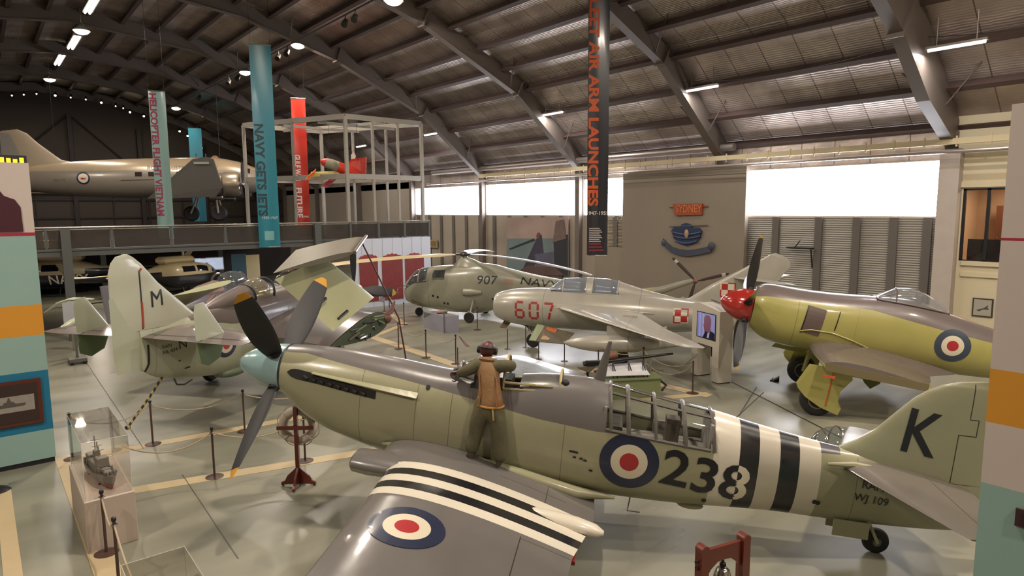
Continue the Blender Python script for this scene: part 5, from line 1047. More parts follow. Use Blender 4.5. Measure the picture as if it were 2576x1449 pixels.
# wing: centre stub, folded inner panel, folded outer panel
ribm = mat('dark green machinery', '3c4630', .7, var=.5, vscale=14, bump=.6, bscale=12)
ypan = mat('yellow green wing underside', 'b0b08a', .4, var=.06, vscale=2, coat=.2)
def panel(c4, th, mats_, nm, m, lab=None, par=None, curve=0.):
    """thick four-cornered wing panel with a rounded leading edge; corners root-rear, root-front, tip-front, tip-rear"""
    a, b, c, d = [Vector(p) for p in c4]; nn = (b-a).cross(d-a).normalized(); mb = MB(); rings = []
    for i in range(7):
        q = i/6; te = a.lerp(d, q); le = b.lerp(c, q); ch = le-te
        rings.append([te+ch*(1-x)+nn*(y*ch.length*th*8+curve*sin(pi*x)*.1) for x, y in foil(12, .11)])
    return gn.part(nm, mb.rings(rings), m, smooth=True, label=lab, parent=par)
for s in (-1, 1):
    st_ = gn.part('wing_stub', wing(sg(s, [((7.0, .4, 1.98), (3.7, .4, 1.86), .20), ((6.75, 1.8, 1.94), (3.6, 1.8, 1.78), .20), ((6.45, 3.25, 1.92), (3.4, 3.25, 1.68), .22)]), 18, 6), mat('dark brown grey paint', '554c49', .3, coat=.4, var=.1, vscale=2), smooth=True, label='brown wing centre section')
    mb = MB(); rs = [foil(14, .215)]
    le, te = Vector((6.4, s*3.27, 1.92)), Vector((3.45, s*3.27, 1.68)); ch = te-le; nn = Vector((0, 0, 1))
    mb.rings([[le+ch*x+nn*(y*ch.length)+Vector((0, s*o, 0)) for x, y in rs[0]] for o in (0, .04)])
    gn.part('fold_rib', mb, ribm, parent=st_)
    rnd = random.Random(3)
    for k in range(16):
        x = rnd.uniform(4.2, 6.1); z = 1.68+(x-3.6)*.08+rnd.uniform(-.16, .22)
        gn.part('fold_pipework', MB().tube([(x, s*3.3, z), (x+rnd.uniform(-.2, .2), s*rnd.uniform(3.34, 3.45), z+rnd.uniform(-.05, .1)), (x+rnd.uniform(-.5, .5), s*3.32, z+rnd.uniform(-.1, .1))], rnd.uniform(.015, .04), 6), [chrome, mat('mid green pipe', '6e7a56', .5), rubber][k % 3], parent=st_)
    gn.part('fold_knuckle', MB().tube([(6.2, s*3.25, 1.98), (6.55, s*3.35, 2.2), (6.8, s*3.32, 2.42)], [.1, .08, .03], 10).sph((6.35, s*3.28, 1.98), .16), mat('scuffed red brown fitting', '6b463c', .5), parent=st_, smooth=True)
    if s == -1:
        ip = panel([(3.75, -3.15, 2.02), (6.05, -3.05, 2.62), (5.2, -2.05, 3.80), (2.95, -2.05, 3.42)], .085, None, 'inner_wing_panel', ypan, 'pale yellow-green folded inner wing')
        for (xa, ya, za), (xb, yb, zb) in (((3.6, -2.72, 2.72), (4.0, -2.68, 2.84)), ((4.1, -2.98, 2.3), (4.6, -2.94, 2.43))):
            gn.part('hinge_slot', MB().tube([(xa, ya-.12, za), (xb, yb-.12, zb)], [.03, .045], 8), blk, parent=ip)
        op = panel([(1.55, -3.1, 3.72), (5.0, -3.05, 3.98), (7.55, -1.95, 4.30), (4.05, -1.9, 4.10)], .05, None, 'outer_wing_panel', mat('olive folded wing top', '655e4c', .45, var=.06), 'olive folded outer wing')
        gn.part('wing_tip_edge', MB().tube([(5.0, -3.1, 4.0), (7.6, -1.95, 4.36)], .05, 8), mat('brown tip edge', '60524b', .4), parent=op, smooth=True)
        gn.part('pitot_stay', MB().tube([(6.9, -2.2, 4.2), (6.9, -3.4, 1.9), (7.1, -3.6, 0.05)], .025, 8), mat('dark red brown pole', '4e2d2a', .5), label='dark red-brown jury strut')
    else:
        panel([(3.75, 3.15, 2.02), (6.05, 3.05, 2.55), (6.3, 2.2, 2.95), (3.9, 2.2, 2.75)], .085, None, 'inner_wing_panel', ypan)
for x, y in ((4.9, -1.9), (4.9, 1.9), (8.8, 0)):
    r = .38 if x < 6 else .3; g_ = -(x*sin(-.0098))
    gn.part('landing_wheel', MB().lathe([(.1, -.1), (r*.8, -.11), (r, 0), (r*.8, .11), (.1, .1)], (x, y, r+g_), (0, 1, 0), 26), rubber, smooth=True); gn.part('landing_leg', MB().tube([(x, y-.16, 1.9 if y else 1.2), (x, y-.16, r)], .06, 10), pale)
for k in range(4):
    b = blade(1.7, .2, .30, 40, 12); zz_ = [p.z for p in b.v]; Rb = Matrix.Rotation((k*pi/2+.03), 4, 'X'); b.v = [Rb @ p+Vector((9.95, 0, 2.3)) for p in b.v]; gn.part('propeller_blade', b, paint('black blade yellow tip', '1b1a1c', [([('lz', 1.56, None)], 'a58a2c')], rough=.5, coat=0), smooth=True, attrs={'lz': lambda p: (Rb.inverted() @ (p-Vector((9.95, 0, 2.3)))).z})
gn.part('spinner', MB().lathe([(.3, 0), (.3, .2), (.2, .5), (.02, .68)], (9.75, 0, 2.3), (1, 0, 0), 24), pale, smooth=True)

# ================================================================ DISPLAY WALLS at the left and right
def zX(y, X, px=2480): return atX(px, y, X).z
def zY(y, Y, px=100): return atY(px, y, Y).z
pw = mat('off white display wall', 'bdb1aa', .6, var=.03, vscale=2); teal = mat('pale teal display wall', '86a49e', .6, var=.03, vscale=2); orng = mat('orange display stripe', 'c88a28', .6, var=.04, vscale=3)
blu = mat('strong blue display panel', '11688a', .55); maroon = mat('maroon alcove', '3f1020', .5); crim = mat('crimson line', '9b1f3a', .5)
lp = Thing('display_wall', 'tall display wall at left edge with orange stripe and framed ship picture', 'display wall', (-1.2, 16.15, 0))
def slab(th, nm, x0, x1, y0, y1, z0, z1, m, **k): return th.part(nm, MB().bb(x0, x1, y0, y1, z0, z1), m, **k)
X1_ = .93; YL = 16.0
zs = {'t': 6.06, 'l': zY(588, YL), 'o1': zY(765, YL), 'o0': zY(842, YL), 'b1': zY(932, YL), 'b0': zY(1083, YL)}
slab(lp, 'plinth', -4, X1_-.02, YL+.02, YL+.32, 0, .10, blk); slab(lp, 'lower_panel', -4, X1_, YL, YL+.34, .10, zs['b0'], teal, label='teal lower panel'); slab(lp, 'blue_panel', -4, X1_, YL, YL+.34, zs['b0'], zs['b1'], blu, label='strong blue panel')
slab(lp, 'middle_panel', -4, X1_, YL, YL+.34, zs['b1'], zs['o0'], teal, label='teal panel'); slab(lp, 'orange_stripe', -4, X1_, YL, YL+.34, zs['o0'], zs['o1'], orng, label='orange stripe'); slab(lp, 'upper_panel', -4, X1_, YL, YL+.34, zs['o1'], zs['l'], teal, label='teal upper panel')
up_ = slab(lp, 'top_panel', -4, X1_, YL, YL+.34, zs['l'], 6.06, pw, label='off-white top panel'); slab(lp, 'line', -4, X1_+.004, YL-.006, YL+.34, zs['l']-.03, zs['l']+.03, crim, parent=up_)
q = [(-.6, zs['l']+.05), (.75, zs['l']+.05), (.74, 5.20), (.66, 5.35), (.5, 5.42), (.42, 5.55), (.3, 5.75), (.1, 5.85), (-.6, 5.88)]
lp.part('alcove', MB().poly([(x, YL-.01, z) for x, z in q], (0, .03, 0)), maroon, parent=up_, label='maroon arched alcove')
lp.part('alcove_lamp_reflection', MB().bb(.12, .2, YL-.03, YL-.02, 4.95, 5.4), mat('dull bronze fitting', '6b4a22', .4, .5), parent=up_)  # lamp's reflection on the alcove, put in as a bronze-coloured strip
fr = Thing('framed_picture', 'framed grey warship picture on the blue panel of left display wall', 'picture', (.2, YL, 1.3))
pa, pb = atY(-40, 940, YL-.03), atY(100, 1050, YL-.03); fx0, fx1 = -.32, atY(106, 1000, YL-.03).x; fz0, fz1 = atY(100, 1062, YL-.03).z, atY(100, 950, YL-.03).z
fr.part('frame', MB().bb(fx0, fx1, YL-.05, YL-.012, fz0, fz1), mat('brown wooden frame', '52251a', .4)); fr.part('mount', MB().bb(fx0+.06, fx1-.07, YL-.056, YL-.05, fz0+.07, fz1-.07), mat('dark mount', '2e1f19', .6))
zc_ = (fz0+fz1)/2; fr.part('photograph', MB().bb(fx0+.12, fx1-.13, YL-.06, YL-.055, zc_-.16, zc_+.16), mat('grey sea photograph', '8d877f', .5, var=.2, vscale=14))
xm = (fx0+fx1)/2+.02; sil = [(-.24, -.05), (.24, -.05), (.27, .0), (.1, .01), (.07, .05), (.03, .06), (.01, .14), (-.01, .14), (-.03, .06), (-.08, .05), (-.1, .01), (-.25, .0)]
fr.part('ship_silhouette', MB().poly([(xm+x, YL-.064, zc_+z) for x, z in sil], (0, .004, 0)), mat('grey ship silhouette', '4e4b47', .5)); 
rp = Thing('display_wall', 'tall display wall at right edge with red line and orange stripe', 'display wall', (7.65, -.6, 0))
XR = 7.5; YR = atX(2470, 1180, XR).y; 
zr = [0, zX(1215, XR), zX(1060, XR), zX(925, XR), zX(604, XR), zX(597, XR), 6.03]
nmz = [('lower_panel', teal, 'teal lower panel'), ('grey_stripe', pw, 'off-white stripe'), ('orange_stripe', orng, 'orange stripe'), ('middle_panel', pw, 'off-white panel'), ('red_line', crim, 'crimson line'), ('top_panel', pw, 'off-white top panel')]
for i, (nm, m, lb) in enumerate(nmz): slab(rp, nm, XR, XR+.34, -5, YR, zr[i], zr[i+1], m, label=lb)
a, b = atX(2556, 1278, XR-.02), atX(2556, 1322, XR-.02)
p2 = Thing('framed_picture', 'dark framed picture on the teal part of the right display wall', 'picture', (XR, a.y-.2, b.z)); p2.part('frame', MB().bb(XR-.03, XR-.003, a.y-.55, a.y, b.z, a.z), mat('dark maroon frame', '35181a', .5)); p2.part('picture', MB().bb(XR-.034, XR-.03, a.y-.5, a.y-.05, b.z+.03, a.z-.03), mat('dark print', '1d1416', .5))
ld = atD(28, 403, 26)
led = Thing('led_sign', 'small black sign with glowing yellow characters above the left display wall', 'sign', tuple(ld)); slab(led, 'case', ld.x-1.2, ld.x+.5, ld.y-.1, ld.y+.1, ld.z-.19, ld.z+.19, blk)
mb = MB()
for k in range(7): mb.bb(ld.x-1.0+k*.21, ld.x-.86+k*.21, ld.y-.12, ld.y-.1, ld.z-.1, ld.z+.1-(k % 3)*.03)
led.part('lit_characters', mb, mat('yellow sign glow', 'd8a020', .5, emit='ffb81c', estr=2.2)); led.part('hanger', MB().cyl((ld.x-.3, ld.y, ld.z+.15), (ld.x-.3, ld.y, ld.z+2.2), .015, n=6), blk)
# ================================================================ MEZZANINE, CAGE
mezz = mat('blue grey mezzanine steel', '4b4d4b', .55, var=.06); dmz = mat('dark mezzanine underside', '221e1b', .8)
YM = 31.2; KS = YM/38.; kz = lambda z: 5.1+(z-5.1)*KS; ZF = kz(3.28)
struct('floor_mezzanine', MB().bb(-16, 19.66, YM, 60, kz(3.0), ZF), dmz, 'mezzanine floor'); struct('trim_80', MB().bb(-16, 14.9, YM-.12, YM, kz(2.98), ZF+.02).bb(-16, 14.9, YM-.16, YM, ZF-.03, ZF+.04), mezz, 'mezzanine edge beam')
wht = mat('bluish white wall', 'c2c6d2', .6, var=.03)
mb = MB().bb(14.86, 19.66, YM-.1, YM, 0, ZF)
struct('wall_white', mb, wht, 'white panelled wall below the cage'); 
mb = MB()
for k in range(1, 8): mb.bb(14.86+k*.6, 14.86+k*.6+.012, YM-.108, YM-.1, 0, ZF)
struct('trim_81', mb, mat('joint line grey', '9396a0', .6), 'panel joints of the white wall')
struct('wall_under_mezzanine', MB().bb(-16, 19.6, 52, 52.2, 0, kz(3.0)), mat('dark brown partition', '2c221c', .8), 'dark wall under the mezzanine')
bal = Thing('balustrade', 'long glass-panelled balustrade along the mezzanine edge', 'balustrade', (2, YM-.06, ZF+.02)); HR = kz(4.36)
bg_ = glass('smoky balustrade glass', '8f8984', .06, .8, .14)
px_ = [q*KS for q in (-14, -11, -8, -5, -2.2, .3, 2.6, 5.3, 8.0, 10.7, 13.4, 16.0, 18.15, 20.1, 22.0, 23.9)]
for i, x in enumerate(px_):
    bal.part('post', MB().bb(x-.05, x+.05, YM-.10, YM-.02, ZF, HR), mezz)
    if i < len(px_)-1:
        bal.part('glass_panel', MB().bb(x+.08, px_[i+1]-.08, YM-.07, YM-.055, ZF+.06, HR-.1), bg_)
bal.part('handrail', MB().tube([(-14.2*KS, YM-.06, HR), (24*KS, YM-.06, HR)], .035, 8).tube([(-14.2*KS, YM-.06, HR-.08), (24*KS, YM-.06, HR-.08)], .018, 6), mat('pale handrail', '88847c', .35, .4))
for k, x in enumerate((3.35*KS, 15.9*KS, -8)):
    struct('trim_%d' % (82+k), MB().bb(x-.16, x+.16, YM-.35, YM-.13, 0, HR-.04 if k < 2 else 3.3), mezz, 'mezzanine column')
for k in range(4): struct('trim_%d' % (86+k), MB().bb(-8+k*7, -7.7+k*7, 48, 48.3, 0, kz(3.0)), mezz, 'inner mezzanine column')
CA, CB_, CC = Vector((18.15*KS, YM+.1, ZF)), Vector((23.75*KS, YM+.35, ZF)), Vector((14.6*KS, YM+8.2*KS, ZF)); CD = CB_+CC-CA; CH = Vector((0, 0, 7.55*KS))
beige = mat('beige painted steel tube', '8d877c', .45, .1)
cg = Thing('steel_cage', 'tall open beige steel cage standing on the mezzanine', 'frame', tuple((CA+CD)/2))
def bar(a, b, w=.14, h=.14, m=beige, nm='rail', th=cg, **k):
    a, b = Vector(a), Vector(b); d = (b-a).normalized(); u = d.cross(Vector((0, 0, 1))); u = u.normalized() if u.length > .01 else Vector((1, 0, 0)); v = d.cross(u)
    return th.part(nm, MB().rings([[p+u*w/2*i+v*h/2*j for i, j in ((-1, -1), (1, -1), (1, 1), (-1, 1))] for p in (a, b)]), m, **k)
for P, Q, n in ((CA, CB_, 3), (CC, CD, 3), (CA, CC, 2), (CB_, CD, 3)):
    bar(P+CH, Q+CH, .12, .26); bar(P+CH*.52, Q+CH*.52, .12, .26)
    for k in range(1, n): bar(P.lerp(Q, k/n), P.lerp(Q, k/n)+CH, .12, .12, nm='upright')
for P in (CA, CB_, CC, CD): bar(P, P+CH, .16, .16, nm='corner_post')
bar(CA.lerp(CB_, .5)+CH*.98, CC.lerp(CD, .5)+CH*.98, .1, .16)
for q in (.25, .6): bar(CA.lerp(CC, q)+CH*.97, CB_.lerp(CD, q)+CH*.97, .1, .14)
# red target drone hung inside the cage
aD = lambda x, y, d: atD(x, y, d*KS)
dr = aD(865, 425, 42.5); rdp = mat('bright red drone paint', 'c0301c', .4, coat=.3); cry = mat('cream yellow wing', 'c7b470', .4); orp = mat('orange tip', 'd26a1d', .4)
dn = Thing('target_drone', 'small red unmanned aircraft with cream wing hung in the steel cage', 'aircraft', tuple(dr))
A_, B_ = aD(806, 404, 42), aD(922, 447, 43.5)
def ell(a, b, prof, n=18): 
    d = (b-a); u = d.normalized().orthogonal().normalized(); v = d.normalized().cross(u); return MB().rings([[a+d*t+(u*cos(2*pi*k/n)+v*sin(2*pi*k/n))*r for k in range(n)] for t, r in prof])
dn.part('fuselage', ell(A_, B_, [(0, .05), (.06, .2), (.2, .28), (.5, .3), (.8, .26), (1, .12)]), rdp, smooth=True); dn.part('nose_band', ell(A_, B_, [(.10, .25), (.16, .275), (.26, .295), (.36, .30)]), mat('bare grey band', '8d8672', .5), smooth=True)
dn.part('tail_fin', MB().poly([aD(868, 418, 42.8), aD(885, 400, 42.8), aD(922, 395, 43.2), aD(921, 440, 43.2), aD(905, 447, 43.2), aD(880, 435, 42.8)], Vector((.04, .05, 0))), rdp)
dn.part('wing', MB().poly([aD(782, 434, 40.8), aD(782, 443, 40.8), aD(905, 438, 44), aD(905, 430, 44)], Vector((.0, .05, .07))), cry, label='cream wing')
dn.part('wing_tip', MB().poly([aD(769, 452, 40.5), aD(778, 440, 40.5), aD(795, 425, 40.8), aD(794, 432, 40.8), aD(778, 450, 40.5)], Vector((.03, .05, .05))), orp, label='orange wing tip'); dn.part('wing_tip', MB().poly([aD(892, 438, 43.6), aD(912, 440, 43.6), aD(900, 449, 43.6)], Vector((.03, .05, .02))), orp, label='orange wing tip')
dn.part('lower_fin', MB().poly([aD(858, 438, 42), aD(832, 450, 42), aD(808, 466, 42), aD(820, 473, 42), aD(842, 455, 42)], Vector((.04, .05, 0))), mat('dark red fin', '96303a', .4)); dn.part('propeller_blade', MB().poly([aD(884, 406, 43.4), aD(883, 390, 43.4), aD(890, 382, 43.4), aD(895, 392, 43.4), aD(892, 404, 43.4)], Vector((.02, .03, 0))), mat('pale blade', 'b9b1a2', .4))
for px in (830, 900): a = aD(px, 412, 42.5); dn.part('wire', MB().cyl(a, (a.x, a.y, CH.z+ZF), .01, n=5), blk)
mg = Thing('bench', 'magenta bench seat behind the glass on the mezzanine', 'bench', (16.8, 32.6, ZF)); a, b = atY(848, 598, 32.5), atY(930, 584, 32.5)
mg.part('seat', MB().bb(a.x, a.x+1.0, 32.5, 33.0, ZF, b.z), mat('magenta vinyl', '6d2440', .5)); mg.part('side_cushion', MB().bb(a.x+1.02, b.x, 32.45, 33.0, ZF, b.z+.05), mat('pink vinyl', '96466c', .5))
wb = Thing('display_model', 'pale model ship seen through the left end of the balustrade glass', 'model', (2.5, 32.5, ZF)); a = atY(128, 608, 32.5)
wb.part('hull', MB().rings([[Vector((a.x+t, 32.5+y*w, a.z-.15+z)) for y, z in ((-1, .2), (1, .2), (.5, -.1), (-.5, -.1))] for t, w in ((-.75, .03), (-.4, .2), (.4, .22), (.8, .05))]), mat('pale hull', '9c8c74', .5)); wb.part('masts', MB().cyl((a.x-.3, 32.5, a.z), (a.x-.25, 32.5, a.z+.4), .04, n=6).cyl((a.x+.2, 32.5, a.z), (a.x+.25, 32.5, a.z+.4), .04, n=6), mat('pale mast', 'a89a84', .5))
wb.part('stand', MB().bb(a.x-.5, a.x+.5, 32.3, 32.7, ZF, a.z-.24), dmz)
# things under and beside the mezzanine
scr = Thing('lit_screen', 'bright bluish screen under the mezzanine beside the small aircraft canopy', 'screen', (12.8, 44.9, 0)); a, b = atY(490, 682, 45), atY(562, 646, 45)
scr.part('screen', MB().bb(a.x, b.x, 45, 45.04, a.z, b.z), paint('screen picture', '8f9fb4', [([('lz', None, (a.z+b.z)/2-.1)], 'c9cdd4'), ([('lx', a.x+.4, a.x+.7)], '4a4a52')], rough=.4, coat=0), attrs=FA); scr.part('screen_glow', MB().bb(a.x+.05, b.x-.05, 44.98, 45, a.z+.05, b.z-.05), mat('screen glow', '9aa6b8', .5, emit='b4c0d8', estr=.7, var=.4, vscale=3)); scr.part('stand', MB().bb((a.x+b.x)/2-.1, (a.x+b.x)/2+.1, 45, 45.1, 0, a.z), blk)
for nm, lb, pa_, pb_, cl in (('wall_panel', 'tall dark blue panel under the mezzanine', (586, 700), (618, 638), '1d3c4c'), ('wall_panel', 'tall beige panel under the mezzanine right of the blue one', (622, 708), (652, 640), '8f8468')):
    a, b = atY(*pa_, 44), atY(*pb_, 44); single(nm, MB().bb(a.x, b.x, 44, 44.12, 0, b.z), mat(lb, cl, .6), lb, 'panel', ((a.x+b.x)/2, 44, 0), group=None)
post_words = ['left', 'middle', 'right']
for k, (x0, x1) in enumerate(((905, 950), (962, 1012), (1020, 1066))):
    a, b = atY(x0, 700, YM-.12), atY(x1, 652-k*2, YM-.12)
    t = Thing('poster', 'dark red poster on the white wall, %s one of three' % post_words[k], 'poster', ((a.x+b.x)/2, YM-.12, .5), group='red posters on the white wall')
    t.part('sheet', MB().bb(a.x, b.x, YM-.13, YM-.105, .3, b.z), mat('dark red poster', '7b2f2e', .5, var=.25, vscale=4)); w = b.x-a.x
    t.part('crest', MB().poly([(a.x+w*i/10, YM-.12, b.z+.10+.16*sin(pi*i/10)+(.05 if i % 2 else 0)) for i in range(11)]+[(b.x, YM-.12, b.z+.03), (a.x, YM-.12, b.z+.03)], (0, .02, 0)), mat('red poster crest', '92302c', .5))
def far_heli(nm, lb, px, py, depth, yawd, body, topc, scale=1.0, txt=None):
    g = atz(px, py, 0) if depth is None else atD(px, py, depth); g.z = 0; M = Matrix.Translation(g) @ Matrix.Rotation(radians(yawd), 4, 'Z') @ Matrix.Scale(scale, 4)
    t = Thing(nm, lb, 'helicopter', tuple(g), M=M); Fh = Fus([(2.3, 1.2, .75, .1, 2), (2.1, 1.55, .55, .6, 2.4), (1.4, 2.0, .42, .95, 2.6), (.2, 2.15, .4, 1.15, 3), (-1.2, 2.15, .45, 1.1, 3), (-2, 2.0, .8, .7, 2.4), (-3, 1.75, 1.1, .38, 2), (-6, 1.65, 1.25, .2, 2), (-7.4, 1.75, 1.4, .12, 2)], 36)
    m = paint(lb+' paint', body, [([('lz', 1.32, None), ('lx', -2.1, None)], topc), ([('lz', 1.62, None), ('lx', None, -2.1)], topc)], rough=.3, coat=.4)
    def win(x, th): return (1.35 < x < 2.15 and .2 < th < pi-.2) or (-.9 < x < 1.1 and (.12 < th < .62 or pi-.62 < th < pi-.12) and not .05 < x < .25)
    xs = [2.3, 2.2, 2.1]+[2-.15*i for i in range(63)]
    bb_ = Fh.mesh(0, 0, 0, skip=win, xs=xs); fo = t.part('fuselage', bb_, m, smooth=True, attrs=FA); t.part('windows', Fh.mesh(0, 0, 0, keep=win, xs=xs, caps=(False, False), off=.003), mat('dark far window', '171518', .08, .0, coat=.6), smooth=True)
    t.part('window_frame', MB().tube([Fh.P(1.36, a_, .02) for a_ in np.linspace(.1, pi-.1, 14)], .045, 6).tube([Fh.P(x, pi/2, .02) for x in (2.1, 1.7, 1.36)], .05, 6), mat('cream frame '+topc, topc, .4))
    t.part('engine_fairing', MB().box((-.7, 0, 2.35), (2.4, 1.0, .5), bev=.15), mat('cream cowl '+topc, topc, .4)); t.part('mast', MB().cyl((-.1, 0, 2.5), (-.1, 0, 3.0), .1, n=10), chrome)
    t.part('rotor_blade', MB().box((-.1, 0, 3.0), (9, .3, .05), rz=radians(8)), crm); t.part('skid', MB().tube([(1.8, 1.1, .12), (1.5, 1.1, .04), (-1.6, 1.1, .04)], .045, 6).tube([(.8, .8, .5), (.8, 1.1, .04)], .035, 6).tube([(-.8, .8, .5), (-.8, 1.1, .04)], .035, 6), mat('dark skid', '2b2b2c', .5)); t.part('skid', MB().tube([(1.8, -1.1, .12), (1.5, -1.1, .04), (-1.6, -1.1, .04)], .045, 6).tube([(.8, -.8, .5), (.8, -1.1, .04)], .035, 6).tube([(-.8, -.8, .5), (-.8, -1.1, .04)], .035, 6), mat('dark skid', '2b2b2c', .5))
    t.part('tail_plane', MB().box((-5.2, 0, 1.5), (.6, 2.4, .06)), mat('cream frame '+topc, topc, .4)); t.part('fin', MB().poly([(-6.9, 0, 1.6), (-7.9, 0, 2.6), (-8.2, 0, 2.6), (-7.5, 0, 1.5)], (0, .08, 0)), m, attrs=FA)
    if txt:
        mb = MB(); tr_ = bvh(bb_)
        for tx, x, z, hh in txt: decal(tr_, text(tx, hh, .15, .1, 1.0, .01), (x, -4, z), (1, 0, .0), (0, 0, 1), (0, 1, 0), .02, mb); decal(tr_, text(tx, hh, .15, -.1, 1.0, .01), (x, 4, z), (-1, 0, .0), (0, 0, 1), (0, -1, 0), .02, mb)
        t.part('lettering', mb, whiteL, parent=fo, label='NAVY in white')
    return t
far_heli('navy_helicopter', 'dark blue and cream navy helicopter under the mezzanine at far left', 130, 742, None, 157, '15162a', 'b3a587', 1.0, [('NAVY', -1.3, 1.0, .55), ('NAVY', -4.5, 1.45, .28)])
far_heli('dark_helicopter', 'dark helicopter with cream roof half hidden behind the M fin', 470, 735, None, 20, '17151f', 'a59877', .9, None)
# silver aircraft with raised canopy behind the folded-wing aircraft
sv = atD(560, 735, 25.5); MS = Matrix.Translation((sv.x, sv.y, 0)) @ Matrix.Rotation(radians(35), 4, 'Z')
sl_ = mat('polished lavender silver', '8d8a94', .2, .6, coat=.5); sa = Thing('silver_aircraft', 'polished silver aircraft with raised clear canopy behind the M aircraft', 'aircraft', (sv.x, sv.y, 0), M=MS)
Fs = Fus([(4.4, 1.5, 1.3, .1, 2), (3.6, 1.85, 1.0, .42, 2), (2.2, 2.1, .8, .62, 2), (.5, 2.15, .75, .7, 2), (-1.5, 2.1, .8, .62, 2), (-3.5, 1.85, 1.0, .35, 2), (-5, 1.7, 1.25, .12, 2)], 36)
sa.part('fuselage', Fs.mesh(4.4, -5, 40), sl_, smooth=True); cs = sa.part('canopy', MB().sph((.55, 0, 2.30), .55, 22, 14, (1.35, .75, .8)), glass('clear far canopy', 'ccd2d6', .03, 2.5, .08), smooth=True, label='raised clear canopy')
sa.part('canopy_frame', MB().tube([(-.15+.0*a_, cos(a_)*.36, 2.3+sin(a_)*.40) for a_ in np.linspace(0, pi, 14)], .04, 6).tube([(1.1, cos(a_)*.28, 2.3+sin(a_)*.32) for a_ in np.linspace(0, pi, 14)], .04, 6), chrome, parent=cs, smooth=True)
sa.part('seat_cover', MB().rings([[Vector((x, cos(a_)*w, 2.05+sin(a_)*hh)) for a_ in np.linspace(0, 2*pi, 18, False)] for x, w, hh in ((-1.9, .1, .1), (-1.2, .36, .3), (-.4, .42, .42))]), mat('dull red cover', '7f6258', .4, .2, coat=.4), smooth=True)
sa.part('instrument_cowl', MB().box((1.3, 0, 2.15), (.4, .6, .3), bev=.08), blk)
for s in (1, -1): sa.part('wing', wing(sg(s, [((1.6, .5, 1.05), (-1.2, .5, 1.05), .12), ((.6, 2.4, 1.15), (-1.0, 2.4, 1.15), .1)]), 12, 5), sl_, smooth=True); sa.part('main_wheel', MB().lathe([(.05, -.08), (.28, -.09), (.32, 0), (.28, .09), (.05, .08)], (-.1, s*1.6, .32), (0, 1, 0), 20), rubber, smooth=True); sa.part('wheel_leg', MB().cyl((-.1, s*1.5, .32), (-.1, s*1.5, 1.1), .05), chrome)
sa.part('tail_fin', MB().poly([(-3.8, 0, 1.7), (-5.0, 0, 2.8), (-5.4, 0, 2.8), (-5.2, 0, 1.4)], (0, .08, 0)), sl_); sa.part('nose_wheel', MB().lathe([(.05, -.06), (.22, -.07), (.25, 0), (.22, .07), (.05, .06)], (3.4, 0, .25), (0, 1, 0), 18), rubber, smooth=True); sa.part('nose_leg', MB().cyl((3.4, .1, .25), (3.4, .1, 1.1), .04), chrome)
# pale winged target on a trolley at the left, with a white notice board
g0 = atD(172, 800, 22); wt = Thing('white_target_drone', 'pale winged target drone left of the M aircraft fin', 'aircraft', (g0.x, g0.y, 0)); wpal = mat('pale cream green', 'b0b49a', .3, coat=.4)
P0, P1, P2 = atD(112, 786, 21.5), atD(180, 752, 22), atD(232, 752, 22.5)
wt.part('wing', MB().rings([[p+Vector((0, 0, z*t))+Vector((.4, .35, 0))*(w*y) for y, z in ((-1, 0), (-.5, .6), (.5, .6), (1, 0), (.5, -.6), (-.5, -.6))] for p, w, t in ((P0, .05, .02), (P0.lerp(P1, .5)+Vector((0, 0, .08)), .22, .05), (P1, .3, .07), (P2, .2, .05))]), wpal, smooth=True)
Q0, Q1 = atD(150, 829, 21.5), atD(222, 792, 22.5); wt.part('body', ell(Q0, Q1, [(0, .02), (.1, .08), (.4, .13), (.8, .13), (1, .08)]), wpal, smooth=True)
wt.part('pylon', MB().cyl(Q0.lerp(Q1, .8), P1.lerp(P2, .6), .05), wpal); q5 = Q0.lerp(Q1, .5); wt.part('trolley', MB().bb(q5.x-.25, q5.x+.25, q5.y-.3, q5.y+.3, .1, .2).bb(q5.x-.04, q5.x+.04, q5.y-.04, q5.y+.04, .2, q5.z-.1), mat('grey trolley', '5c5a55', .5))
for dx, dy in ((-.2, -.25), (.2, .25), (-.2, .25), (.2, -.25)): wt.part('castor', MB().sph((q5.x+dx, q5.y+dy, .06), .06, 8, 6), rubber)
nb = atD(178, 790, 24); t = Thing('notice_board', 'white notice board beyond the tailplane at left', 'sign', (nb.x, nb.y, 0)); t.part('board', MB().box((nb.x, nb.y, nb.z-.0), (.5, .05, .95), rz=radians(-30)), mat('white notice board', 'a7aab0', .5)); t.part('post', MB().cyl((nb.x, nb.y, 0), (nb.x, nb.y, nb.z-.4), .03, n=8), housing)

# ================================================================ AIRLINER hanging over the mezzanine
D0, D1 = atD(-55, 452, 42), atD(690, 446, 46.5); dv = D1-D0; LN = dv.length; dy_ = atan2(dv.y, dv.x); MD = Matrix.Translation(D0) @ Matrix.Rotation(dy_, 4, 'Z') @ Matrix.Rotation(-math.asin(dv.z/LN), 4, 'Y')
cremp = paint('airliner paint', '8c8377', [([('lz', .48, None)], 'a8957a')], rough=.3, metal=.25, coat=.3, var=.08)
al = Thing('airliner', 'twin-engined silver and cream vintage airliner hanging over the mezzanine', 'aircraft', tuple((D0+D1)/2-Vector((0, 0, 2.2))), M=MD)
k_ = LN/18.
Fd = Fus([(0, .35, -.1, .1, 2), (1.5*k_, .6, -.5, .35, 2), (3.5*k_, .92, -.88, .65, 2), (6.5*k_, 1.2, -1.2, .98, 2), (10*k_, 1.34, -1.33, 1.12, 2), (14*k_, 1.38, -1.33, 1.12, 2), (15.6*k_, 1.12, -1.2, 1.05, 2), (16.6*k_, .75, -1.05, .85, 2), (17.5*k_, .3, -.75, .5, 2), (18*k_, -.1, -.4, .1, 2)], 44)
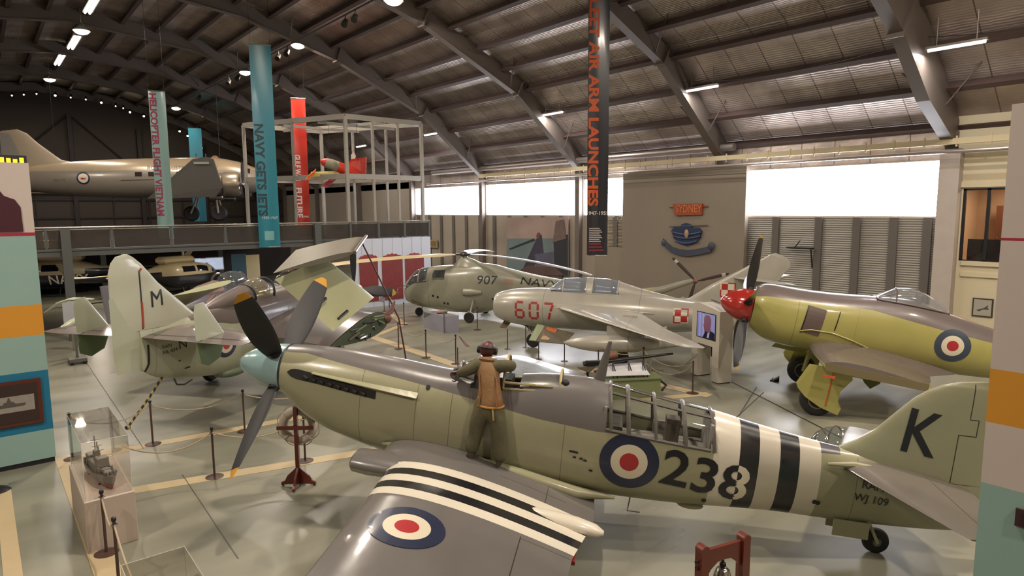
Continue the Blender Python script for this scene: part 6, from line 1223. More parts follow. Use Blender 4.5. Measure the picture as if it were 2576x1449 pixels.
bd_ = Fd.mesh(0, LN, 70); fo = al.part('fuselage', bd_, cremp, smooth=True, attrs=FA); td = bvh(bd_)
fz = [((6.2*k_, 0, .9), (.9, 0, .7), .05), ((4.8*k_, 0, 1.25), (.9, 0, 1.2), .07), ((3.6*k_, 0, 2.3), (.9, 0, 2.2), .08), ((3.0*k_, 0, 2.95), (1.1, 0, 2.7), .08), ((2.5*k_, 0, 3.2), (1.6, 0, 3.1), .06)]
al.part('tail_fin', wing(fz, 12, 5, None, True), mat('cream airliner fin', 'a2917a', .4, var=.04), smooth=True); al.part('rudder', MB().poly([(2.6*k_, -.17, 1.1), (.5, -.17, 1.1), (.5, -.17, 2.5), (1.2, -.17, 3.0), (2.1*k_, -.17, 2.9), (2.4*k_, -.17, 2.0)], (0, .03, 0)), mat('grey rudder', '857f78', .5))
for s in (1, -1): al.part('tailplane', wing(sg(s, [((3.3*k_, .1, .1), (.8*k_, .1, .1), .1), ((2.2*k_, 2.6 if s < 0 else 3.4, .15), (1.2*k_, 2.6 if s < 0 else 3.4, .15), .07)]), 12, 5), mat('grey airliner tailplane', '6f6a64', .45), smooth=True)
mb = MB(); decal(td, disc(.30, .40), (6.3*k_, -4, 0.0), (1, 0, 0), (0, 0, 1), (0, 1, 0), .02, mb, 0); decal(td, disc(.001, .30), (6.3*k_, -4, 0.0), (1, 0, 0), (0, 0, 1), (0, 1, 0), .02, mb, 1); decal(td, ([(-.18, .02), (-.02, .06), (.1, .0), (.2, .08), (.12, -.06), (-.1, -.06)], [(0, 1, 2, 3, 4, 5)]), (6.3*k_, -4, -.02), (1, 0, 0), (0, 0, 1), (0, 1, 0), .03, mb, 2)
al.part('roundel', mb, [dkblue, offw, rred], parent=fo, label='roundel with red hopping animal')
mb = MB(); decal(td, text('ROYAL AUSTRALIAN NAVY', .26, .3), (12.3*k_, -4, .62), (1, 0, 0), (0, 0, 1), (0, 1, 0), .02, mb); al.part('name_lettering', mb, mat('dull grey brown lettering', '5f564c', .5), parent=fo); mb = MB(); decal(td, text('N2-43', .2, .3), (4.9*k_, -4, -.12), (1, 0, 0), (0, 0, 1), (0, 1, 0), .02, mb); al.part('lettering', mb, mat('dull grey brown lettering', '5f564c', .5), parent=fo)
for x in (9.6, 10.4, 11.25, 12.1, 12.95): mb = MB(); decal(td, rect(.42, .3), (x*k_, -4, .22), (1, 0, 0), (0, 0, 1), (0, 1, 0), .02, mb); al.part('cabin_window', mb, mat('dark cabin window', '2b1f1c', .2), parent=fo)
mb = MB(); decal(td, rect(.4, .32), (16.3*k_, -4, .42), (1, 0, -.2), (0, 0, 1), (0, 1, 0), .03, mb); al.part('cockpit_window', mb, mat('dark cabin window', '2b1f1c', .2), parent=fo)
mb = MB(); decal(td, rect(5.6, .03, 16, 1), (11.3*k_, -4, -.12), (1, 0, .02), (0, 0, 1), (0, 1, 0), .02, mb); al.part('cheat_line', mb, blk, parent=fo)
W1 = [(10.6*k_, -3.4, -1.45), (14.6*k_, -3.4, -1.4), (15.1*k_, -3.5, -.8), (14.7*k_, -3.7, 1.0), (14.3*k_, -3.7, 1.15), (13.5*k_, -3.7, 1.0)]
w_ = al.part('wing_panel', MB().poly(W1, (0, .3, .0)), mat('dark grey wing panel', '4a4641', .5, var=.08), label='dark grey wing panel'); al.part('panel_light_strip', MB().box((14.0*k_, -3.9, .75), (.9, .03, .14)), mat('pale strip', '7d7a70', .4), parent=w_)
al.part('far_wing', wing([((13.2*k_, 1, -.9), (9.5*k_, 1, -.95), .14), ((12.3*k_, 5.5, -.5), (9.9*k_, 5.5, -.5), .1)], 12, 5), cremp, smooth=True, attrs=FA)
for s in (-1, 1):
    y = s*2.6 if s < 0 else 2.8; en = al.part('engine_nacelle', MB().lathe([(.45, -1.5), (.65, -.9), (.74, -.3), (.76, 0), (.74, .1)], (14.9*k_, y, -.55), (1, 0, 0), 26), mat('bare metal nacelle', '8f8371', .3, .5), smooth=True)
    al.part('cowl_ring', MB().lathe([(.72, .1), (.80, .18), (.80, 1.0), (.70, 1.15), (.45, 1.1), (.40, .9)], (14.9*k_, y, -.55), (1, 0, 0), 26), mat('bare metal nacelle', '8f8371', .3, .5), parent=en, smooth=True); al.part('propeller_hub', MB().lathe([(.18, 1.0), (.15, 1.3), (.03, 1.45)], (14.9*k_, y, -.55), (1, 0, 0), 14), chrome, parent=en)
    for q in range(3):
        b = blade(1.6, .15, .26, 50, 25); Rb = Matrix.Rotation(-(.25+q*2*pi/3), 4, 'X'); b.v = [Rb @ p+Vector((16.2*k_, y, -.55)) for p in b.v]; al.part('propeller_blade', b, blk, smooth=True)
    al.part('oil_cooler', MB().lathe([(.2, -.5), (.26, .3), (.2, .35)], (14.6*k_, y, -1.35), (1, 0, 0), 16), chrome, parent=en)
    al.part('main_wheel', MB().lathe([(.15, -.16), (.44, -.18), (.54, 0), (.44, .18), (.15, .16)], (12.0*k_ if s > 0 else 14.5*k_, y*.75, -2.45), (0, 1, 0), 24), rubber, smooth=True); al.part('undercarriage_leg', MB().tube([(12.6*k_+(1.8 if s < 0 else 0), y*.75-.25, -1.0), (12.0*k_+(2.5*k_ if s < 0 else 0), y*.75-.25, -2.45)], .07, 8).tube([(12.6*k_+(1.8 if s < 0 else 0), y*.75+.25, -1.0), (12.2*k_+(2.5*k_ if s < 0 else 0), y*.75+.25, -2.4)], .06, 8), mat('pale leg metal', '9b8e7c', .4, .5))
al.part('tail_wheel', MB().tube([(2.9*k_, 0, -.6), (2.5*k_, 0, -1.1)], .06, 8).lathe([(.05, -.07), (.2, -.08), (.24, 0), (.2, .08), (.05, .07)], (2.4*k_, 0, -1.2), (0, 1, 0), 18), mat('pale leg metal', '9b8e7c', .4, .5)); al.part('roof_dome', MB().sph((14.2*k_, 0, 1.25), .28, 14, 8), mat('brown dome', '7a5c48', .5))
for x in (13.0, 13.6): al.part('roof_aerial', MB().cyl((x*k_, 0, 1.1), (x*k_, 0, 1.65), .04, n=6), chrome)
for x in (4.5, 14.5):
    a = MD @ Vector((x*k_, 0, 1.0)); al.e['hung'] = 1; o = single('hanging_cable', MB().cyl(a, (a.x, a.y, 13.9), .02, n=6), blk, 'thin cable holding the airliner %s' % ('tail' if x < 5 else 'nose'), 'cable', tuple(a))
if 'hung' in al.e: del al.e['hung']

# ================================================================ HANGING BANNERS
z_ = lambda y, d, h=527: 5.1-(y-h)*d/F_PX
def banner(label, px, py, dep, w, z0, z1, col, texts, lead='left', group=None):
    p = atD(px, py, dep); yw = atan2(-p.x, p.y); u = Vector((cos(yw), sin(yw), 0)); n = Vector((sin(yw), -cos(yw), 0)); o = Vector((p.x, p.y, 0))
    t = Thing('hanging_banner', label, 'banner', (p.x, p.y, z0), group=group); mb = MB()
    fr_ = lambda q, r: o+u*((q-.5)*w)+Vector((0, 0, z0+(z1-z0)*r))+n*(.025*sin(q*5+r*4)*(1-r*.5)+.03*sin(q*pi*3)*max(0, 1-r*2.2))
    N1, N2 = 10, 40; vs = [fr_(i/N1, j/N2)+n*.0 for j in range(N2+1) for i in range(N1+1)]; vb = [p_-n*.006 for p_ in vs]; K = len(vs)
    fs = [(j*(N1+1)+i, j*(N1+1)+i+1, (j+1)*(N1+1)+i+1, (j+1)*(N1+1)+i) for j in range(N2) for i in range(N1)]; mb.add(vs+vb, fs+[tuple(K+x for x in f[::-1]) for f in fs]+[(j*(N1+1), (j+1)*(N1+1), K+(j+1)*(N1+1), K+j*(N1+1)) for j in range(N2)]+[(j*(N1+1)+N1, K+j*(N1+1)+N1, K+(j+1)*(N1+1)+N1, (j+1)*(N1+1)+N1) for j in range(N2)])
    cl = t.part('cloth', mb, mat('banner cloth '+col, col, .32, coat=.25, spec=.6), smooth=True); tr_ = bvh(mb)
    t.part('top_rail', MB().cyl(o-u*w*.52+Vector((0, 0, z1)), o+u*w*.52+Vector((0, 0, z1)), .03, n=8), chrome); t.part('bottom_rail', MB().cyl(o-u*w*.5+Vector((0, 0, z0)), o+u*w*.5+Vector((0, 0, z0)), .018, n=8), chrome)
    for q in (-.45, .45): t.part('hanging_wire', MB().cyl(o+u*w*q+Vector((0, 0, z1)), o+u*w*q+Vector((0, 0, roofz(p.x))), .006, n=4), blk)
    for kind, *a in texts:
        m2 = MB()
        if kind == 'v': # reads downwards, letter tops to the right
            s, h, off, ya, yb, c = a; za, zb = z_(ya, dep), z_(yb, dep); zc = (za+zb)/2; decal(tr_, text(s, h, .2, 0, 1, .05*h, 'CENTER', za-zb), o+u*off+Vector((0, 0, zc)), (0, 0, -1), u, -n, .012, m2); t.part('vertical_lettering', m2, mat('banner ink '+c, c, .5), parent=cl, label='large vertical lettering')
        elif kind == 'h': s, h, off, zc, c = a; decal(tr_, text(s, h, .1, 0, 1., .004), o+u*off+Vector((0, 0, zc)), u, (0, 0, 1), -n, .012, m2); t.part('small_lettering', m2, mat('banner ink '+c, c, .5), parent=cl)
        elif kind == 'lines':
            k, h, x0, zt, c, wd = a
            for i in range(k): decal(tr_, rect(wd*(.8+.2*((i*7) % 3)/2), h, 6, 1, x0=0, y0=0), o+u*x0+Vector((0, 0, zt-i*h*2.0)), u, (0, 0, 1), -n, .012, m2)
            t.part('fine_print', m2, mat('banner ink '+c, c, .5), parent=cl)
        elif kind == 'rect': w2, h2, off, zc, c = a; decal(tr_, rect(w2, h2), o+u*off+Vector((0, 0, zc)), u, (0, 0, 1), -n, .011, m2); t.part('printed_block', m2, mat('banner ink '+c, c, .5), parent=cl)
    return t
banner('black banner with orange FLEET AIR ARM LAUNCHES lettering', 1503, 520, 22.5, .71, 3.48, 12.75, '23242c', [('v', 'FLEET AIR ARM LAUNCHES', .33, -.17, 2, 521, 'c4521c'), ('h', '1947-1955', .13, 0., z_(539, 22.5), 'c8c0b8'), ('lines', 8, .032, -.28, z_(578, 22.5), 'b8b2ae', .45), ('lines', 3, .055, -.28, z_(618, 22.5), '7a2a30', .5)])
banner('long teal banner reading NAVY GETS JETS beside the steel cage', 668, 400, 30, .93, 3.42, 12.55, '1b7183', [('v', 'NAVY GETS JETS', .38, -.24, 312, 540, '14343c'), ('h', '1955-1967', .12, .05, z_(545, 30), '8fb5b4'), ('rect', .42, .42, 0, z_(590, 30), '6fa0a0')])
banner('pale teal banner with red HELICOPTER FLIGHT VIETNAM lettering', 407, 420, 34, .77, 3.64, 11.26, '7c9c96', [('v', 'HELICOPTER FLIGHT VIETNAM', .31, -.21, 236, 538, '8a2a48')])
banner('red banner with white vertical lettering behind the steel cage', 757, 420, 37, .77, 3.68, 11.35, 'a82a1c', [('v', 'GULF WAR', .32, -.20, 388, 455, 'c9b8b0'), ('v', 'FUTURE', .32, -.20, 470, 545, 'c9b8b0'), ('h', '1990-', .12, .15, z_(543, 37), 'c9b8b0')])
banner('short distant teal banner behind the airliner roof', 497, 440, 58, 1.05, 4.2, 12.4, '1b6c80', [])

# ================================================================ WALL PIECES
crest = Thing('ship_badge', 'blue carved crown badge with scroll on the taupe board', 'badge', (25.5, 18.2, 3.9)); bb1 = mat('dark blue carving', '23304f', .45, var=.3, vscale=6, coat=.3); bb2 = mat('grey blue ribbon', '3d4454', .5, var=.2, vscale=6)
def wy(px, py, X=25.5): p = atX(px, py, X); return (X, p.y, p.z)
crown = [(1697, 600), (1690, 580), (1697, 572), (1712, 574), (1716, 564), (1726, 561), (1738, 565), (1742, 574), (1758, 573), (1766, 582), (1760, 600), (1745, 613), (1728, 618), (1710, 612)]
crest.part('crown', MB().poly([wy(*p) for p in crown], (.10, 0, 0)), bb1, label='dark blue crown')
for k, (x0, y0, x1, y1) in enumerate(((1692, 584, 1764, 586), (1694, 594, 1762, 596), (1700, 606, 1754, 607))): crest.part('crown_band', MB().tube([wy(x0+(x1-x0)*i/10, y0+6*sin(pi*i/10), 25.44) for i in range(11)], .05, 8), [mat('mid blue carving', '2c3a5e', .45), bb1, mat('bright blue carving', '1f3a66', .45)][k], smooth=True)
p = wy(1727, 588, 25.42); crest.part('oval_boss', MB().sph(p, .12, 14, 10, (.5, 1, 1.7)), mat('tan boss', 'a98c68', .5), smooth=True)
crest.part('cross_spar', MB().tube([wy(1684, 570, 25.46), wy(1780, 567, 25.46)], .025, 6), bb2)
rb = [(1668, 607), (1676, 617), (1690, 628), (1708, 634), (1730, 637), (1752, 634), (1772, 630), (1790, 626)]
crest.part('scroll', MB().rings([[Vector(wy(x, y, 25.46))+Vector((dx, 0, dz)) for dx, dz in ((-.03, -.14), (.03, -.14), (.03, .14), (-.03, .14))] for x, y in rb]), bb2, label='grey-blue scroll')
crest.part('scroll_end', MB().sph(wy(1789, 619, 25.44), .16, 12, 8, (.4, 1, 1.2)), bb2, smooth=True); crest.part('scroll_end', MB().sph(wy(1669, 611, 25.44), .13, 12, 8, (.4, 1, 1.2)), bb2, smooth=True)
sg_ = Thing('name_sign', 'orange wooden SYDNEY sign on the taupe board', 'sign', (25.45, 18.3, 5)); on = mat('orange red sign board', '94492a', .5, var=.12, vscale=5)
sg_.part('board', MB().poly([wy(*p) for p in ((1694, 513), (1768, 512), (1767, 540), (1700, 542))], (.12, 0, 0)), on); sg_.part('rod', MB().tube([wy(1684, 521), wy(1781, 519)], .03, 6), on)
mb = MB(); c_ = Vector(wy(1732, 526, 25.42)); tx = text('SYDNEY', .36, None, 0, 1.02, .008, 'CENTER', 1.42); mb.add([c_+Vector((0, -a, b)) for a, b in tx[0]], tx[1]); sg_.part('raised_letters', mb, mat('orange sign letters', 'c06a3c', .5), label='SYDNEY lettering')
mu = Thing('mural', 'flat painted mural of sailors at a gun on the window wall', 'mural', (25.85, 29.3, 1.0)); MX = 25.85
def mz(px, py, X=MX): p = atX(px, py, X); return (X, p.y, p.z)
mu.part('panel', MB().poly([mz(*p) for p in ((1275, 547), (1430, 547), (1430, 693), (1275, 693))], (.05, 0, 0)), mat('mural pinkish sky', 'a08c84', .6, var=.05)); mu.part('sea', MB().poly([mz(x, y, MX-.03) for x, y in ((1275, 600), (1430, 600), (1430, 693), (1275, 693))], (.02, 0, 0)), mat('mural teal sea', '6a7a7c', .6, var=.08), label='teal painted sea')
for i, (pts, c) in enumerate(((((1310, 688), (1350, 600), (1362, 590), (1368, 640), (1325, 690)), '3c3848'), (((1345, 640), (1398, 632), (1396, 665), (1350, 668)), '56566a'), (((1392, 600), (1428, 590), (1428, 692), (1396, 692)), '2c2c34'), (((1285, 690), (1330, 668), (1395, 672), (1420, 693)), '5c4844'), (((1398, 556), (1418, 552), (1424, 600), (1390, 610)), '6d5c58'), (((1348, 596), (1352, 585), (1358, 586), (1358, 600)), '7c4038'))):
    mu.part('painted_figure', MB().poly([mz(x, y, MX-.05-i*.004) for x, y in pts], (.01, 0, 0)), mat('mural ink %s' % c, c, .6, var=.25, vscale=5))
mu.part('painted_barrel', MB().poly([mz(x, y, MX-.08) for x, y in ((1281, 625), (1282, 628), (1345, 604), (1343, 600))], (.01, 0, 0)), mat('mural ink 2c2c34', '2c2c34', .6))
pf = Thing('framed_picture', 'small framed aircraft drawing on the cream wall at right', 'picture', (25.9, 6.7, 1.4)); pf.part('frame', MB().bb(25.90, 25.95, 6.40, 6.98, 1.40, 2.02), mat('thin dark frame', '3a342e', .5)); pf.part('mount', MB().bb(25.895, 25.90, 6.44, 6.94, 1.44, 1.98), mat('pale mount', 'a5a195', .5)); pf.part('drawing', MB().poly([(25.89, y, z) for y, z in ((6.85, 1.62), (6.65, 1.70), (6.52, 1.82), (6.55, 1.74), (6.5, 1.66), (6.66, 1.66), (6.78, 1.58))], (.006, 0, 0)), mat('dark drawing', '4c4a45', .5))
nt_ = Thing('small_notice', 'small tan notice high on the battened wall beside the cage', 'sign', wy(1088, 613, 25.85)); a = wy(1078, 622, 25.85); b = wy(1100, 604, 25.85); nt_.part('board', MB().bb(25.83, 25.9, min(a[1], b[1]), max(a[1], b[1]), a[2], b[2]), mat('tan notice', '9c8d6a', .5)); nt_.part('print', MB().bb(25.82, 25.83, min(a[1], b[1])+.15, max(a[1], b[1])-.15, a[2]+.1, b[2]-.1), mat('brown print', '7c6a4c', .5))
lv = Thing('louvre_panel', 'cream louvred panel beside the taupe board under the windows', 'louvre', (25.9, 23, 3.2)); 
a = wy(1530, 630, 25.9); b = wy(1590, 552, 25.9); mb = MB()
lv.part('backing', MB().bb(25.88, 25.98, b[1], a[1], a[2], b[2]), mat('louvre backing', '8b8170', .6))
for k in range(22): z = a[2]+(b[2]-a[2])*(k+.5)/22; mb.box((25.86, (a[1]+b[1])/2, z), (.05, a[1]-b[1], .03))
lv.part('slats', mb, mat('cream slats', 'ada48e', .5)); lv.part('dark_post', MB().bb(25.80, 25.86, b[1]+.9, b[1]+1.2, a[2], b[2]+.1), dkp)
wv = Thing('wall_bracket', 'dark wall bracket fixed to the ribbed shutter', 'bracket', wy(2012, 624, 25.8)); p = Vector(wy(2012, 624, 25.75)); wv.part('shelf', MB().box(p, (.2, 1.05, .06)), blk); wv.part('arm', MB().tube([p+Vector((0, -.45, 0)), p+Vector((.2, -.45, -.8))], .03, 6).tube([p+Vector((-.05, .2, 0)), p+Vector((-.1, -.05, .3))], .02, 6), blk)
# office behind the opening
struct('wall_office', MB().bb(XW+.2, XW+3.2, 3.6, 3.7, 2.8, 6).bb(XW+.2, XW+3.2, 7.9, 8.0, 2.8, 6).bb(XW+3.1, XW+3.2, 3.6, 8.0, 2.8, 6).bb(XW+.2, XW+3.2, 3.6, 8, 2.8, 2.9).bb(XW+.2, XW+3.2, 3.6, 8, 5.95, 6.0), mat('tan office wall', 'bb9c7d', .7), 'office seen through the opening')
struct('window_9', MB().bb(XW+.0, XW+.012, 4.2, 7.5, 3.25, 5.68), glass('office glass', 'e8e4e0', .03, .8), 'office window')
struct('trim_75', MB().bb(XW-.03, XW+.06, 7.42, 7.5, 3.25, 5.7).bb(XW-.03, XW+.06, 6.72, 6.82, 3.25, 5.7).bb(XW-.03, XW+.06, 4.2, 7.5, 5.62, 5.7).bb(XW-.03, XW+.06, 4.2, 7.5, 3.22, 3.28), blk, 'dark office window frame')
dk = Thing('office_monitor_board', 'dark board along the bottom of the office window', 'board', (XW+.3, 6.4, 2.9)); dk.part('board', MB().bb(XW+.25, XW+.3, 4.3, 7.35, 2.9, 3.98), mat('deep navy board', '17151f', .4)); dk.part('foot', MB().bb(XW+.2, XW+.45, 5.0, 5.4, 2.9, 2.95), blk)
dd = Thing('office_door', 'brown wooden door leaf inside the office', 'door', (XW+2.9, 7.1, 2.9)); dd.part('leaf', MB().bb(XW+2.6, XW+2.65, 6.6, 7.2, 2.9, 5.1), mat('brown office door', '6e3f26', .5)); dd.part('handle', MB().sph((XW+2.58, 7.1, 3.95), .04), chrome)
sh = Thing('office_shelf', 'shelf unit with pale paper bundles inside the office', 'shelf', (XW+2.2, 6.0, 2.9)); 
for z in (3.6, 4.25, 4.85): sh.part('shelf_board', MB().bb(XW+2.0, XW+2.4, 5.3, 6.45, z-.06, z), mat('brown shelf board', '4d2c1e', .5))
sh.part('side_panel', MB().bb(XW+2.0, XW+2.4, 6.45, 6.5, 2.9, 5.2), mat('brown shelf board', '4d2c1e', .5))
for k, z in enumerate((3.6, 4.25)):
    t = Thing('paper_bundle', 'pale paper bundle on the %s office shelf' % ('lower' if k == 0 else 'upper'), 'papers', (XW+2.2, 5.9, z)); t.part('stack', MB().box((XW+2.2, 5.9, z+.2), (.3, .8, .4), bev=.02), mat('pale papers', 'b8a894', .6)); t.part('band', MB().bb(XW+2.04, XW+2.36, 5.86, 5.9, z, z+.405), mat('dark band', '6a5a4c', .6))
lamp('lamp_light', 'AREA', (XW+1.4, 6, 5.88), 150, (1, .85, .65), size=1.2)
# ================================================================ STANCHIONS AND ROPES
pm = mat('brown stanchion paint', '463029', .45); rope = mat('cream barrier rope', 'a3957c', .7)
def stanchion(x, y, label, h=.98):
    t = Thing('stanchion', label, 'stanchion', (x, y, 0), group='brown rope stanchions')
    t.part('base', MB().lathe([(.001, 0), (.16, 0), (.165, .012), (.12, .022), (.03, .03), (.001, .03)], (x, y, 0), n=24), pm, smooth=True); t.part('pole', MB().cyl((x, y, .02), (x, y, h), .021, n=12), pm, smooth=True); t.part('cap', MB().lathe([(.021, 0), (.032, .01), (.032, .05), (.02, .06), (.001, .062)], (x, y, h-.04), n=14), blk, smooth=True)
    t.part('rope_ring', MB().tube([(x+cos(a)*.04, y+sin(a)*.04, h-.09) for a in np.linspace(0, 2*pi, 12, False)], .008, 5, closed=True), chrome)
    return Vector((x, y, h-.09))
ST = {'a': ((385, 1118), 'stanchion on the yellow strip below the M aircraft hook'), 'b': ((616, 1085), 'stanchion left of the foreground propeller, rear row'), 'c': ((540, 1200), 'stanchion between glass case and the yellow-tipped lower blade'), 'd': ((183, 1155), 'stanchion at the lower right corner of the left display wall'), 'e': ((268, 1392), 'stanchion in front of the ship model case'), 'f': ((768, 1160), 'stanchion just behind the lifebuoy stand'),
      'g': ((300, 1475), 'cut-off stanchion at the bottom left beside the second glass case'), 'h': ((1003, 878), 'first stanchion right of the folded wing, front row'), 'i': ((1072, 900), 'stanchion below the left end of the lavender display case'), 'j': ((1147, 916), 'stanchion just left of the leaning person'), 'k': ((1017, 817), 'distant stanchion left of the helicopter nose wheel'), 'l': ((1201, 830), 'stanchion right of the helicopter main wheel'),
      'm': ((1505, 935), 'stanchion behind the gun display, left one'), 'n': ((1618, 955), 'stanchion at the right end of the gun display'), 'o': ((980, 790), 'small distant stanchion near the folded aircraft wing tip')}
SP = {}
for k, (p, lb) in ST.items(): g = atz(*p); SP[k] = stanchion(g.x, g.y, 'brown '+lb)
ss = Thing('sign_stand', 'post with white slanted sign at the rope corner beside the video kiosk', 'sign', tuple(atz(1742, 990))); g = atz(1742, 990); SP['p'] = Vector((g.x, g.y, .9))
ss.part('base', MB().lathe([(.001, 0), (.17, 0), (.17, .012), (.03, .03), (.001, .03)], (g.x, g.y, 0), n=24), pm, smooth=True); ss.part('pole', MB().cyl((g.x, g.y, .02), (g.x, g.y, .92), .022, n=12), pm); v = atD(1757, 886, (g-CAM).dot(fw)); 
dp_ = (g-CAM).dot(fw); ss.part('sign_plate', MB().poly([atD(1721, 914, dp_-.15), atD(1757, 885, dp_-.05), atD(1759, 890, dp_+.3), atD(1725, 919, dp_+.2)], (-.006, 0, .01)), mat('glossy white plate', 'c2bfbd', .2, coat=.6), label='white slanted plate')
def rope_(a, b, sag, label, g='cream barrier ropes'):
    a, b = Vector(a), Vector(b); P = [a.lerp(b, i/14)-Vector((0, 0, sag*(1-(2*i/14-1)**2))) for i in range(15)]; o = single('barrier_rope', MB().tube(P, .013, 7), rope, label, 'rope', tuple((a+b)/2), group=g, smooth=True); return o
def off_(k, dx, dy, dz=0): return SP[k]+Vector((dx, dy, dz))
R = [('a', 'b', .22, 'cream rope between the two rear stanchions left of the propeller'), ('d', 'a', .25, 'cream rope passing behind the ship model case'), ('c', 'f', .22, 'cream rope from left stanchion to the lifebuoy stand'), ('h', 'i', .25, 'cream rope between the first two stanchions right of the folded wing'), ('i', 'j', .25, 'cream rope leading to the stanchion beside the leaning person'), ('m', 'n', .22, 'cream rope above the gun display'), ('n', 'p', .28, 'upper cream rope leading to the corner sign stand'), ('e', 'g', .2, 'cream rope hanging steeply at the bottom left'), ('o', 'k', .2, 'distant cream rope near the helicopter nose')]
for a, b, s, lb in R: rope_(SP[a], SP[b], s, lb)
rope_(SP['n']-Vector((0, 0, .3)), SP['p']-Vector((0, 0, .1)), .34, 'lower cream rope leading to the corner sign stand')
q = SP['b']+Vector((1.9, -.6, 0)); rope_(SP['b'], q, .22, 'cream rope running behind the foreground spinner'); stanchion(q.x, q.y, 'brown stanchion hidden behind the foreground nose')
q = atz(330, 1180); q.z = .89; rope_(SP['c'], (1.75, 13.3, .89), .25, 'cream rope from the case towards the propeller stanchion')
q = atz(1437, 905); rope_(SP['m'], (q.x, q.y, .8), .2, 'cream rope ending at the two-legged display board')
q = atz(385, 1700); stanchion(q.x, q.y, 'brown stanchion at the bottom edge inside the second case view'); 
rope_(SP['g'], (q.x, q.y, .89), .2, 'cream rope crossing the second glass case')
# ================================================================ SHOWCASES
cg_ = glass('acrylic cover', 'fbfaf8', .02, .7); edge = mat('acrylic edge', 'c9c6c0', .15, coat=.5); wbx = mat('off white plinth', 'b0a195', .55, var=.05, vscale=3)
def showcase(x0, x1, y0, y1, zb, zt, label, nm='showcase'):
    t = Thing(nm, label, 'showcase', ((x0+x1)/2, (y0+y1)/2, 0)); t.part('plinth', MB().box(((x0+x1)/2, (y0+y1)/2, zb/2), (x1-x0, y1-y0, zb), bev=.008), wbx, label='off-white plinth')
    g = .03
    mb = MB().bb(x0+g, x0+g+.005, y0+g, y1-g, zb, zt).bb(x1-g-.005, x1-g, y0+g, y1-g, zb, zt).bb(x0+g, x1-g, y0+g, y0+g+.005, zb, zt).bb(x0+g, x1-g, y1-g-.005, y1-g, zb, zt).bb(x0+g, x1-g, y0+g, y1-g, zt, zt+.005)
    c = t.part('clear_cover', mb, cg_, label='clear acrylic cover'); mb = MB(); P = [(x0+g, y0+g), (x1-g, y0+g), (x1-g, y1-g), (x0+g, y1-g)]
    for i in range(4): a, b = P[i], P[(i+1) % 4]; mb.tube([(a[0], a[1], zb), (a[0], a[1], zt)], .004, 4).tube([(a[0], a[1], zt), (b[0], b[1], zt)], .004, 4).tube([(a[0], a[1], zb), (b[0], b[1], zb)], .004, 4)
    t.part('cover_edge', mb, edge, parent=c); return t
showcase(.93, 1.60, 11.2, 13.15, .8, 1.70, 'tall showcase at lower left holding the grey warship model')
showcase(.80, 1.42, 5.65, 7.0, .8, 1.72, 'second empty-looking showcase cut by the bottom edge')
# warship model, bow towards the viewer
sm = Thing('ship_model', 'detailed grey warship model with red hull in the showcase', 'ship model', (1.27, 12.1, .8)); MSH = Matrix.Translation((1.27, 12.08, .80)) @ Matrix.Rotation(radians(-90+6), 4, 'Z'); sm.M = MSH
hs = [(.62, .015, .22), (.5, .09, .2), (.3, .14, .18), (-.1, .155, .17), (-.4, .145, .17), (-.6, .11, .17)]
sm.part('hull', MB().rings([[Vector((x, -w*.55, .02)), Vector((x, w*.55, .02)), Vector((x, w*.9, z*.55)), Vector((x, w, z)), Vector((x, -w, z)), Vector((x, -w*.9, z*.55))] for x, w, z in hs]), paint('model hull paint', '5d5852', [([('lz', None, .10)], '6e231f')], rough=.4), attrs=FA)
gm = mat('model grey', '76716b', .5, var=.15, vscale=30)
for nm, c, d in (('deckhouse', (-.1, 0, .23), (.5, .2, .12)), ('bridge', (.12, 0, .33), (.16, .17, .16)), ('funnel', (-.18, 0, .36), (.1, .09, .18)), ('aft_house', (-.42, 0, .26), (.2, .18, .14))): sm.part(nm, MB().box(c, d, bev=.012), gm)
for x in (.42, .27, -.58): tt = sm.part('gun_turret', MB().box((x, 0, .235), (.10, .11, .06), bev=.015), gm); sm.part('gun_barrel', MB().cyl((x+.04, .02, .245), (x+.13, .02, .255), .006, n=6).cyl((x+.04, -.02, .245), (x+.13, -.02, .255), .006, n=6), gm, parent=tt)
for x, y, h in ((.1, -.03, .26), (-.25, .0, .34), (-.35, .05, .2)): sm.part('mast', MB().tube([(x, y, .3), (x, y, .32+h)], .008, 6).tube([(x, y-.07, .25+h), (x, y+.07, .25+h)], .005, 5).tube([(x-.05, y, .2), (x, y, .28+h)], .005, 5), gm)
rnd = random.Random(5)
for k in range(46): x = rnd.uniform(-.55, .5); y = rnd.uniform(-.11, .11); sm.part('deck_fitting', MB().box((x, y, .2+rnd.uniform(0, .04)), (rnd.uniform(.02, .06), rnd.uniform(.02, .04), rnd.uniform(.03, .10))), gm)
sm.part('cradle', MB().box((.25, 0, .012), (.03, .2, .02)).box((-.35, 0, .012), (.03, .2, .02)), mat('dark cradle', '3c2a20', .5))
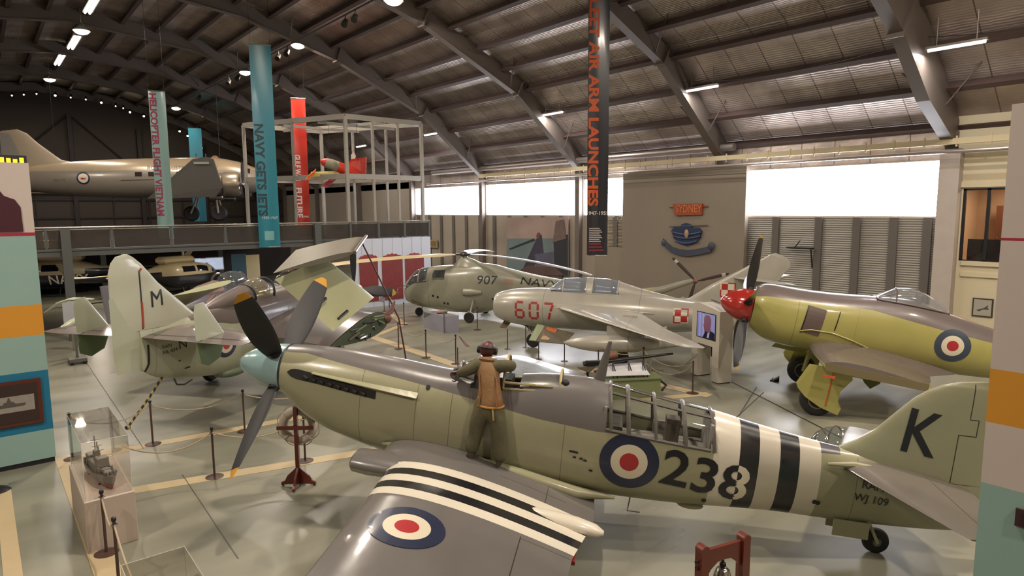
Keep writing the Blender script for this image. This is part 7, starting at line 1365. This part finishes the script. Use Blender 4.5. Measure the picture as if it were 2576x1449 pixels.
# ---- lifebuoy on its wooden stand
mah = mat('red mahogany', '5f2315', .35, coat=.35, var=.12, vscale=8); g = Vector((4.3, 11.55, 0)); u = Vector((cos(radians(-39)), sin(radians(-39)), 0)); n_ = Vector((-sin(radians(-39)), cos(radians(-39)), 0))
ls = Thing('wooden_stand', 'red-brown wooden cross stand holding the lifebuoy', 'stand', tuple(g)); ls.part('post', MB().box(g+Vector((0, 0, .78)), (.07, .07, 1.48), rz=radians(-39)), mah); ls.part('cross_arm', MB().box(g+Vector((0, 0, 1.13))-n_*.05, (.68, .03, .07), rz=radians(-39)), mah)
fp_ = [(-.32, 0), (-.32, .05), (-.25, .08), (-.2, .18), (-.1, .27), (-.04, .33), (.04, .33), (.1, .27), (.2, .18), (.25, .08), (.32, .05), (.32, 0), (.2, .02), (-.2, .02)]
for a, b in ((u, n_), (n_, u)): ls.part('foot', MB().poly([g+a*x+Vector((0, 0, z+.02)) for x, z in fp_], b*.04), mah)
for a in (u, -u, n_, -n_): ls.part('castor', MB().sph(g+a*.29+Vector((0, 0, .025)), .025, 8, 6), blk)
lb_ = Thing('lifebuoy', 'white lifebuoy with rope hung on the wooden cross stand', 'lifebuoy', tuple(g+Vector((0, 0, .75)))); cc = g+n_*.13+Vector((.0, .0, 1.12))
lb_.part('ring', MB().tube([cc+u*cos(a)*.28+Vector((0, 0, sin(a)*.28)) for a in np.linspace(0, 2*pi, 40, False)], .085, 14, closed=True), mat('aged white canvas', 'c2b6aa', .6, var=.08, vscale=6), smooth=True); lb_.part('grab_rope', MB().tube([cc+u*cos(a)*(.375+.03*sin(a*4)**2)+Vector((0, 0, sin(a)*(.375+.03*sin(a*4)**2))) for a in np.linspace(0, 2*pi, 60, False)], .008, 6, closed=True), rope, smooth=True)
for k in range(4): a = pi/4+k*pi/2; lb_.part('binding', MB().tube([cc+u*cos(a)*(.28+cos(t)*.09)+Vector((0, 0, sin(a)*(.28+cos(t)*.09)))+n_*sin(t)*.09 for t in np.linspace(0, 2*pi, 16, False)], .014, 6, closed=True), mat('canvas binding', 'b5aa98', .6))
# ---- ship's bell in its frame
b0, b1 = Vector((6.30, 4.18, 0)), Vector((6.92, 4.02, 0)); bu = (b1-b0).normalized(); bn = Vector((-bu.y, bu.x, 0)); H_ = 1.12
bf = Thing('bell_gantry', 'red-brown wooden frame at the bottom edge, holding a bell', 'stand', tuple((b0+b1)/2)); rz_ = atan2(bu.y, bu.x)
for p in (b0, b1):
    c = MB().rings([[p+bu*x+bn*y+Vector((0, 0, z)) for x, y in ((-.055, -.06), (.055, -.06), (.055, .06), (-.055, .06))] for z in (0, H_)]); po = bf.part('post', c, mah)
    bf.part('post_head', MB().tube([p+bn*-.062+Vector((0, 0, H_)), p+bn*.062+Vector((0, 0, H_))], .058, 20), mah, parent=po, smooth=True); bf.part('foot', MB().box(p+Vector((0, 0, .04)), (.1, .5, .08), rz=rz_, bev=.02), mah)
    bf.part('peg', MB().cyl(p+Vector((0, 0, H_-.14))-bu*.1, p+Vector((0, 0, H_-.14))+bu*.1, .018, n=10).cyl(p+Vector((0, 0, H_-.22))-bu*.09, p+Vector((0, 0, H_-.22))+bu*.09, .024, n=10), mat('dark peg', '2f1512', .4), parent=po)
L_ = (b1-b0).length; arch = [(.05, H_-.02), (L_-.05, H_-.02), (L_-.05, H_-.34), (L_-.12, H_-.27), (L_-.22, H_-.20), (L_/2, H_-.19), (.22, H_-.20), (.12, H_-.27), (.05, H_-.36)]
bf.part('top_beam', MB().poly([b0+bu*x+Vector((0, 0, z)) for x, z in arch], bn*.05), mah)
be = Thing('bell', 'chromed ship bell hanging in the wooden frame', 'bell', tuple((b0+b1)/2+Vector((0, 0, .5)))); bc = (b0+b1)/2; be.part('bell_body', MB().lathe([(.001, .82), (.05, .815), (.08, .79), (.10, .72), (.125, .62), (.17, .55), (.175, .53), (.16, .535)], bc, n=30), chrome, smooth=True); be.part('hanger', MB().tube([bc+Vector((0, 0, .81)), bc+Vector((0, 0, .95))], .016, 8).sph(bc+Vector((0, 0, .85)), .04), mat('dark iron', '25201c', .4, .6), smooth=True); be.part('clapper', MB().cyl(bc+Vector((0, 0, .78)), bc+Vector((0, 0, .56)), .008, n=6).sph(bc+Vector((0, 0, .55)), .03), chrome)
# ---- video kiosk
k0 = Vector((16.33, 10.49, 0)); kd = Vector((.33, .944, 0)).normalized(); kn = Vector((kd.y, -kd.x, 0)); KL, KD_, KH = 1.30, .47, 2.22; kio = mat('white kiosk', 'bdb6a9', .45, coat=.2)
kk = Thing('video_kiosk', 'white arch-shaped video kiosk left of the red spinner', 'kiosk', tuple(k0+kd*.65+kn*.23)); K = lambda a, b, z: k0+kd*a+kn*b+Vector((0, 0, z))
def kbox(nm, a0, a1, b0_, b1_, z0, z1, m, **q): return kk.part(nm, MB().rings([[K(a0, b0_, z), K(a1, b0_, z), K(a1, b1_, z), K(a0, b1_, z)] for z in (z0, z1)]), m, **q)
kbox('leg', 0, .30, 0, KD_, .03, 1.05, kio); kbox('leg', KL-.30, KL, 0, KD_, .03, 1.05, kio); kbox('plinth', .02, .28, .02, KD_-.02, 0, .03, blk)
kk.part('head', MB().rings([[K(0, b, 1.05), K(KL, b, 1.05), K(KL, b, KH-.12), K(KL-.1, b, KH+.02), K(KL-.35, b, KH+.05), K(.35, b, KH-.03), K(.05, b, KH-.08), K(0, b, KH-.1)] for b in (0, KD_)]), kio, smooth=25)
so = kbox('screen', .16, 1.06, -.012, 0, 1.24, 2.02, blk); 
def sq(nm, pts, c, e=1.): kk.part(nm, MB().poly([K(1.06-x*.9, -.018, 1.24+z*.78) for x, z in pts], kn*.004), mat('screen colour '+c, '000000', .3, emit=c, estr=e), parent=so)
sq('screen_image', [(.05, .03), (.97, .03), (.97, .97), (.05, .97)], '8f8cb8', .75); 
for k in range(4): sq('screen_curtain', [(.08+k*.09, .05), (.12+k*.09, .05), (.12+k*.09, .95), (.08+k*.09, .95)], ['6f80c8', 'b9b4d8'][k % 2], .7)
kk.part('screen_person', MB().poly([K(1.06-x*.9, -.021, 1.24+z*.78) for x, z in ((.45, .25), (.40, .45), (.38, .52), (.42, .62), (.40, .72), (.44, .85), (.56, .93), (.7, .90), (.78, .78), (.78, .6), (.74, .42), (.82, .3), (.6, .22))], kn*.004), mat('screen colour face', '000000', .3, emit='8c5468', estr=.55), parent=so, label='person in profile shown on the screen')
kk.part('screen_jacket', MB().poly([K(1.06-x*.9, -.024, 1.24+z*.78) for x, z in ((.35, .03), (.97, .03), (.97, .28), (.82, .34), (.66, .25), (.5, .30))], kn*.004), mat('screen colour jacket', '000000', .3, emit='1c1a2c', estr=.5), parent=so); kk.part('screen_collar', MB().poly([K(1.06-x*.9, -.027, 1.24+z*.78) for x, z in ((.58, .05), (.68, .05), (.72, .28), (.62, .24))], kn*.004), mat('screen colour collar', '000000', .3, emit='b9b0d4', estr=.6), parent=so)
kbox('speaker_box', .34, .5, .1, .3, .72, 1.05, blk); kk.part('top_bar', MB().tube([K(.3, .4, KH+.06), K(.95, .42, KH+.12)], .02, 6), blk)
kbox('far_leg_foot', KL-.3, KL, 0, KD_, 0, .03, blk)
# ---- display boards on legs
def board(label, corners, legs, m, extra=(), nm='information_board'):
    g = sum((Vector(l) for l in legs), Vector())/len(legs); t = Thing(nm, label, 'sign', (g.x, g.y, 0)); a, b, c, d = [Vector(x) for x in corners]; nn = (b-a).cross(d-a).normalized(); t.part('panel', MB().poly([a, b, c, d], nn*.02), m)
    for (x0, x1, y0, y1, mm) in extra: t.part('printed_patch', MB().poly([a.lerp(b, x).lerp(d.lerp(c, x), y)+nn*(.014 if nn.z > 0 else -.014) for x, y in ((x0, y0), (x1, y0), (x1, y1), (x0, y1))], nn*.003), mm)
    for l in legs: l = Vector(l); zt = min(v.z for v in (a, b, c, d))+.04; t.part('leg', MB().cyl((l.x, l.y, 0), (l.x, l.y, zt), .018, n=8), pm); t.part('foot', MB().lathe([(.001, 0), (.12, 0), (.12, .012), (.001, .02)], (l.x, l.y, 0), n=16), pm)
    return t
oli = mat('olive printed board', '5e5748', .5, var=.25, vscale=5); oran = mat('orange print', 'b85c24', .5); pgr = mat('pale green print', '8b9476', .5); pgrey = mat('peach print', 'b08f72', .5)
A, B, C, D_ = atD(1330, 857, 22.3), atD(1420, 866, 21.9), atD(1445, 838, 22.4), atD(1352, 815, 22.8)
board('wide olive board with orange patch in front of the jet nose wheel', [A, B, C, D_], [(A.x*.72+B.x*.28, A.y*.72+B.y*.28, 0), (B.x, B.y, 0)], oli, ((.0, .2, .02, .98, pgr), (.28, .56, .45, .95, oran), (.3, .52, .15, .4, pgrey)))
g = atz(1277, 878); A, B, C, D_ = atD(1257, 823, 24.2), atD(1273, 826, 24.2), atD(1292, 802, 24.6), atD(1273, 800, 24.6)
board('small brown slanted board left of the jet nose', [A, B, C, D_], [(g.x, g.y, 0)], mat('brown print board', '6a5648', .5, var=.2, vscale=8), ((.2, .9, .5, .95, pgrey),))
A, B, C, D_ = atD(1293, 812, 24.4), atD(1330, 822, 24.0), atD(1330, 812, 24.2), atD(1295, 803, 24.6)
board('narrow dark board under the jet nose', [A, B, C, D_], [(A.lerp(B, .8).x, A.lerp(B, .8).y, 0)], mat('dark narrow board', '51493f', .5), ())
A, B, C, D_ = atD(1152, 842, 22), atD(1160, 848, 21.8), atD(1182, 872, 21.4), atD(1172, 872, 21.4)
board('small reddish slanted board beside the stanchion near the leaning person', [A, B, C, D_], [tuple(atz(1152, 925))], mat('reddish slanted board', '5e3c36', .5), ())
A, B, C, D_ = atD(953, 757, 33), atD(966, 760, 33), atD(970, 750, 33.4), atD(957, 747, 33.4)
board('tiny far grey board near the folded aircraft wing tip', [A, B, C, D_], [(B.x, B.y, 0)], mat('far grey board', '6b6662', .5), ())
# ---- lavender-sided display case below the helicopter
c0, c1, c2 = atz(1067, 824), atz(1118, 838), atz(1155, 835)
lc = Thing('display_case', 'lavender-white low display case in front of the helicopter', 'showcase', (c1.x, c1.y, 0)); lav = mat('lavender white panel', '9593a0', .45, var=.03)
cc1 = Vector((c1.x, c1.y, 0)); e1 = (Vector((c0.x, c0.y, 0))-cc1); e2 = (Vector((c2.x, c2.y, 0))-cc1); e2 = e2*1.0
lc.part('body', MB().rings([[p+Vector((0, 0, z)) for p in (cc1, cc1+e1, cc1+e1+e2, cc1+e2)] for z in (0, .70)]), lav); lc.part('glass_top', MB().rings([[p+Vector((0, 0, z)) for p in (cc1, cc1+e1, cc1+e1+e2, cc1+e2)] for z in (.705, .90)]), cg_, label='clear glass top')
lc.part('corner_post', MB().cyl(cc1, cc1+Vector((0, 0, .9)), .03, n=6), mat('mauve grey edge', '67616b', .5)); lc.part('green_panel', MB().poly([cc1+e1*.62+Vector((0, 0, .68)), cc1+e1+Vector((0, 0, .68)), cc1+e1+Vector((0, 0, .42))], e2.normalized()*.02), mat('grey green panel', '5f6a5f', .5))
for k, (q, c) in enumerate(((.35, 'b08a76'), (.6, 'a49684'), (.8, '8d8172'))): p = cc1+e1*.5+e2*q+Vector((0, 0, .70)); t = Thing('small_exhibit', 'small %s object inside the lavender display case' % ('pink', 'tan', 'brownish')[k], 'exhibit', tuple(p)); t.part('body', MB().sph(p+Vector((0, 0, .08)), .08, 10, 8, (1.6, 1, .9)), mat('exhibit '+c, c, .6), smooth=True); t.part('stand', MB().bb(p.x-.06, p.x+.06, p.y-.06, p.y+.06, p.z, p.z+.02), blk)
# ---- long-barrelled gun on a green cradle behind the fuselage
gp0, gp1 = Vector((12.75, 11.85, 0)), Vector((14.2, 11.0, 0)); gd = (gp1-gp0).normalized(); gn_ = Vector((-gd.y, gd.x, 0)); grnb = mat('olive green cradle', '6c7450', .45, var=.08)
gg = Thing('gun_mount', 'long black gun barrel on a green cradle behind the fighter fuselage', 'gun', tuple((gp0+gp1)/2)); G = lambda a, b, z: gp0+gd*a+gn_*b+Vector((0, 0, z))
def gbox(nm, a0, a1, b0_, b1_, z0, z1, m, **q): return gg.part(nm, MB().rings([[G(a0, b0_, z), G(a1, b0_, z), G(a1, b1_, z), G(a0, b1_, z)] for z in (z0, z1)]), m, **q)
gbox('cradle_body', .1, 1.65, -.3, .3, .0, .52, grnb); gbox('sill', .05, 1.7, -.34, .34, .52, .56, grnb)
gg.part('shiny_tray', MB().poly([G(0, -.28, .66), G(1.35, -.28, .64), G(1.3, .25, .84), G(-.05, .25, .84)], (0, 0, .02)), mat('polished tray', 'e4e4e8', .2, .3, coat=.6), label='polished metal tray')
gg.part('barrel', MB().tube([G(-.4, .1, .92), G(.3, .1, .96), G(1.2, .1, 1.03), G(2.15, .1, 1.10)], [.07, .06, .045, .028], 14), mat('black gunmetal', '1e1c1a', .35, .5), smooth=True); gg.part('breech', MB().box(G(-.1, .1, .93), (.5, .16, .16), rz=atan2(gd.y, gd.x), bev=.03), mat('black gunmetal', '1e1c1a', .35, .5))
for a in (.35, .8, 1.2): gg.part('strut', MB().tube([G(a, -.2, .56), G(a+.05, .05, .95)], .015, 6).tube([G(a+.12, -.2, .56), G(a+.05, .05, .95)], .015, 6), blk)
gg.part('sight_drum', MB().tube([G(.25, .28, 1.05), G(.6, .28, 1.1)], .11, 14), mat('brown drum', '6e4b34', .6)); gg.part('end_bracket', MB().tube([G(1.66, -.2, .45), G(1.85, -.2, .3), G(1.72, -.2, .15)], .035, 6), blk)
for a in (1.35, 1.5): gg.part('upright', MB().cyl(G(a, .1, .56), G(a, .1, .98), .03, n=8), chrome)
tr_g = atz(1480, 985); t = Thing('floor_wedge', 'small tan and dark wedge on the floor behind the fighter spine', 'wedge', (tr_g.x, tr_g.y, 0)); a, b, c = atz(1452, 945), atz(1500, 942), atz(1482, 958); t.part('top', MB().poly([(a.x, a.y, .25), (b.x, b.y, .25), (c.x, c.y, .25)], (0, 0, .02)), mat('dark wedge', '453c30', .6)); t.part('leg', MB().cyl(((a.x+b.x+c.x)/3, (a.y+b.y+c.y)/3, 0), ((a.x+b.x+c.x)/3, (a.y+b.y+c.y)/3, .25), .04), blk)
# ---- spare domed canopy standing on the floor by the fighter tail
dcn = Vector((13.0, 5.6, 0)); dm = Thing('spare_canopy', 'framed clear dome standing on the floor behind the K tail', 'canopy', tuple(dcn)); MDm = Matrix.Translation(dcn) @ Matrix.Rotation(radians(-40), 4, 'Z'); dm.M = MDm
dome = lambda x, t: Vector((x, cos(t)*.42*sqrt(max(0, 1-(x/.62)**2)), .12+sin(t)*.62*sqrt(max(0, 1-(x/.62)**2))))
xx = list(np.linspace(-.615, .615, 18)); cd_ = dm.part('dome', MB().rings([[dome(x, pi*k/20) for k in range(21)] for x in xx], cap=False, skip=lambda i, j: j == 20), glass('dome glass', 'd9dfe2', .03, 2.4, .05), smooth=True, label='clear dome')
mb = MB().tube([dome(.0, t) for t in np.linspace(0, pi, 20)], .018, 6).tube([dome(x, .0) for x in xx], .016, 6).tube([dome(x, pi-.0) for x in xx], .016, 6).tube([dome(x, 1.1) for x in xx[:10]], .012, 6).tube([dome(-.3, t) for t in np.linspace(0, pi, 20)], .012, 6)
dm.part('dome_frame', mb, chrome, parent=cd_, smooth=True); dm.part('base_board', MB().bb(-.65, .65, -.45, .45, .0, .11), mat('dark base board', '3d3a38', .6))
# low base of a barrier at the far left edge
q = atz(-8, 1236); t = Thing('bollard', 'dark barrier foot at the extreme left edge of the floor', 'stand', (q.x, q.y, 0)); t.part('foot', MB().lathe([(.001, 0), (.22, 0), (.16, .05), (.05, .1), (.04, .5), (.001, .5)], (q.x, q.y, 0), n=20), blk, smooth=True); t.part('ring', MB().lathe([(.05, .48), (.06, .5), (.05, .52)], (q.x, q.y, 0), n=16), pm)
